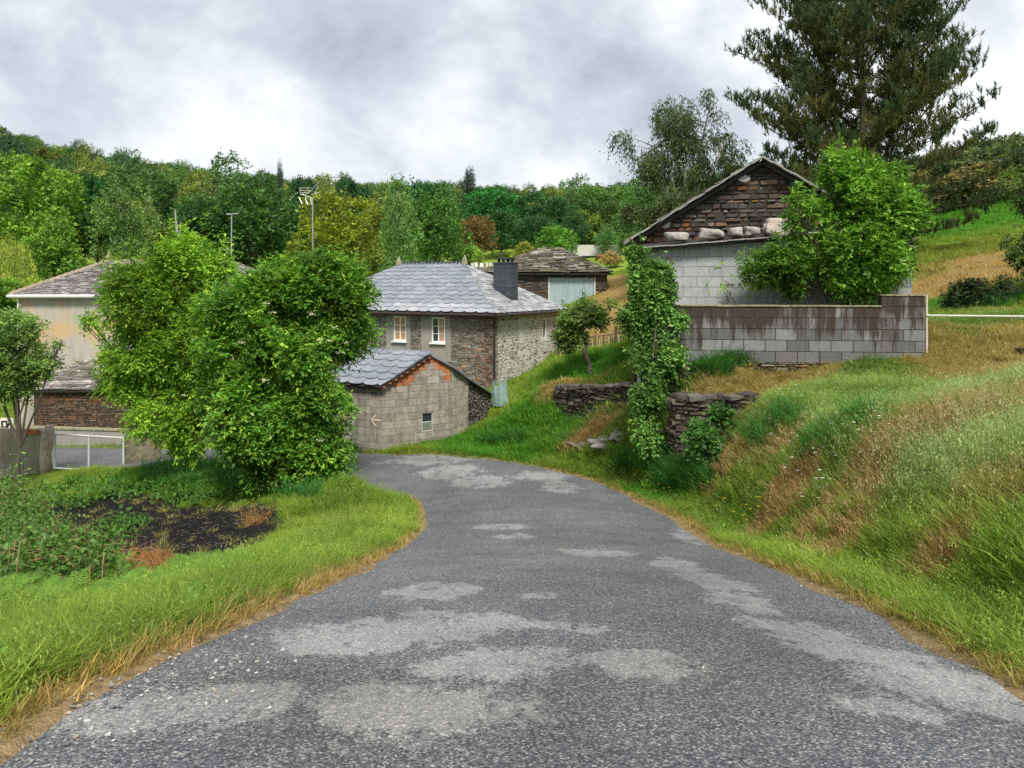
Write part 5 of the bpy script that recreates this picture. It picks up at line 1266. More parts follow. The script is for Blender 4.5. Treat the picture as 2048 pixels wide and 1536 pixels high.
def sprig_crown(lobes, nsprig, r, rach=.28, nl=7, ls=.10, wr=.22, shell=.3, droop=.25, cols=((1, 1, 1),), young=.25, ycol=(1.5, 1.35, .9), up=.3, spread=.5, cvar=.22, tilt=.5, ns=.85, da=1.1, shoots=0, shl=.55, core=0):
    """many short leafy shoots all through the crown; returns V, F, col"""
    P, Nn, _ = lobe_points(lobes, int(nsprig * 1.5), r, shell, up)
    ox, oy = r.rand(2) * 40
    cl = (fbm(P[:, 0] + P[:, 2] * .55 + ox, P[:, 1] + P[:, 2] * .65, ns, 3, 2) + fbm(P[:, 0] - P[:, 1] * .4 + oy, P[:, 2] * 1.2, ns * .9, 4, 2)) / 2
    kp = r.rand(len(P)) < sstep(.40, .54, cl) * .96 + .04; P, Nn, cl = P[kp][:nsprig], Nn[kp][:nsprig], cl[kp][:nsprig]
    P = P + (cl[:, None] - .56) * Nn * da * 2; n = len(P)
    if core:        # leaves deeper inside the crown
        Pc, Nc, _ = lobe_points([(*l[:3], l[3] * .72, l[4] * .72, l[5] * .72) for l in lobes], core, r, .22, up); P = np.concatenate([P, Pc]); Nn = np.concatenate([Nn, Nc]); n = len(P)
    if shoots:      # long leading shoots that break the outline
        k = r.choice(n, shoots); m_ = 6; base = P[k]; dd_s = Nn[k] * .6 + r.randn(shoots, 3) * .25 + np.array([0, 0, .9]); dd_s /= np.linalg.norm(dd_s, axis=1)[:, None]; ln = shl * (.4 + .8 * r.rand(shoots, 1))
        for j in range(m_):
            P = np.concatenate([P, base + dd_s * ln * (j + .5) / m_ + r.randn(shoots, 3) * .02]); Nn = np.concatenate([Nn, dd_s + r.randn(shoots, 3) * .5])
        Nn = Nn / np.linalg.norm(Nn, axis=1)[:, None]; n = len(P)
    D = Nn * .8 + r.randn(n, 3) * spread + np.array([0, 0, .35]); D /= np.linalg.norm(D, axis=1)[:, None]
    S = np.cross(D, np.array([0, 0, 1.]) + r.randn(n, 3) * .4); S /= np.linalg.norm(S, axis=1)[:, None]
    Lr = rach * (.6 + .8 * r.rand(n)); col = np.array(cols)[r.randint(0, len(cols), n)] * (1 + (r.rand(n, 1) - .5) * 2 * cvar)
    mt = fbm(P[:, 0] + P[:, 2] * .8 + 9, P[:, 1] - P[:, 2] * .5, ns * .8, 14, 2); col = col * (.62 + .76 * sstep(.3, .7, mt))[:, None] * np.array([1.0, .98, 1.0])
    yng = (r.rand(n) < young)[:, None]; col = np.where(yng, col * np.array(ycol), col)
    PP, DD, CC, SS = [], [], [], []
    for j in range(nl):
        if j == nl - 1: t, sd = 1.0, 0
        else: t, sd = .25 + .75 * (j // 2) / max(1, (nl - 1) // 2), (1 if j % 2 else -1)
        p = P + D * (Lr * t)[:, None] - np.array([0, 0, 1.]) * (droop * Lr * t * t)[:, None]
        d = D * (.5 if sd else 1) + S * sd * .9 - np.array([0, 0, 1.]) * droop * (.6 + r.rand(n, 1) * .8) + r.randn(n, 3) * .15
        PP.append(p); DD.append(d); CC.append(col * (1 + (r.rand(n, 1) - .5) * .25)); SS.append(ls * (.42 + 1.0 * r.rand(n)))
    PP, DD, CC, SS = map(np.concatenate, (PP, DD, CC, SS))
    V, Fq = flat_leaves(PP, DD, SS, wr, r, tilt)
    return V, Fq, np.repeat(CC, 4, 0)
def limbs(mb, base, lobes, r, r0, n_twig=5, wig=.12, fork=.35, sides=6, twig_r=.012):
    base = np.array(base, float); top = np.mean([np.array(l[:3]) for l in lobes], 0)
    tr = base + (top - base) * fork
    mb.tube([base - np.array([0, 0, .15]), base + (tr - base) * .4 + r.randn(3) * wig * .3, tr], [r0 * 1.25, r0, r0 * .8], sides + 2)
    for l in lobes:
        c = np.array(l[:3]); mid = tr + (c - tr) * .5 + r.randn(3) * wig; s = .35 + .3 * min(1, l[3])
        mb.tube([tr, mid, c], [r0 * .55, r0 * .35, r0 * .18], sides)
        for _ in range(n_twig):
            e_ = c + rnd_dirs(r, 1, .4)[0] * np.array(l[3:6]) * .9; m2 = c + (e_ - c) * .5 + r.randn(3) * wig * .6
            mb.tube([mid + (c - mid) * r.rand(), m2, e_], [r0 * .18, twig_r, twig_r * .5], 4)
def leaf_obj(name, V, Fq, col, mat, color, parent=None, loc=(0, 0, 0)):
    o = link(name, np_mesh(name, V - np.array(loc), [Fq], col, [mat]), parent); o.color = (*color, 1); return o

# ------------------------------------------------------------------ background trees: crown kinds, copied
def crown_kind(kind, seed):
    r = R(seed); lobes = []
    if kind == 'round':
        for k in range(13):
            d = rnd_dirs(r, 1, .3)[0]; s = .32 + .2 * r.rand(); lobes.append((d[0] * .56, d[1] * .56, 1.10 + d[2] * .52, s, s, s * .8))
        for k in range(5):
            a = k * 1.2566 + r.rand(); lobes.append((.55 * math.cos(a), .55 * math.sin(a), .62 + .2 * r.rand(), .36, .36, .3))
        a_ = dict(nsprig=3600, rach=.07, nl=3, ls=.062, wr=.36, shell=.16, droop=.2, up=.35, tilt=.8, spread=.6, cvar=.3, young=.3, ycol=(1.25, 1.2, 1.0))
    elif kind == 'tall':
        for k in range(16):
            z = .35 + 1.55 * (k / 15); w = .62 * math.sin(math.pi * min(1, (z + .25) / 2.25)) ** .7; a = k * 2.4; s = .24 + .12 * r.rand()
            lobes.append((w * .55 * math.cos(a), w * .55 * math.sin(a), z, s + w * .2, s + w * .2, s))
        a_ = dict(nsprig=3600, rach=.09, nl=3, ls=.055, wr=.30, shell=.3, droop=.7, up=.1, tilt=1.0, spread=.7, cvar=.3, young=.3, ycol=(1.25, 1.2, 1.0))
    elif kind == 'shrub':
        for k in range(11):
            a = k * 2.4; q = .6 * math.sqrt(k / 11); s = .35 + .15 * r.rand(); lobes.append((q * math.cos(a), q * math.sin(a), .7 + .75 * (1 - q) * r.rand(), s, s, s * 1.1))
        a_ = dict(nsprig=3000, rach=.10, nl=4, ls=.085, wr=.28, shell=.2, droop=.2, up=.35, tilt=.7, spread=.6, cvar=.3, young=.35, ycol=(1.35, 1.25, 1.0))
    elif kind == 'weeping':
        for k in range(12):
            a = k * 2.4; q = .62 * math.sqrt(k / 12); s = .3 + .12 * r.rand(); lobes.append((q * math.cos(a), q * math.sin(a), 1.55 - q * .5, s, s, s))
        for k in range(10):
            a = k * .628; lobes.append((.72 * math.cos(a), .72 * math.sin(a), .75, .26, .26, .62))
        a_ = dict(nsprig=3800, rach=.13, nl=5, ls=.05, wr=.18, shell=.15, droop=1.5, up=.1, tilt=1.0, spread=.35, cvar=.25, young=.5, ycol=(1.3, 1.2, 1.0))
    elif kind == 'conifer':
        for k in range(16):
            z = .25 + 1.6 * k / 15; w = .75 * (1 - (z / 2.05) ** 1.3); a = k * 2.4; s = .15 + w * .35
            lobes.append((w * .45 * math.cos(a), w * .45 * math.sin(a), z, s, s, .17))
        a_ = dict(nsprig=3400, rach=.09, nl=4, ls=.075, wr=.10, shell=.3, droop=-.3, up=.1, tilt=1.0, spread=.5, cvar=.3, young=.15, ycol=(1.2, 1.1, .9))
    n = a_.pop('nsprig'); a_.update(ns=.22, da=.22, shoots=110, shl=.12); V, Fq, col = sprig_crown(lobes, n, r, **a_)
    mb = MB(); limbs(mb, (0, 0, -.1), [lobes[i] for i in range(0, len(lobes), 2)], r, .035, 2, .05, .25 if kind == 'shrub' else .35, 5, .004)
    return (V, Fq, col), mb, lobes
KINDS = {}
for i, (k, nvar) in enumerate((('round', 3), ('tall', 2), ('shrub', 2), ('weeping', 1), ('conifer', 1))):
    KINDS[k] = []
    for j in range(nvar):
        (V, Fq, col), mb, lb = crown_kind(k, 200 + i * 10 + j)
        me = np_mesh(k + "_crown", V, [Fq], col, [M_leaf]); mei = me.copy(); mei.materials.clear(); mei.materials.append(M_leafi)
        tm = bpy.data.meshes.new(k + "_trunk"); tm.from_pydata([tuple(map(float, v)) for v in mb.v], [], mb.f); tm.materials.append(M_bark); tm.update()
        tp = tm.copy(); tp.materials.clear(); tp.materials.append(M_bark_pale)
        KINDS[k].append((me, tm, mei, tp))
GRP = "trees in the wood behind the village"
def bgtree(name, kind, var, pxc, ytop, ybot, wpx, Y, color, label, cat='tree', pale=False, grp=GRP, seed=0):
    g = [(pxc - 1024) / F * Y, Y]; z = float(H(*g)); ztop = (HZ - ytop) / F * Y; h = ztop - z; w = wpx / F * Y
    me, tm, _, tp = KINDS[kind][var % len(KINDS[kind])]
    t_ = thing(name, label, cat, (g[0], g[1], z), grp); r = R(int(pxc * 7 + ytop)); t_.rotation_euler = (0, 0, r.rand() * 6.28)
    cr = link('crown', me, t_); cr.color = (color[0] * 1.45, color[1] * 1.4, color[2] * 1.35, 1); cr.scale = (w / 1.9, w / 1.9, h / 1.98)
    tk = link('trunk', tp if pale else tm, t_); tk.scale = cr.scale
    return t_
Gd, Gm, Gb, Gy, Gt = (.030, .085, .022), (.060, .135, .028), (.10, .21, .03), (.19, .21, .025), (.030, .095, .038)
BG = [
 ('broadleaf_tree', 'round', 0, 62, 312, 0, 215, 78, (.105, .20, .028), "big bright green tree at the left edge, above the pale weeping tree"),
 ('broadleaf_tree', 'round', 1, 15, 268, 0, 120, 135, (.035, .075, .04), "dark tree crown highest on the skyline at the far left corner"),
 ('broadleaf_tree', 'round', 2, 112, 314, 0, 78, 150, (.035, .085, .045), "small dark round tree on the skyline right of the top left tree"),
 ('broadleaf_tree', 'round', 0, 188, 314, 0, 80, 150, (.033, .078, .042), "second dark round skyline tree, above the dark oak"),
 ('broadleaf_tree', 'tall', 0, 240, 308, 0, 90, 150, (.055, .11, .055), "greyish green skyline tree with a pointed top, left of the long ridge wood"),
 ('oak_tree', 'round', 1, 175, 346, 0, 135, 112, (.022, .085, .020), "dark dense oak with deep green crown left of the soft grey-green birch"),
 ('birch_tree', 'tall', 1, 250, 362, 0, 165, 80, (.085, .15, .042), "soft grey-green birch behind the left end of the rendered house roof", 'tree', True),
 ('broadleaf_tree', 'shrub', 0, 195, 412, 0, 130, 84, (.055, .115, .032), "low dark spreading tree just behind the left ridge end of the rendered house"),
 ('weeping_willow', 'weeping', 0, 18, 462, 0, 105, 58, (.20, .26, .05), "pale yellow-green weeping willow at the left edge above the small garden tree"),
 ('broadleaf_tree', 'shrub', 1, 110, 430, 0, 120, 70, (.09, .18, .03), "loose mid green tree between the weeping willow and the birch"),
 ('broadleaf_tree', 'round', 2, 400, 385, 0, 130, 90, (.05, .115, .025), "mid green tree behind the bare white snag"),
 ('broadleaf_tree', 'tall', 0, 462, 322, 0, 150, 96, (.065, .125, .045), "tall airy tree rising on the skyline behind the thin lamp mast"),
 ('broadleaf_tree', 'round', 0, 500, 352, 0, 170, 88, (.045, .105, .026), "broad dark green tree between the lamp mast and the yellow-olive tree"),
 ('pine_tree', 'conifer', 0, 560, 334, 0, 36, 125, (.03, .06, .035), "small dark pine on the skyline left of the antenna"),
 ('broadleaf_tree', 'round', 1, 600, 352, 0, 80, 120, (.025, .075, .03), "dark skyline tree just above the rooftop antenna"),
 ('broadleaf_tree', 'round', 2, 668, 376, 0, 188, 76, (.135, .165, .016), "rounded yellow-olive tree behind the tall rooftop antenna"),
 ('broadleaf_tree', 'round', 0, 705, 358, 0, 90, 122, (.022, .07, .026), "dark tree peeping over the yellow-olive tree"),
 ('birch_tree', 'tall', 1, 800, 372, 0, 112, 70, (.080, .165, .042), "light birch with thin pale stems behind the slate roof of the stone house", 'tree', True),
 ('broadleaf_tree', 'round', 1, 878, 386, 0, 140, 76, (.050, .125, .022), "rounded green tree right of the pale stemmed birch"),
 ('broadleaf_tree', 'round', 2, 830, 356, 0, 130, 118, (.022, .095, .030), "dark green tree on the skyline above the birch"),
 ('pine_tree', 'conifer', 0, 938, 345, 0, 78, 160, (.022, .05, .030), "dark flat topped pine on the skyline above the russet tree"),
 ('broadleaf_tree', 'round', 0, 985, 372, 0, 150, 122, (.025, .125, .030), "rich green rounded tree behind the russet tree"),
 ('broadleaf_tree', 'round', 2, 1005, 415, 0, 110, 108, (.030, .090, .026), "deep green tree right of the russet tree above the small field"),
 ('copper_tree', 'round', 1, 955, 432, 0, 78, 92, (.13, .095, .035), "small russet copper leaved tree in front of the wood"),
 ('broadleaf_tree', 'shrub', 0, 938, 478, 0, 68, 78, (.16, .26, .05), "light lime green bush below the russet tree"),
 ('broadleaf_tree', 'round', 0, 1082, 384, 0, 130, 120, (.028, .085, .030), "dark tree on the skyline above the slab roofed barn"),
 ('broadleaf_tree', 'round', 1, 1065, 430, 0, 110, 105, (.030, .085, .028), "blue-green tree in the wood between the small field and the bright tree"),
 ('broadleaf_tree', 'round', 2, 1112, 448, 0, 92, 76, (.085, .20, .030), "bright green tree right behind the slab roofed barn"),
 ('fruit_tree', 'shrub', 1, 1050, 482, 0, 80, 72, (.16, .19, .030), "low olive-yellow tree left of the slab roofed barn's peak"),
 ('broadleaf_tree', 'round', 0, 1165, 396, 0, 130, 128, (.050, .095, .030), "olive green tree on the skyline left of the eucalyptus"),
 ('broadleaf_tree', 'tall', 0, 1150, 425, 0, 80, 112, (.030, .082, .028), "dark blue-green tree above the far slate roof"),
 ('broadleaf_tree', 'round', 1, 1232, 400, 0, 100, 122, (.055, .10, .028), "olive tree on the skyline touching the eucalyptus"),
 ('broadleaf_tree', 'tall', 1, 1212, 452, 0, 66, 82, (.070, .155, .050), "soft green tree above the golden bush"),
 ('broadleaf_tree', 'shrub', 0, 1262, 455, 0, 60, 84, (.075, .15, .035), "green bush between the golden bush and the stone barn roof"),
 ('golden_bush', 'shrub', 1, 1222, 500, 0, 50, 68, (.27, .23, .11), "straw coloured flowering bush left of the stone barn, above the green slope"),
]
for b in BG:
    b = list(b); nm, kd, vr, pc, yt, yb, wp, Y, colr, lab = b[:10]; cat = b[10] if len(b) > 10 else ('bush' if 'bush' in nm else 'tree'); pale = b[11] if len(b) > 11 else False
    bgtree(nm, kd, vr, pc, yt, yb, wp, Y, colr, lab, cat, pale)

# the rest of the wood on the far hill: one mass
r = R(77); n = 9000; Y = 86 + 275 * r.rand(n) ** .75; X = (r.rand(n) * 2 - 1) * (.72 * Y + 15)
fld = [G(1000, 512), G(175, 508), G(230, 512)]
keep = []; cell = {}
for i in np.argsort(Y):
    x, y = X[i], Y[i]; sp = 5.8 + y * .012
    if any(abs(x - f[0]) < f_[0] and abs(y - f[1]) < f_[1] for f, f_ in zip(fld, ((9, 13), (11, 16), (10, 14)))): continue
    pc = 1024 + x / y * F
    if pc > 1720: continue
    if y < 104 and not (300 < pc < 860): continue
    if y < 122 and (880 < pc < 1270): continue
    k = (int(x // sp), int(y // sp))
    if any((k[0] + a, k[1] + b) in cell and math.hypot(cell[(k[0] + a, k[1] + b)][0] - x, cell[(k[0] + a, k[1] + b)][1] - y) < sp for a in (-1, 0, 1) for b in (-1, 0, 1)): continue
    cell[k] = (x, y); keep.append(i)
X, Y = X[keep], Y[keep]; n = len(X); print('wood', n)
pal = np.array([(.028, .080, .028), (.040, .10, .030), (.055, .125, .032), (.034, .078, .028), (.075, .125, .030), (.042, .10, .032), (.10, .14, .035)])
tint = pal[r.randint(0, len(pal), n)] * np.array([1.8, 1.6, 1.3]) * (.85 + .35 * r.rand(n, 1)); w = 4.2 + 2.4 * r.rand(n); h = (4.6 + 2.6 * r.rand(n)) * np.where(Y < 130, .72, .92) + (Y > 200) * .6
mids = [k[2] for k in KINDS['round']] + [KINDS['tall'][0][2], KINDS['tall'][1][2], KINDS['shrub'][0][2]]
scatter("hillside_wood", np.stack([X, Y, H(X, Y) - 1.0], 1), mids, np.stack([r.randn(n) * .04, r.randn(n) * .04, r.rand(n) * 6.28], 1), np.stack([w, w, h], 1), tint, "mixed green wood covering the far hill behind the village", "wood")
# scrub on the ridge to the right
r = R(78); pts_ = []
for _ in range(90):
    x = 1840 + 360 * r.rand(); g = G(x, 428 - (x - 1850) * .17 - 6 + 10 * r.rand(), 120); g = g + np.array([0, 1 + 12 * r.rand() ** 1.2, 0]); g[0] *= 1; g[2] = float(H(g[0], g[1])); pts_.append(g)
pts_ = np.array(pts_); n = len(pts_); w = 1.5 + 1.3 * r.rand(n); hh_ = 1.2 + .9 * r.rand(n)
tint = 1.6 * np.array([(.07, .10, .035), (.10, .12, .045), (.05, .085, .035), (.13, .12, .06), (.045, .075, .03)])[r.randint(0, 5, n)]
scatter("ridge_scrub", pts_, [KINDS['shrub'][0][2], KINDS['shrub'][1][2]], np.stack([r.randn(n) * .1, r.randn(n) * .1, r.rand(n) * 6.28], 1), np.stack([w, w, hh_], 1), tint, "brown-green scrub and gorse along the ridge at the right", "scrub")

# ------------------------------------------------------------------ the two big bushes by the bend
def shrub_thing(name, label, cat, base, lobes, nsprig, color, seed, r0=.07, flowers=0, twigs=6, mat=M_leaf, barkm=M_bark, **k):
    r = R(seed); t_ = thing(name, label, cat, base); L = np.array(t_.location)
    V, Fq, col = sprig_crown(lobes, nsprig, r, **k); leaf_obj('crown', V, Fq, col, mat, color, t_, L)
    mb = MB(); limbs(mb, base, lobes, r, r0, twigs, .12, .3); mb.build('trunk', barkm, t_)
    if flowers:
        P, Nn, _ = lobe_points(lobes, flowers * 3, r, .02, .1); P = P[P[:, 1] < np.mean([l[1] for l in lobes])][:flowers] ; V = []; T = []
        for p in P:
            p = p + Nn[0] * 0 + np.array([0, -.36, .10])
            for _ in range(34):
                a = r.rand() * 6.28; q = p + np.array([math.cos(a), math.sin(a) * .8, .25 * r.randn()]) * .085 * math.sqrt(r.rand()) ; s = .012; b = len(V)
                d = rnd_dirs(r, 1, .8)[0] * s; e_ = rnd_dirs(r, 1)[0] * s; V += [q + d, q + e_, q - d * .6, q - e_]; T.append((b, b + 1, b + 2, b + 3))
        leaf_obj('blossom', np.array(V), np.array(T), np.full((len(V), 3), 1.0), M_leaf, (.82, .80, .55), t_, L)
    return t_
def pl(x, y, Y, rx, rz_, ry=None):
    """lobe at a place of the photograph; radii in pixels of its depth"""
    p = px(x, y, Y); return (p[0], p[1], p[2], rx * Y / F, (ry or rx) * Y / F, rz_ * Y / F)
# darker elder, nearest the bend
eb = G(560, 965); eb[2] -= .05
lob = [pl(560, 625, 17.9, 108, 78), pl(485, 590, 18.0, 56, 50), pl(520, 640, 17.6, 70, 60), pl(650, 870, 17.2, 30, 54), pl(645, 775, 17.3, 34, 50), pl(600, 945, 17.0, 60, 42), pl(664, 918, 17.1, 28, 30), pl(540, 935, 17.1, 46, 36), pl(650, 925, 17.0, 30, 34), pl(480, 605, 18.2, 72, 68), pl(640, 620, 17.9, 82, 70), pl(698, 625, 17.8, 48, 46), pl(540, 562, 18.3, 42, 34), pl(620, 556, 18.2, 55, 34), pl(685, 572, 18.3, 40, 32),
       pl(570, 700, 17.6, 120, 95), pl(470, 690, 17.9, 75, 90), pl(640, 700, 17.5, 68, 72), pl(700, 650, 17.6, 32, 50), pl(545, 810, 17.4, 100, 90), pl(610, 800, 17.3, 58, 82), pl(470, 810, 17.7, 60, 80),
       pl(605, 885, 17.1, 64, 68), pl(560, 900, 17.2, 80, 70), pl(490, 890, 17.5, 50, 50), pl(635, 880, 17.2, 28, 46)]
shrub_thing('elder_bush', "large dark green elder bush with cream blossom at the bend of the lane", 'bush', eb, lob, 27500, (.090, .215, .024), 301, .10, 26, 5,
            rach=.19, nl=7, ls=.090, wr=.24, shell=.20, droop=.28, up=.25, spread=.55, cvar=.3, young=.25, ycol=(2.4, 1.6, 1.6), tilt=.45, shoots=420, shl=.5, core=2600)
ab = G(360, 915); ab[2] -= .05
lob = [pl(345, 600, 20.4, 75, 70), pl(350, 540, 20.5, 32, 42), pl(285, 620, 20.3, 55, 55), pl(240, 600, 20.4, 30, 28), pl(400, 610, 20.4, 60, 70), pl(300, 700, 20.1, 85, 70), pl(215, 735, 20.2, 28, 50), pl(180, 640, 20.3, 22, 14), pl(380, 720, 20.1, 75, 80),
       pl(270, 770, 20.0, 60, 55), pl(350, 810, 19.9, 75, 75), pl(410, 820, 19.9, 55, 80), pl(390, 880, 19.9, 45, 40), pl(262, 545, 20.5, 12, 34), pl(375, 505, 20.5, 22, 22), pl(440, 560, 20.4, 40, 50)]
shrub_thing('ash_bush', "tall fresh yellow-green ash bush left of the dark elder, in front of the rendered house", 'bush', ab, lob, 16500, (.145, .285, .026), 302, .10, 5, 6,
            rach=.25, nl=7, ls=.105, wr=.20, shell=.24, droop=.35, up=.3, spread=.6, cvar=.25, young=.3, ycol=(1.8, 1.4, 1.3), tilt=.5, shoots=420, shl=.8, core=1800)
# elder in front of the block lean-to
rb_ = np.array([(1715 - 1024) / F * 17.0, 17.0, -1.1])
lob = [pl(1720, 430, 16.9, 85, 72), pl(1780, 445, 16.9, 56, 55), pl(1650, 445, 16.9, 58, 52), pl(1718, 365, 16.9, 38, 38), pl(1788, 362, 17.0, 20, 40), pl(1668, 362, 16.9, 28, 26), pl(1602, 445, 16.9, 30, 40), pl(1595, 402, 16.9, 16, 14), pl(1828, 440, 17.0, 24, 36),
       pl(1575, 540, 16.9, 55, 32), pl(1640, 520, 16.9, 60, 50), pl(1720, 510, 16.8, 70, 60), pl(1780, 515, 16.9, 42, 42), pl(1815, 490, 17.0, 24, 26), pl(1690, 580, 16.9, 40, 26), pl(1750, 570, 16.9, 36, 36), pl(1545, 545, 17.0, 26, 24), pl(1600, 570, 17.0, 34, 22), pl(1800, 395, 17.0, 22, 22)]
shrub_thing('elder_tree', "bright green elder growing between the parapet wall and the pale block lean-to", 'bush', rb_, lob, 9500, (.112, .25, .03), 303, .06, 10, 7,
            rach=.18, nl=7, ls=.088, wr=.24, shell=.24, droop=.25, up=.3, spread=.6, cvar=.28, young=.32, ycol=(1.9, 1.45, 1.6), tilt=.45, ns=.6, da=.8, shoots=380, shl=.4, core=500)
rb2 = np.array([(1458 - 1024) / F * 17.3, 17.3, -1.1])
lob = [pl(1458, 592, 17.3, 30, 22), pl(1456, 565, 17.3, 16, 18), pl(1445, 600, 17.3, 18, 14)]
shrub_thing('young_ash', "small yellow-green sapling in front of the pale block wall, left of the elder", 'sapling', rb2, lob, 260, (.17, .29, .03), 304, .02, 0, 3, rach=.28, nl=9, ls=.11, wr=.14, shell=.4, droop=.4, spread=.6)
# ivy clad column
ib = G(1300, 905)
lob = [pl(1272, 518, 16.8, 12, 22), pl(1283, 560, 16.8, 22, 38), pl(1285, 620, 16.7, 22, 40), pl(1318, 600, 16.6, 24, 34), pl(1303, 690, 16.6, 28, 46), pl(1325, 670, 16.5, 16, 36), pl(1303, 760, 16.4, 30, 50), pl(1303, 830, 16.2, 32, 50), pl(1308, 865, 16.1, 30, 34), pl(1262, 640, 16.8, 12, 26), pl(1325, 545, 16.8, 12, 12), pl(1345, 730, 16.3, 18, 34), pl(1360, 640, 16.4, 10, 10)]
lob = [(l[0], l[1], l[2], l[3] * .8, l[4] * .8, l[5]) for l in lob]
shrub_thing('ivy_column', "tall narrow column of climbing leaves at the left corner of the block lean-to", 'climber', ib, lob, 7500, (.10, .22, .04), 305, .07, 0, 5,
            rach=.16, nl=6, ls=.075, wr=.28, shell=.25, droop=.5, up=.1, spread=.6, cvar=.3, young=.30, ycol=(1.9, 1.55, 1.8), tilt=.8, ns=.45, da=.3, shoots=200, shl=.35)
# small trees and shrubs nearer by
fb = G(1181, 748)
lob = [pl(1128, 688, 27, 20, 18), pl(1150, 672, 27, 26, 20), pl(1180, 625, 27, 34, 26), pl(1150, 645, 27, 30, 24), pl(1215, 640, 27, 28, 20), pl(1172, 598, 27, 12, 16), pl(1205, 612, 27, 22, 14), pl(1135, 665, 27, 20, 18), pl(1240, 655, 27, 12, 12), pl(1222, 612, 27, 14, 12)]
r = R(306); t_ = thing('fruit_tree', "small gnarled fruit tree in front of the picket fence and corrugated door", 'tree', fb); L = np.array(fb)
V, Fq, col = sprig_crown(lob, 2800, r, ns=.5, da=.5, shoots=90, shl=.4, rach=.16, nl=5, ls=.09, wr=.3, shell=.35, droop=.2, spread=.7, cvar=.3, young=.3, ycol=(1.6, 1.4, 1.4), tilt=.7); leaf_obj('crown', V, Fq, col, M_leaf, (.12, .20, .045), t_, L)
mb = MB(); q = [px(1182, 752, 27), px(1178, 728, 27.05), px(1168, 705, 26.95), px(1172, 685, 27.05), px(1163, 660, 27)]; mb.tube(q, [.10, .075, .09, .07, .075], 8)
for (x, y) in ((1200, 640), (1150, 640), (1185, 612), (1215, 645), (1135, 668), (1222, 612)):
    e_ = px(x, y, 27 + r.randn() * .4); mb.tube([q[-1], (q[-1] + e_) / 2 + np.array([0, 0, .12]), e_], [.05, .035, .015], 6)
mb.build('trunk', M_bark, t_)
sb = G(1440, 905)
lob = [pl(1440, 835, 14.6, 40, 30), pl(1410, 860, 14.5, 28, 26), pl(1470, 850, 14.5, 30, 26), pl(1430, 880, 14.3, 36, 20)]
shrub_thing('nettle_bush', "low green nettle clump against the crumbling dry stone wall", 'bush', sb, lob, 1500, (.060, .155, .03), 307, .015, 0, 3, rach=.15, nl=6, ls=.075, wr=.3, shell=.4, droop=.3, spread=.6, young=.2)
# tree at the left edge and things by the gate
lb = px(38, 862, 25.0); lb[2] = float(H(lb[0], 25.0))
lob = [pl(30, 690, 25, 60, 45), pl(80, 705, 25, 42, 40), pl(10, 730, 25, 50, 45), pl(70, 745, 25, 36, 28), pl(35, 770, 25, 34, 24), pl(112, 690, 25, 18, 14), pl(-30, 720, 25, 50, 60), pl(45, 650, 25, 30, 20)]
shrub_thing('garden_tree', "small grey-green garden tree at the left edge in front of the rendered house", 'tree', lb, lob, 5200, (.15, .25, .07), 308, .08, 0, 6, rach=.2, nl=6, ls=.10, wr=.22, shell=.4, droop=.2, spread=.7, young=.25, tilt=.7)
lob = [pl(10, 600, 45, 45, 40), pl(-30, 620, 45, 60, 60), pl(20, 660, 45, 30, 40)]
lb = np.array([-29.5, 45, -6.0])
shrub_thing('hazel_bush', "fresh green bush beside the left corner of the rendered house", 'bush', lb, lob, 1900, (.12, .25, .03), 309, .06, 0, 5, rach=.4, nl=5, ls=.25, wr=.3, shell=.3)
# right edge shrubs on the slope
lob = [pl(2055, 470, 24, 45, 50), pl(2040, 520, 23.5, 36, 30), pl(2090, 500, 24, 60, 60), pl(2040, 375, 24.5, 18, 14), pl(2075, 400, 24.5, 30, 26)]
lb = G(2060, 570)
shrub_thing('hillside_shrub', "grey-green shrub on the dry slope at the right edge of the picture", 'bush', lb, lob, 2600, (.095, .17, .045), 310, .06, 0, 5, rach=.25, nl=7, ls=.12, wr=.2, shell=.35, droop=.5)
lob = [pl(1965, 585, 22.3, 45, 14), pl(2010, 572, 22.4, 40, 20), pl(1925, 597, 22.2, 30, 8), pl(2060, 575, 22.5, 50, 26), pl(2035, 560, 22.4, 26, 14)]
lb = G(1980, 604); lb[2] -= .1
shrub_thing('bramble_bush', "dark low brambles under the dry slope at the right, above the rail", 'bush', lb, lob, 2600, (.028, .06, .020), 311, .03, 0, 3, rach=.2, nl=6, ls=.085, wr=.28, shell=.35)

# ------------------------------------------------------------------ big pine behind the barn
def needles(P, D, r, n=9, L=.24, w=.018, cone=.55):
    m = len(P); D = D / np.linalg.norm(D, axis=1)[:, None]; Pn = np.repeat(P, n, 0); Dn = np.repeat(D, n, 0) + r.randn(m * n, 3) * cone; Dn /= np.linalg.norm(Dn, axis=1)[:, None]
    S = np.cross(Dn, r.randn(m * n, 3)); S /= np.linalg.norm(S, axis=1)[:, None]; t = r.rand(m * n, 1)
    B_ = Pn + np.repeat(D, n, 0) * (t - .5) * L * 1.0; l = L * (.6 + .6 * r.rand(m * n, 1))
    V = np.stack([B_ - S * w, B_ + S * w, B_ + Dn * l], 1).reshape(-1, 3); return V, np.arange(3 * m * n).reshape(-1, 3)
Yp = 37.0; pb = np.array([(1722 - 1024) / F * Yp, Yp, 0.]); pb[2] = float(H(pb[0], pb[1])) - .1
r = R(400); pt = thing('pine_tree', "very large dark pine towering behind the stone barn, cut by the top of the picture", 'tree', pb)
mb = MB(); SP, SD, SC = [], [], []
tz = lambda x, y: px(x, y, Yp)
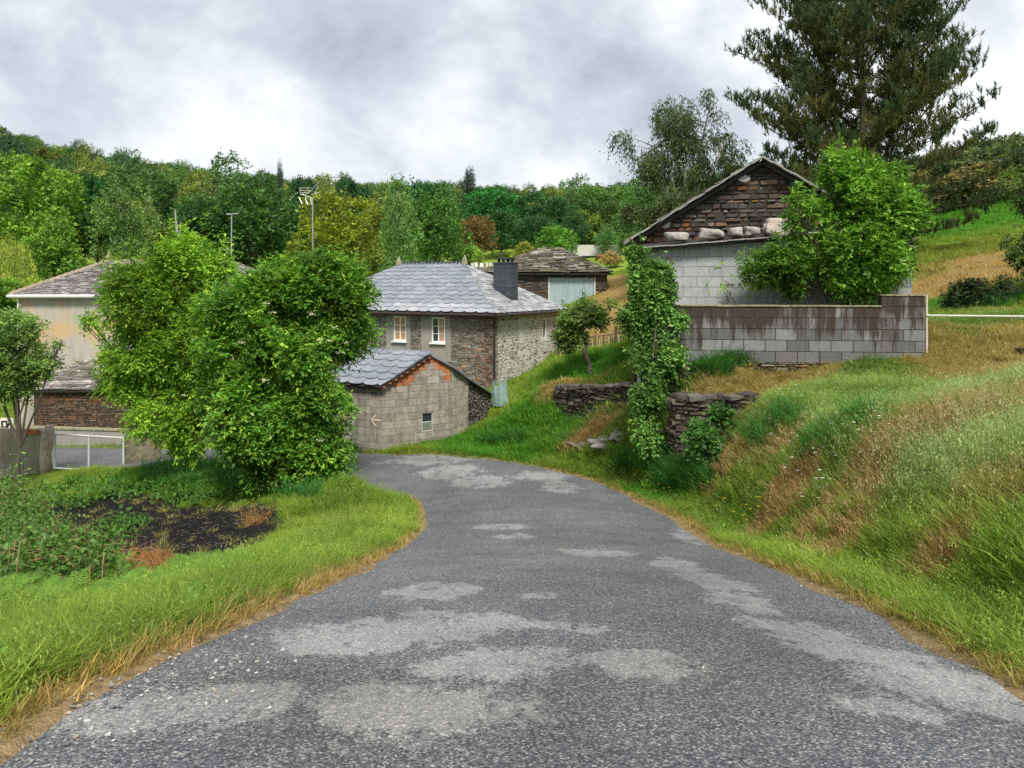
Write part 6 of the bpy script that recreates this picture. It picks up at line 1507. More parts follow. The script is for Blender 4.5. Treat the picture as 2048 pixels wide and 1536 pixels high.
trunks = [[(0, 0, 0), (.1, 0, 3), (.15, .1, 7), (.0, 0, 11), (-.15, 0, 16.8)], [(0, 0, 2.2), (.8, .2, 5), (1.5, .3, 9), (1.9, .2, 13.5)], [(0, 0, 2.0), (-.8, .4, 5), (-1.5, .2, 9.5), (-1.9, 0, 14)]]
for ti, T_ in enumerate(trunks): mb.tube([pb + np.array(p) for p in T_], np.linspace(.32 if ti == 0 else .18, .03, len(T_)), 8)
def along(T_, z):
    T_ = np.array(T_, float); return np.array([np.interp(z, T_[:, 2], T_[:, 0]), np.interp(z, T_[:, 2], T_[:, 1]), z])
for ti, T_ in enumerate(trunks):
    z = 1.6 if ti == 0 else 4.0; zmax = T_[-1][2]
    while z < zmax:
        f = z / 16.8; Lb = max(.6, (1.35 if ti else 1.0) * 5.7 * (1.08 - f ** 2.0) * (.75 + .45 * r.rand())) * (.62 if ti else 1)
        if ti == 0 and z < 3: Lb *= .9
        for k in range(4 if ti == 0 else 3):
            a = r.rand() * 6.283
            if ti == 1 : a = r.randn() * .9
            if ti == 2 : a = math.pi + r.randn() * .9
            p0 = pb + along(T_, z); rise = .18 + .55 * f + .15 * r.randn(); rise -= .30 * max(0, 1 - z / 6.0); d = np.array([math.cos(a), math.sin(a), rise]); pts_ = [p0]
            ns = max(4, int(Lb / .42)); cur = p0.copy(); dv = d.copy()
            for s in range(ns):
                dv = dv + np.array([0, 0, .05 + .05 * f]) + r.randn(3) * .09; cur = cur + dv / np.linalg.norm(dv) * Lb / ns; pts_.append(cur.copy())
            mb.tube(pts_, np.linspace(.05 * (1.1 - f) + .015, .008, len(pts_)), 5)
            tone = r.rand()
            for s in range(1, len(pts_)):
                q = s / (len(pts_) - 1)
                if q < .12: continue
                for _ in range(3 if q < .9 else 4):
                    sd_ = r.randn(3) * np.array([1, 1, .18]); sd_ = sd_ / np.linalg.norm(sd_); tl = (.25 + .75 * r.rand()) * (1.15 - q * .45)
                    e_ = pts_[s] + sd_ * tl + np.array([0, 0, .18 * tl + .04]); 
                    if r.rand() < .35: mb.tube([pts_[s], e_], [.012, .006], 3)
                    m = max(2, int(tl / .21))
                    for j in range(m + 1):
                        c = pts_[s] + (e_ - pts_[s]) * j / m + r.randn(3) * .05; SP.append(c); SD.append((e_ - pts_[s]) * .5 + np.array([0, 0, .55 + .4 * r.rand()]) + r.randn(3) * .15)
                        SC.append((tone, r.rand(), z, q))
        z += .52 + .25 * r.rand()
SP, SD, SC = np.array(SP), np.array(SD), np.array(SC); print('pine shoots', len(SP))
V, T3 = needles(SP, SD, r, 11, .30, .021, .45)
ol = sstep(.28, .62, fbm(SP[:, 0] + SP[:, 1] * .3, SP[:, 2], 2.4, 51) * .8 + .3 * (1 - np.abs(SP[:, 2] - pb[2] - 7) / 9)) * (SC[:, 3] < .85)
g1, g2 = np.array([.050, .088, .036]), np.array([.125, .120, .030]); colr = g1 + (g2 - g1) * (ol * (.5 + .5 * SC[:, 0]))[:, None]; colr = colr * (.7 + .6 * SC[:, 1:2])
o = link('crown', np_mesh('pine_crown', V - pb, [T3], np.repeat(colr, 33, 0), [M_leaf]), pt); o.color = (1, 1, 1, 1)
mb.build('trunk', M_bark, pt)

# ------------------------------------------------------------------ eucalyptus group behind the barn: airy, hanging leaves
def airy(name, label, x0, Y, stems, nsp, color, seed, ls=.20):
    r = R(seed); b = np.array([(x0 - 1024) / F * Y, Y, 0.]); b[2] = float(H(b[0], b[1])); t_ = thing(name, label, 'tree', b, None); mb = MB(); lb_ = []
    for st in stems:
        q = [b + np.array([0, 0, -.1])] + [px(x, y, Y + r.randn() * .5) for x, y in st]; mb.tube(q, np.linspace(.16, .03, len(q)), 6)
        for i in range(1, len(q)):
            for _ in range(5):
                f = r.rand(); p = q[i - 1] + (q[i] - q[i - 1]) * f
                if p[2] < px(0, 440, Y)[2]: continue
                e_ = p + np.array([r.randn() * .9, r.randn() * .9, .3 + .7 * r.rand()]); mb.tube([p, (p + e_) / 2 + r.randn(3) * .1, e_], [.04, .025, .01], 4)
                s = .38 + .35 * r.rand(); lb_.append((e_[0], e_[1], e_[2] - .15, s, s, s * 1.15))
        s = .5; lb_.append((*q[-1], s, s, s))
    V, Fq, col = sprig_crown(lb_, nsp, r, rach=.42, nl=6, ls=ls, wr=.13, shell=.45, droop=1.4, up=.1, spread=.7, cvar=.35, young=.35, ycol=(1.7, 1.35, 1.1), tilt=1.3)
    leaf_obj('crown', V, Fq, col, M_leaf, color, t_, b); mb.build('trunk', M_bark_pale, t_); return t_
airy('eucalyptus', "airy eucalyptus with drooping leaves on the skyline left of the big pine", 1370, 46, [[(1360, 440), (1340, 340), (1320, 290), (1305, 300)], [(1375, 420), (1350, 300), (1345, 240)], [(1385, 420), (1400, 300), (1420, 210)], [(1390, 430), (1435, 320), (1450, 275)], [(1360, 440), (1320, 360), (1300, 335)], [(1375, 430), (1370, 350), (1385, 270)], [(1395, 430), (1440, 360), (1465, 320)]], 6800, (.058, .098, .034), 501)
lob = [pl(1290, 430, 44, 40, 26), pl(1340, 430, 44, 45, 26), pl(1400, 420, 44, 45, 28), pl(1450, 400, 44, 40, 34), pl(1490, 360, 44, 30, 30)]
lb = np.array([(1340 - 1024) / F * 44, 44, 0.]); lb[2] = float(H(lb[0], 44))
shrub_thing('dark_undergrowth', "dark olive undergrowth behind the left slope of the stone barn roof", 'bush', lb, lob, 3600, (.075, .10, .035), 502, .06, 0, 5, rach=.4, nl=5, ls=.22, wr=.2, shell=.4, droop=.8, tilt=1.)
lob = [pl(1860, 400, 50, 40, 30), pl(1900, 375, 52, 45, 34), pl(1850, 355, 50, 34, 34), pl(1960, 350, 54, 50, 34), pl(1820, 380, 48, 40, 34), pl(1780, 380, 48, 40, 40)]
lb = G(1880, 420, 120); lb[1] += 2; lb[2] = float(H(lb[0], lb[1]))
shrub_thing('gorse_thicket', "olive-brown gorse thicket on the ridge right of the pine", 'bush', lb, lob, 4200, (.13, .135, .055), 503, .06, 0, 5, rach=.4, nl=6, ls=.22, wr=.14, shell=.4, droop=.1, tilt=1.2, young=.3, ycol=(1.5, 1.2, .9))
lob = [pl(2030, 330, 56, 60, 34), pl(1970, 370, 54, 34, 26), pl(2080, 340, 56, 60, 50)]
lb = G(2030, 385, 120); lb[1] += 2; lb[2] = float(H(lb[0], lb[1]))
shrub_thing('broom_thicket', "dark green rounded broom at the right end of the ridge", 'bush', lb, lob, 3600, (.065, .12, .04), 504, .06, 0, 4, rach=.4, nl=6, ls=.22, wr=.12, shell=.3, droop=-.1, tilt=1.2)
# ------------------------------------------------------------------ fence, gate, antenna and the rest
M_wood = mat_plain("pale_split_wood", (.33, .22, .12), (.46, .33, .19), 6, .9, .5, stretch=(1, 1, .3)); M_woodd = mat_plain("dark_old_wood", (.07, .055, .04), (.14, .11, .08), 6, .9, .6, stretch=(1, 1, .3))
r = R(600); fA = px(1118, 690, 31); fB = px(1250, 676, 30.4)
pf = thing('picket_fence', "rustic fence of uneven split pickets behind the small fruit tree", 'fence', (fA[0], fA[1], -3.2))
n = 30; mbp = MB(); 
for k in range(n):
    f = (k + .5) / n; x = fA[0] + (fB[0] - fA[0]) * f; y = fA[1] + (fB[1] - fA[1]) * f; zb_ = (HZ - (722 - 18 * f)) / F * y - .1; zt2 = (HZ - (676 - 8 * f)) / F * y + .06 * r.randn()
    m = MB(); lean = r.randn() * .02; w = .022 + .018 * r.rand()
    m.prism([(x - w, y - .015, zb_), (x + w, y - .015, zb_), (x + w, y + .015, zb_), (x - w, y + .015, zb_)], [(x - w * .7 + lean, y - .012, zt2), (x + w * .6 + lean, y - .012, zt2 - .03), (x + w * .6 + lean, y + .012, zt2 - .03), (x - w * .7 + lean, y + .012, zt2)])
    m.build('picket', M_wood if r.rand() < .42 else M_woodd, pf)
for k, dz in enumerate((.28, .62)):
    m = MB(); m.tube([fA + np.array([0, .05, 0]) + Z3 * (-.35 + dz * .8), fB + np.array([0, .05, 0]) + Z3 * (-.30 + dz * .8)], .028, 6); m.build('rail', M_woodd, pf)
for x, y0, y1 in ((1117, 725, 640), (1231, 712, 652)):
    m = MB(); Yq = 30.8; m.tube([px(x, y0, Yq), px(x, y1, Yq)], .055, 7); m.build('post', M_woodd, pf)
# gate
M_galv = mat_plain('bright_galvanised_tube', (.42, .44, .45), (.58, .60, .60), 20, .5, .2, .2)
gt = thing('metal_gate', "galvanised metal farm gate with fine mesh between two stone posts", 'gate', px(180, 938, 26.9))
gA, gB = px(110, 868, 26.9), px(247, 876, 26.4); gA2, gB2 = px(109, 936, 26.9), px(247, 944, 26.4); gM, gM2 = (gA + gB) / 2, (gA2 + gB2) / 2
mb = MB(); mb.tube([gA, gB], .032, 8); mb.tube([gA2, gB2], .028, 8); mb.tube([gA, gA2], .036, 8); mb.tube([gB, gB2], .036, 8); mb.build('frame', M_galv, gt)
mb = MB(); mb.tube([gM, gM2 - Z3 * .08], .035, 8); mb.build('middle_bar', M_galv, gt)
mb = MB()
for k in range(1, 44): f = k / 44; a, b = gA + (gB - gA) * f, gA2 + (gB2 - gA2) * f; mb.tube([a, b], .0035, 3)
for k in range(1, 14): f = k / 14; mb.tube([gA + (gA2 - gA) * f, gB + (gB2 - gB) * f], .0022, 3)
mb.build('wire_mesh', M_iron, gt)
M_post = mat_plain("pinkish_granite_post", (.40, .29, .23), (.54, .43, .36), 7, .95, .9, d=.02)
def stone_post(label, pts, th, mat, name='gate_post'):
    o = MB(); r_ = R(len(label)); n = len(pts) // 2
    c = px(*pts[0]); 
    P_ = [px(*p) for p in pts]; Nn_ = 10
    L_, R_ = P_[:n], P_[n:][::-1]; rings = []
    for a, b in zip(L_, R_):
        m_ = (a + b) / 2; w = np.linalg.norm(b - a) / 2; rings.append([m_ + np.array([math.cos(t_) * w * (1 + .1 * r_.randn()), math.sin(t_) * th * (1 + .1 * r_.randn()), .01 * r_.randn()]) for t_ in np.linspace(0, 6.283, Nn_ + 1)[:-1]])
    V = [p for q in rings for p in q]; Fs = [(i * Nn_ + k, i * Nn_ + (k + 1) % Nn_, (i + 1) * Nn_ + (k + 1) % Nn_, (i + 1) * Nn_ + k) for i in range(len(rings) - 1) for k in range(Nn_)] + [tuple(range(Nn_))[::-1], tuple((len(rings) - 1) * Nn_ + k for k in range(Nn_))]
    base = np.array([P_[0][0], P_[0][1], P_[0][2]]); o.solid([np.array(v) - base for v in V], Fs); ob = _mbbuild(o, name, mat, None, smooth=True); ob.location = tuple(base); return tag(ob, label, 'post' if 'pillar' not in label else 'pillar')
stone_post("tall pinkish rough granite gate post with a rounded top, left of the metal gate", [(82, 955, 27), (82, 910, 27), (84, 880, 27), (88, 862, 27), (92, 851, 27), (104, 851, 27), (106, 862, 27), (103, 880, 27), (101, 910, 27), (101, 955, 27)], .22, M_post)
stone_post("mossy broad stone pillar right of the metal gate beneath the ash bush", [(253, 945, 26.6), (253, 915, 26.6), (253, 890, 26.6), (253, 866, 26.6), (256, 858, 26.6), (318, 858, 26.6), (322, 866, 26.6), (324, 890, 26.6), (326, 915, 26.6), (328, 945, 26.6)], .3, mat_plain('mossy_dark_stone', (.11, .09, .06), (.25, .22, .14), 6, .95, .9, d=.03))
gw = thing('garden_wall', "short grey concrete garden wall left of the pinkish gate post", 'wall', px(62, 940, 27.4)); mb = MB(); A_ = np.array([*XY(-80, 27.6), 0.]); B_ = np.array([*XY(90, 27.3), 0.]); U_, N_, L_ = face(A_, B_); wall_slab(mb, A_, U_, N_, [(0, -6.8), (L_, -6.8), (L_, -5.0), (0, -4.9)], .2); mb.build('wall_face', mat_render("brown_stained_concrete", (.30, .265, .225), (.17, .14, .11), (.34, .31, .27)), gw)
mb = MB(); q0 = px(64, 862, 27.35)
for k in range(2): mb.box(q0 + np.array([-.12 + .25 * k, -.02, -.02]), (.118, .09, .075))
tag(mb.build('hollow_brick', M_orange, col=True), "pair of orange hollow bricks on top of the garden wall", 'brick')
# painted board
bd = thing('painted_board', "cream board with black painted angular marks at the left edge behind the garden wall", 'board', px(12, 900, 28.2))
mb = MB(); q = px(13, 862, 28.2); mb.prism([q + np.array([x, 0, z]) for x, z in ((-.24, -.62), (.26, -.62), (.26, .38), (.20, .47), (-.17, .47), (-.24, .40))], [q + np.array([x, -.03, z]) for x, z in ((-.24, -.62), (.26, -.62), (.26, .38), (.20, .47), (-.17, .47), (-.24, .40))][::1]); mb.build('board_panel', mat_plain("cream_board", (.62, .60, .46), (.72, .70, .56), 6, .8), bd)
mb = MB(); M_blk = mat_plain("black_paint", (.012, .012, .012), (.02, .02, .02), 8)
def st2(a, b, w, off):
    a, b = np.array(a), np.array(b); d = unit(b - a); n2 = np.array([-d[1], d[0]]) * w / 2; pts4 = [a - n2, b - n2, b + n2, a + n2]
    mb.prism([q + np.array([p[0], -.031 - off, p[1]]) for p in pts4], [q + np.array([p[0], -.034 - off, p[1]]) for p in pts4])
for i, (a, b, w) in enumerate([((-.14, .36), (-.14, -.18), .07), ((-.14, .34), (.04, .34), .06), ((.03, .36), (.03, .14), .06), ((-.14, .14), (.02, .14), .06), ((.18, .42), (-.02, .0), .06), ((-.06, .06), (.22, -.24), .07), ((-.14, -.1), (-.02, -.44), .06), ((-.06, -.28), (.24, -.30), .05)]): st2(a, b, w, i * .0012)
mb.build('painted_mark', M_blk, bd)
# masts
def mast(name, label, x, ybase, ytop, Y, cat): 
    b = px(x, ybase, Y); t_ = thing(name, label, cat, b); m = MB(); m.tube([b, px(x - 1 if x > 600 else x, ytop, Y)], .032, 6); m.build('pole', M_iron, t_); return t_
tv = mast('tv_antenna', "tall rooftop television antenna on a thin pole above the elder bush", 626, 545, 396, 39.5, 'antenna')
Ya = 39.5; A_ = lambda x, y, d=0.: px(x, y, Ya + d); mb = MB(); ir = .012
M_alu = mat_plain("pale_aluminium", (.55, .55, .50), (.68, .68, .62), 10, .4, .1, .3)
for (a, b, w) in [((623, 410), (621, 397), .04), ((598, 395), (604, 408), .035), ((611, 398), (615, 409), .035), ((600, 376), (621, 376), ir), ((600, 381), (619, 381), ir), ((601, 385), (618, 385), ir), ((600, 376), (600, 384), ir), ((611, 390), (623, 381), .02), ((604, 388), (611, 392), .02), ((611, 392), (612, 402), .02), ((623, 381), (637, 364), ir), ((628, 386), (635, 376), ir), ((623, 390), (641, 384), .016), ((600, 388), (626, 397), .016), ((590, 388), (596, 385), ir), ((579, 400), (588, 391), ir), ((637, 372), (632, 380), ir)]:
    mb.tube([A_(*a, .02), A_(*b, -.02)], w, 4)
mb.build('antenna_elements', M_alu, tv)
lm = mast('street_lamp', "thin lamp mast with a small flat head behind the ash bush", 463, 545, 430, 41, 'street lamp')
mb = MB(); q = px(463, 429, 41); mb.box(q + np.array([-.10, 0, .02]), (.13, .09, .035)); mb.box(q + np.array([.20, 0, .04]), (.16, .05, .025)); mb.build('lamp_head', M_iron, lm)
mb = MB(); q = px(463, 500, 41); mb.tube([q + np.array([-.5, 0, 0]), q + np.array([.1, 0, 0])], .02, 5); mb.build('cross_arm', M_iron, lm)
sg = thing('dead_snag', "bare bleached dead tree stem left of the lamp mast", 'dead tree', px(368, 520, 60))
mb = MB(); mb.tube([px(368, 530, 60), px(362, 485, 60), px(354, 462, 60), px(352, 440, 60), px(350, 418, 60)], [.13, .10, .09, .07, .04], 6); mb.tube([px(358, 472, 60), px(362, 455, 60), px(361, 442, 60)], [.06, .04, .02], 5); mb.build('stem', M_bark_pale, sg)
# far cottage
fo = px(1160, 520, 84); fc = thing('far_cottage', "far cottage with pale grey slate roof behind the slab roofed barn", 'house', fo - Z3 * 2)
mb = MB(); mb.box(fo + np.array([1.9, 2.5, -.4]), (2.6, 2.3, 2.0)); mb.build('wall', M_mortar_pale, fc)
mb = MB(); z1 = (HZ - 513) / F * 84; z2 = (HZ - 491) / F * 86; roof_plane(mb, [np.array([fo[0] - 1.0, 84, z1]), np.array([fo[0] + 5, 84, z1]), np.array([fo[0] + 4.3, 87, z2]), np.array([fo[0] - .3, 87, z2])], w=.5, h=.3, t=.02, round_=False, rough=.6, rng=R(601)); roof_plane(mb, [np.array([fo[0] + 5, 89.6, z1]), np.array([fo[0] - 1, 89.6, z1]), np.array([fo[0] - .3, 87, z2]), np.array([fo[0] + 4.3, 87, z2])], w=.6, h=.4, t=.02, round_=False, rough=.6, rng=R(602)); mb.build('roof', [M_roofcore, mat_stone("pale_slate", [(.33, .34, .34), (.40, .41, .41), (.27, .28, .28)], .3, scale=3)], fc, col=True)
bh = thing('brick_outhouse', "small orange brick outhouse just above the slab roof's right slope", 'shed', px(1206, 535, 76)); mb = MB(); mb.box(px(1206, 523, 76), (.62, .8, .55)); mb.build('wall', M_orange, bh, col=True); mb = MB(); c = px(1206, 513, 76); mb.prism([c + np.array([-.75, -1, -.02]), c + np.array([.75, -1, -.02]), c + np.array([.75, 1, -.02]), c + np.array([-.75, 1, -.02])], [c + np.array([-.3, -1, .14]), c + np.array([.3, -1, .14]), c + np.array([.3, 1, .14]), c + np.array([-.3, 1, .14])]); mb.build('roof', M_orange, bh, col=True)
# row of pale slabs on the field wall left of the far barn
fwall = thing('field_wall', "low rubble field wall topped with upright pale slabs, behind the house chimney", 'wall', px(985, 548, 62)); mb = MB(); r = R(610)
A1_, A2_ = px(940, 570, 62), px(1045, 570, 64); A1_[2] = A2_[2] = 0; U_, N_, L_ = face(A1_, A2_); zt3 = (HZ - 533) / F * 62
wall_slab(mb, A1_, U_, N_, [(0, .2), (L_, .2), (L_, zt3), (0, zt3)], .4); masonry(mb, A1_, U_, N_, [(0, .2), (L_, .2), (L_, zt3), (0, zt3)], (.1, .25), (.2, .5), .03, .06, .08, .6, rng=r); mb.build('stonework', [M_mortar_grey, M_whitestone], fwall, col=True)
for k in range(11):
    mb = MB(); f = (k + .3 + .4 * r.rand()) / 11; mb.box(A1_ + U_ * L_ * f + Z3 * (zt3 + .14) - N_ * .2, (.09 + .06 * r.rand(), .05, .13 + .07 * r.rand()), U_, N_, Z3); mb.build('upright_slab', M_white if r.rand() < .5 else M_mortar_pale, fwall)
# teal sheet at the house corner
M_teal = mat_plain("weathered_teal_sheet", (.13, .20, .19), (.24, .33, .31), 5, .6, .3, stretch=(1, 1, .3)); q = G(1000, 812); q[1] += .1
mb = MB(); nn = 22; hgt = .95
prev = None
for k in range(nn + 1):
    a = -2.6 + 2.6 * k / nn; rr_ = .30 + .015 * (k % 2); p = np.array([math.cos(a) * rr_, math.sin(a) * rr_, 0]); tp = p * .8 + np.array([-.06 + .05 * math.sin(k), 0, hgt * (.85 + .12 * math.sin(k * .7))])
    if prev: mb.solid([prev[0], p, tp, prev[1], prev[0] * .94, p * .94, tp * [.94, .94, 1], prev[1] * [.94, .94, 1]], [(0, 1, 2, 3), (7, 6, 5, 4), (3, 2, 6, 7)])
    prev = (p, tp)
o = _mbbuild(mb, 'rolled_sheet', M_teal); o.location = tuple(q); tag(o, "rolled teal corrugated sheet standing at the corner of the stone house", 'sheet')
# dark trough at the right edge
tr_ = thing('water_trough', "small dark trough at the right edge in the dry grass", 'trough', G(2047, 712)); q = np.array(tr_.location); mb = MB()
mb.box(q + np.array([.18, 0, .01]), (.26, .15, .015));
for sx in (-1, 1): mb.box(q + np.array([.18 + sx * .25, 0, .07]), (.012, .15, .07)); mb.box(q + np.array([.18, sx * .14, .07]), (.238, .012, .07))
mb.build('basin', M_mortar_dark, tr_)

# ------------------------------------------------------------------ left foreground: brambles, ferns, saplings, stalks
def area_pts(polys, n, r):
    out = []
    for (x, y, sx, sy, k) in polys:
        for _ in range(int(n * k)): out.append(G(x + r.uniform(-sx, sx), y + r.uniform(-sy, sy)))
    return np.array(out)
r = R(700)
BP = area_pts([(5, 1070, 75, 50, .30), (50, 1125, 90, 40, .25), (30, 1150, 90, 40, .20), (170, 1165, 50, 18, .12), (-40, 1120, 70, 80, .2), (-120, 1090, 60, 80, .15), (10, 1000, 35, 25, .06)], 2600, r)
BP[:, 2] += np.abs(r.randn(len(BP))) * .14 + .05 + .20 * fbm(BP[:, 0], BP[:, 1], 1.2, 8)
n = len(BP); D = rnd_dirs(r, n, .6); PP, DD, SS = [], [], []
for j in range(8):
    PP.append(BP + D * (.05 * j) + r.randn(n, 3) * .05); DD.append(D * .3 + r.randn(n, 3) * .6 + np.array([0, 0, -.1])); SS.append(.035 + .055 * r.rand(n))
PP, DD, SS = map(np.concatenate, (PP, DD, SS)); V, Fq = flat_leaves(PP, DD, SS, .34, r, .55)
cc_ = np.array([(.055, .13, .02), (.09, .19, .03), (.13, .24, .05), (.05, .105, .025), (.17, .20, .06), (.15, .075, .04)])[np.minimum(r.randint(0, 7, len(PP)), 5) if False else r.choice(6, len(PP), p=[.22, .30, .26, .10, .09, .03])] * (.8 + .4 * r.rand(len(PP), 1))
o = link('bramble_patch', np_mesh('bramble_patch', V, [Fq], np.repeat(cc_, 4, 0), [M_leaf])); o.color = (1, 1, 1, 1); tag(o, "tangle of bramble leaves filling the left foreground beside the burnt plot", 'brambles', kind='stuff')
mb = MB()
for _ in range(150):
    b = BP[r.randint(len(BP))].copy(); b[2] = float(H(b[0], b[1])); a = r.rand() * 6.28; L_ = .5 + .8 * r.rand(); hh_ = .25 + .35 * r.rand()
    mb.tube([b, b + np.array([math.cos(a) * L_ * .3, math.sin(a) * L_ * .3, hh_]), b + np.array([math.cos(a) * L_ * .7, math.sin(a) * L_ * .7, hh_ * .9]), b + np.array([math.cos(a) * L_, math.sin(a) * L_, hh_ * .2])], [.006, .005, .004, .002], 4)
M_stalk = mat_plain("dead_bramble_stalk", (.22, .12, .06), (.38, .25, .13), 5, .8, .2); tag(mb.build('bramble_stalks', M_stalk), "brown dead bramble stalks arching through the left foreground leaves", 'stalks', kind='stuff')
def fern(seed):
    r = R(seed); V, T, Cc = [], [], []
    for f in range(6):
        a = f * 1.05 + r.rand() * .5; L_ = .38 + .16 * r.rand(); np_ = 15
        def at(t): return np.array([math.cos(a) * L_ * t, math.sin(a) * L_ * t, L_ * (1.0 * t - .55 * t * t)])
        side = np.array([-math.sin(a), math.cos(a), 0])
        for k in range(2, np_):
            t = k / np_; p = at(t); q = at(t + .03) - p; wl_ = .14 * math.sin(math.pi * min(1, t * .9 + .12)) * L_ / .45
            for s in (-1, 1):
                tip = p + side * s * wl_ + q / np.linalg.norm(q) * wl_ * .35 - np.array([0, 0, wl_ * .15]); w = q / np.linalg.norm(q) * .011; b = len(V)
                V += [p - w, p + w, tip]; T.append((b, b + 1, b + 2)); Cc += [np.ones(3) * (.85 + .3 * r.rand())] * 3
        b = len(V); 
        for k in range(6): p = at(k / 5); V += [p - side * .003, p + side * .003]; Cc += [np.array([.9, .8, .6])] * 2
        T += [(b + 2 * k, b + 2 * k + 1, b + 2 * k + 3) for k in range(5)] + [(b + 2 * k, b + 2 * k + 3, b + 2 * k + 2) for k in range(5)]
    return np_mesh('fern', np.array(V), [np.array(T)], np.array(Cc), [M_grass])
ferns = [fern(s) for s in (1, 2, 3)]
FP = area_pts([(60, 1165, 90, 30, .25), (180, 1160, 60, 25, .2), (300, 1185, 60, 16, .15), (400, 1150, 45, 14, .10), (120, 1215, 110, 22, .14), (20, 1210, 60, 40, .14), (450, 1130, 40, 8, .04), (-60, 1180, 60, 50, .15)], 230, r)
n = len(FP); s = .45 + .4 * r.rand(n)
scatter('bracken_ferns', FP, ferns, np.stack([r.randn(n) * .15, r.randn(n) * .15, r.rand(n) * 6.28], 1), np.stack([s, s, s], 1), np.array([.14, .27, .04]) * (.8 + .5 * r.rand(n, 1)), "light green bracken ferns along the top of the left verge", 'ferns')
# weeds: broad low leaves around the plot and under the bushes
def weed(seed, ls, n, h):
    r = R(seed); P = r.randn(n, 3) * np.array([.10, .10, 0]) + np.array([0, 0, 1.]) * (r.rand(n, 1) * h); D = rnd_dirs(r, n, .1); V, Fq = flat_leaves(P, D, ls * (.6 + .7 * r.rand(n)), .3, r, .4); return np_mesh('weed', V, [Fq], np.repeat(np.ones((n, 3)) * (.75 + .5 * r.rand(n, 1)), 4, 0), [M_grass])
weeds = [weed(s, .075, 24, .14) for s in (1, 2, 3)]
WP = area_pts([(300, 985, 110, 18, .15), (200, 975, 90, 14, .06), (420, 985, 60, 20, .15), (250, 1060, 60, 22, .05), (130, 1000, 60, 20, .08), (480, 950, 60, 18, .1), (430, 1000, 90, 10, .1)], 520, r); n = len(WP); s = .8 + .9 * r.rand(n)
scatter('garden_weeds', WP, weeds, np.stack([r.randn(n) * .15, r.randn(n) * .15, r.rand(n) * 6.28], 1), np.stack([s, s, s], 1), np.array([.07, .165, .025]) * (.7 + .8 * r.rand(n, 1)), "broad leaved weeds round the far edge of the burnt plot", 'weeds')
def vw(x, y):
    c, dry, soil, rd_, b_, s_, e_ = cover(x, y); return (np.abs(rd_) > RW + .35) * (1 - soil) * (1 - dry * .8) * sstep(.52, .66, fbm(x, y, 1.1, 93)) * np.clip(7.0 / dd(x, y), 0, 1)
x, y, r2 = sample(30000, -9, 8, 2.6, 20, vw, 17); n = len(x); s = .35 + .4 * r2.rand(n)
scatter('verge_weeds', np.stack([x, y, H(x, y)], 1), weeds, np.stack([r2.randn(n) * .2, r2.randn(n) * .2, r2.rand(n) * 6.28], 1), np.stack([s, s, s * 1.1], 1), np.array([.14, .27, .04]) * (.7 + .7 * r2.rand(n, 1)), "clover and dock leaves mixed into the verges", 'weeds')
LW_ = [blades(R(810 + i), 26, .42, .016, .75, .10, name="long_tuft") for i in range(3)]
LP = area_pts([(370, 958, 80, 24, .3), (450, 965, 80, 32, .3), (560, 990, 70, 14, .12), (1370, 960, 60, 22, .25), (1010, 885, 40, 8, .06), (1300, 930, 60, 14, .15), (1580, 850, 22, 16, .06), (1740, 850, 22, 10, .03), (1650, 900, 30, 20, .02), (1520, 880, 20, 20, .03), (1950, 612, 60, 8, .12), (1400, 745, 60, 8, .07), (1480, 728, 30, 5, .05), (700, 900, 20, 10, .05)], 900, r); n = len(LP); s = .7 + .6 * r.rand(n)
scatter('long_grass', LP, LW_, np.stack([r.randn(n) * .15, r.randn(n) * .15, r.rand(n) * 6.28], 1), np.stack([s, s, s], 1), np.array([.045, .15, .025]) * (.8 + .6 * r.rand(n, 1)), "rank dark green grass tussocks under the bushes and walls", 'grass')
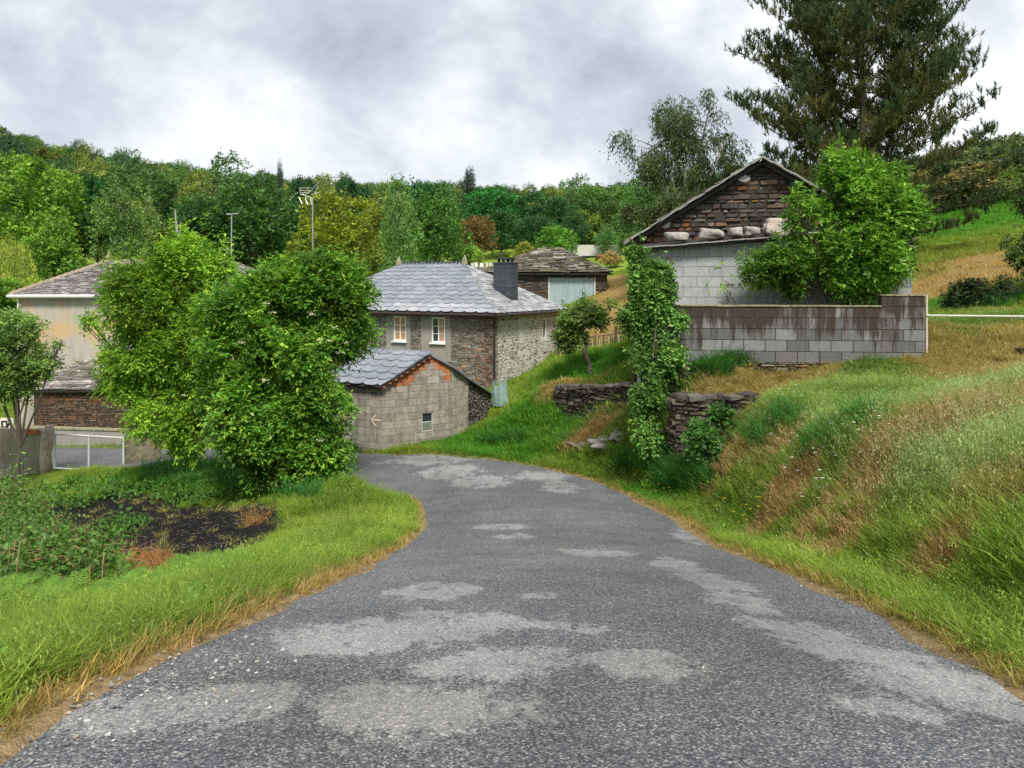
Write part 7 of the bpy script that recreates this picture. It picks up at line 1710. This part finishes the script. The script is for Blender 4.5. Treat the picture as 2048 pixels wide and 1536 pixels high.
# charred bits and straw on the plot
V, T = [], []
CPs = area_pts([(330, 1060, 150, 38, 1)], 900, r)
for p in CPs:
    a = r.rand() * 6.28; l = .012 + .045 * r.rand() ** 2; d = np.array([math.cos(a), math.sin(a), .2 * r.randn()]) * l; s_ = np.array([-math.sin(a), math.cos(a), .5]) * .003; b = len(V); p = p + Z3 * .02; V += [p - d - s_, p + d - s_, p + d + s_, p - d + s_]; T.append((b, b + 1, b + 2, b + 3))
cc_ = np.array([(.30, .22, .15), (.10, .08, .07), (.20, .19, .18), (.03, .03, .03)])[r.randint(0, 4, len(CPs))]
o = link('plot_litter', np_mesh('plot_litter', np.array(V), [np.array(T)], np.repeat(cc_, 4, 0), [M_leaf])); o.color = (1, 1, 1, 1); tag(o, "charred twigs and straw scattered on the black burnt plot", 'litter', kind='stuff')
SPs = area_pts([(295, 1128, 50, 14, 1), (515, 1040, 22, 14, .2)], 120, r); n = len(SPs); s = .5 + .4 * r.rand(n)
scatter('straw_heap', SPs, T_dry, np.stack([r.randn(n) * .7, r.randn(n) * .7, r.rand(n) * 6.28], 1), np.stack([s * 1.6, s * 1.6, s], 1), np.array([.34, .17, .07]) * (.7 + .6 * r.rand(n, 1)), "rust coloured dead straw lying at the near edge of the burnt plot", 'straw')
# saplings with round leaves, each a thing
def sapling(label, x, y, h, seed, ls=.085, nl=26, tone=(.17, .30, .06)):
    r = R(seed); g = G(x, y); t_ = thing('sapling', label, 'sapling', g, "saplings standing in the left foreground"); top = g + np.array([r.randn() * .04, r.randn() * .04, h]); m = MB(); mid = (g + top) / 2 + r.randn(3) * .02; m.tube([g - Z3 * .05, mid, top], [.009, .007, .003], 5); m.build('stem', M_bark, t_)
    f = .35 + .65 * r.rand(nl); P = g + (top - g) * f[:, None] + r.randn(nl, 3) * .01; D = rnd_dirs(r, nl, .5); D[:, 2] *= .5
    V, Fq = flat_leaves(P + D * .05, D, ls * (.6 + .7 * r.rand(nl)), .42, r, .3); leaf_obj('leaves', V, Fq, np.repeat(np.ones((nl, 3)) * (.75 + .5 * r.rand(nl, 1)), 4, 0), M_leaf, tone, t_, g)
sapling("round leaved sapling at the left edge, in front of the painted board", 25, 1010, 1.25, 901)
sapling("round leaved sapling in front of the garden wall, left of the gate post", 45, 1015, 1.35, 902)
sapling("slender low sapling with a dark stem rising from the brambles, near the straw", 155, 1090, .55, 903, .07, 16)
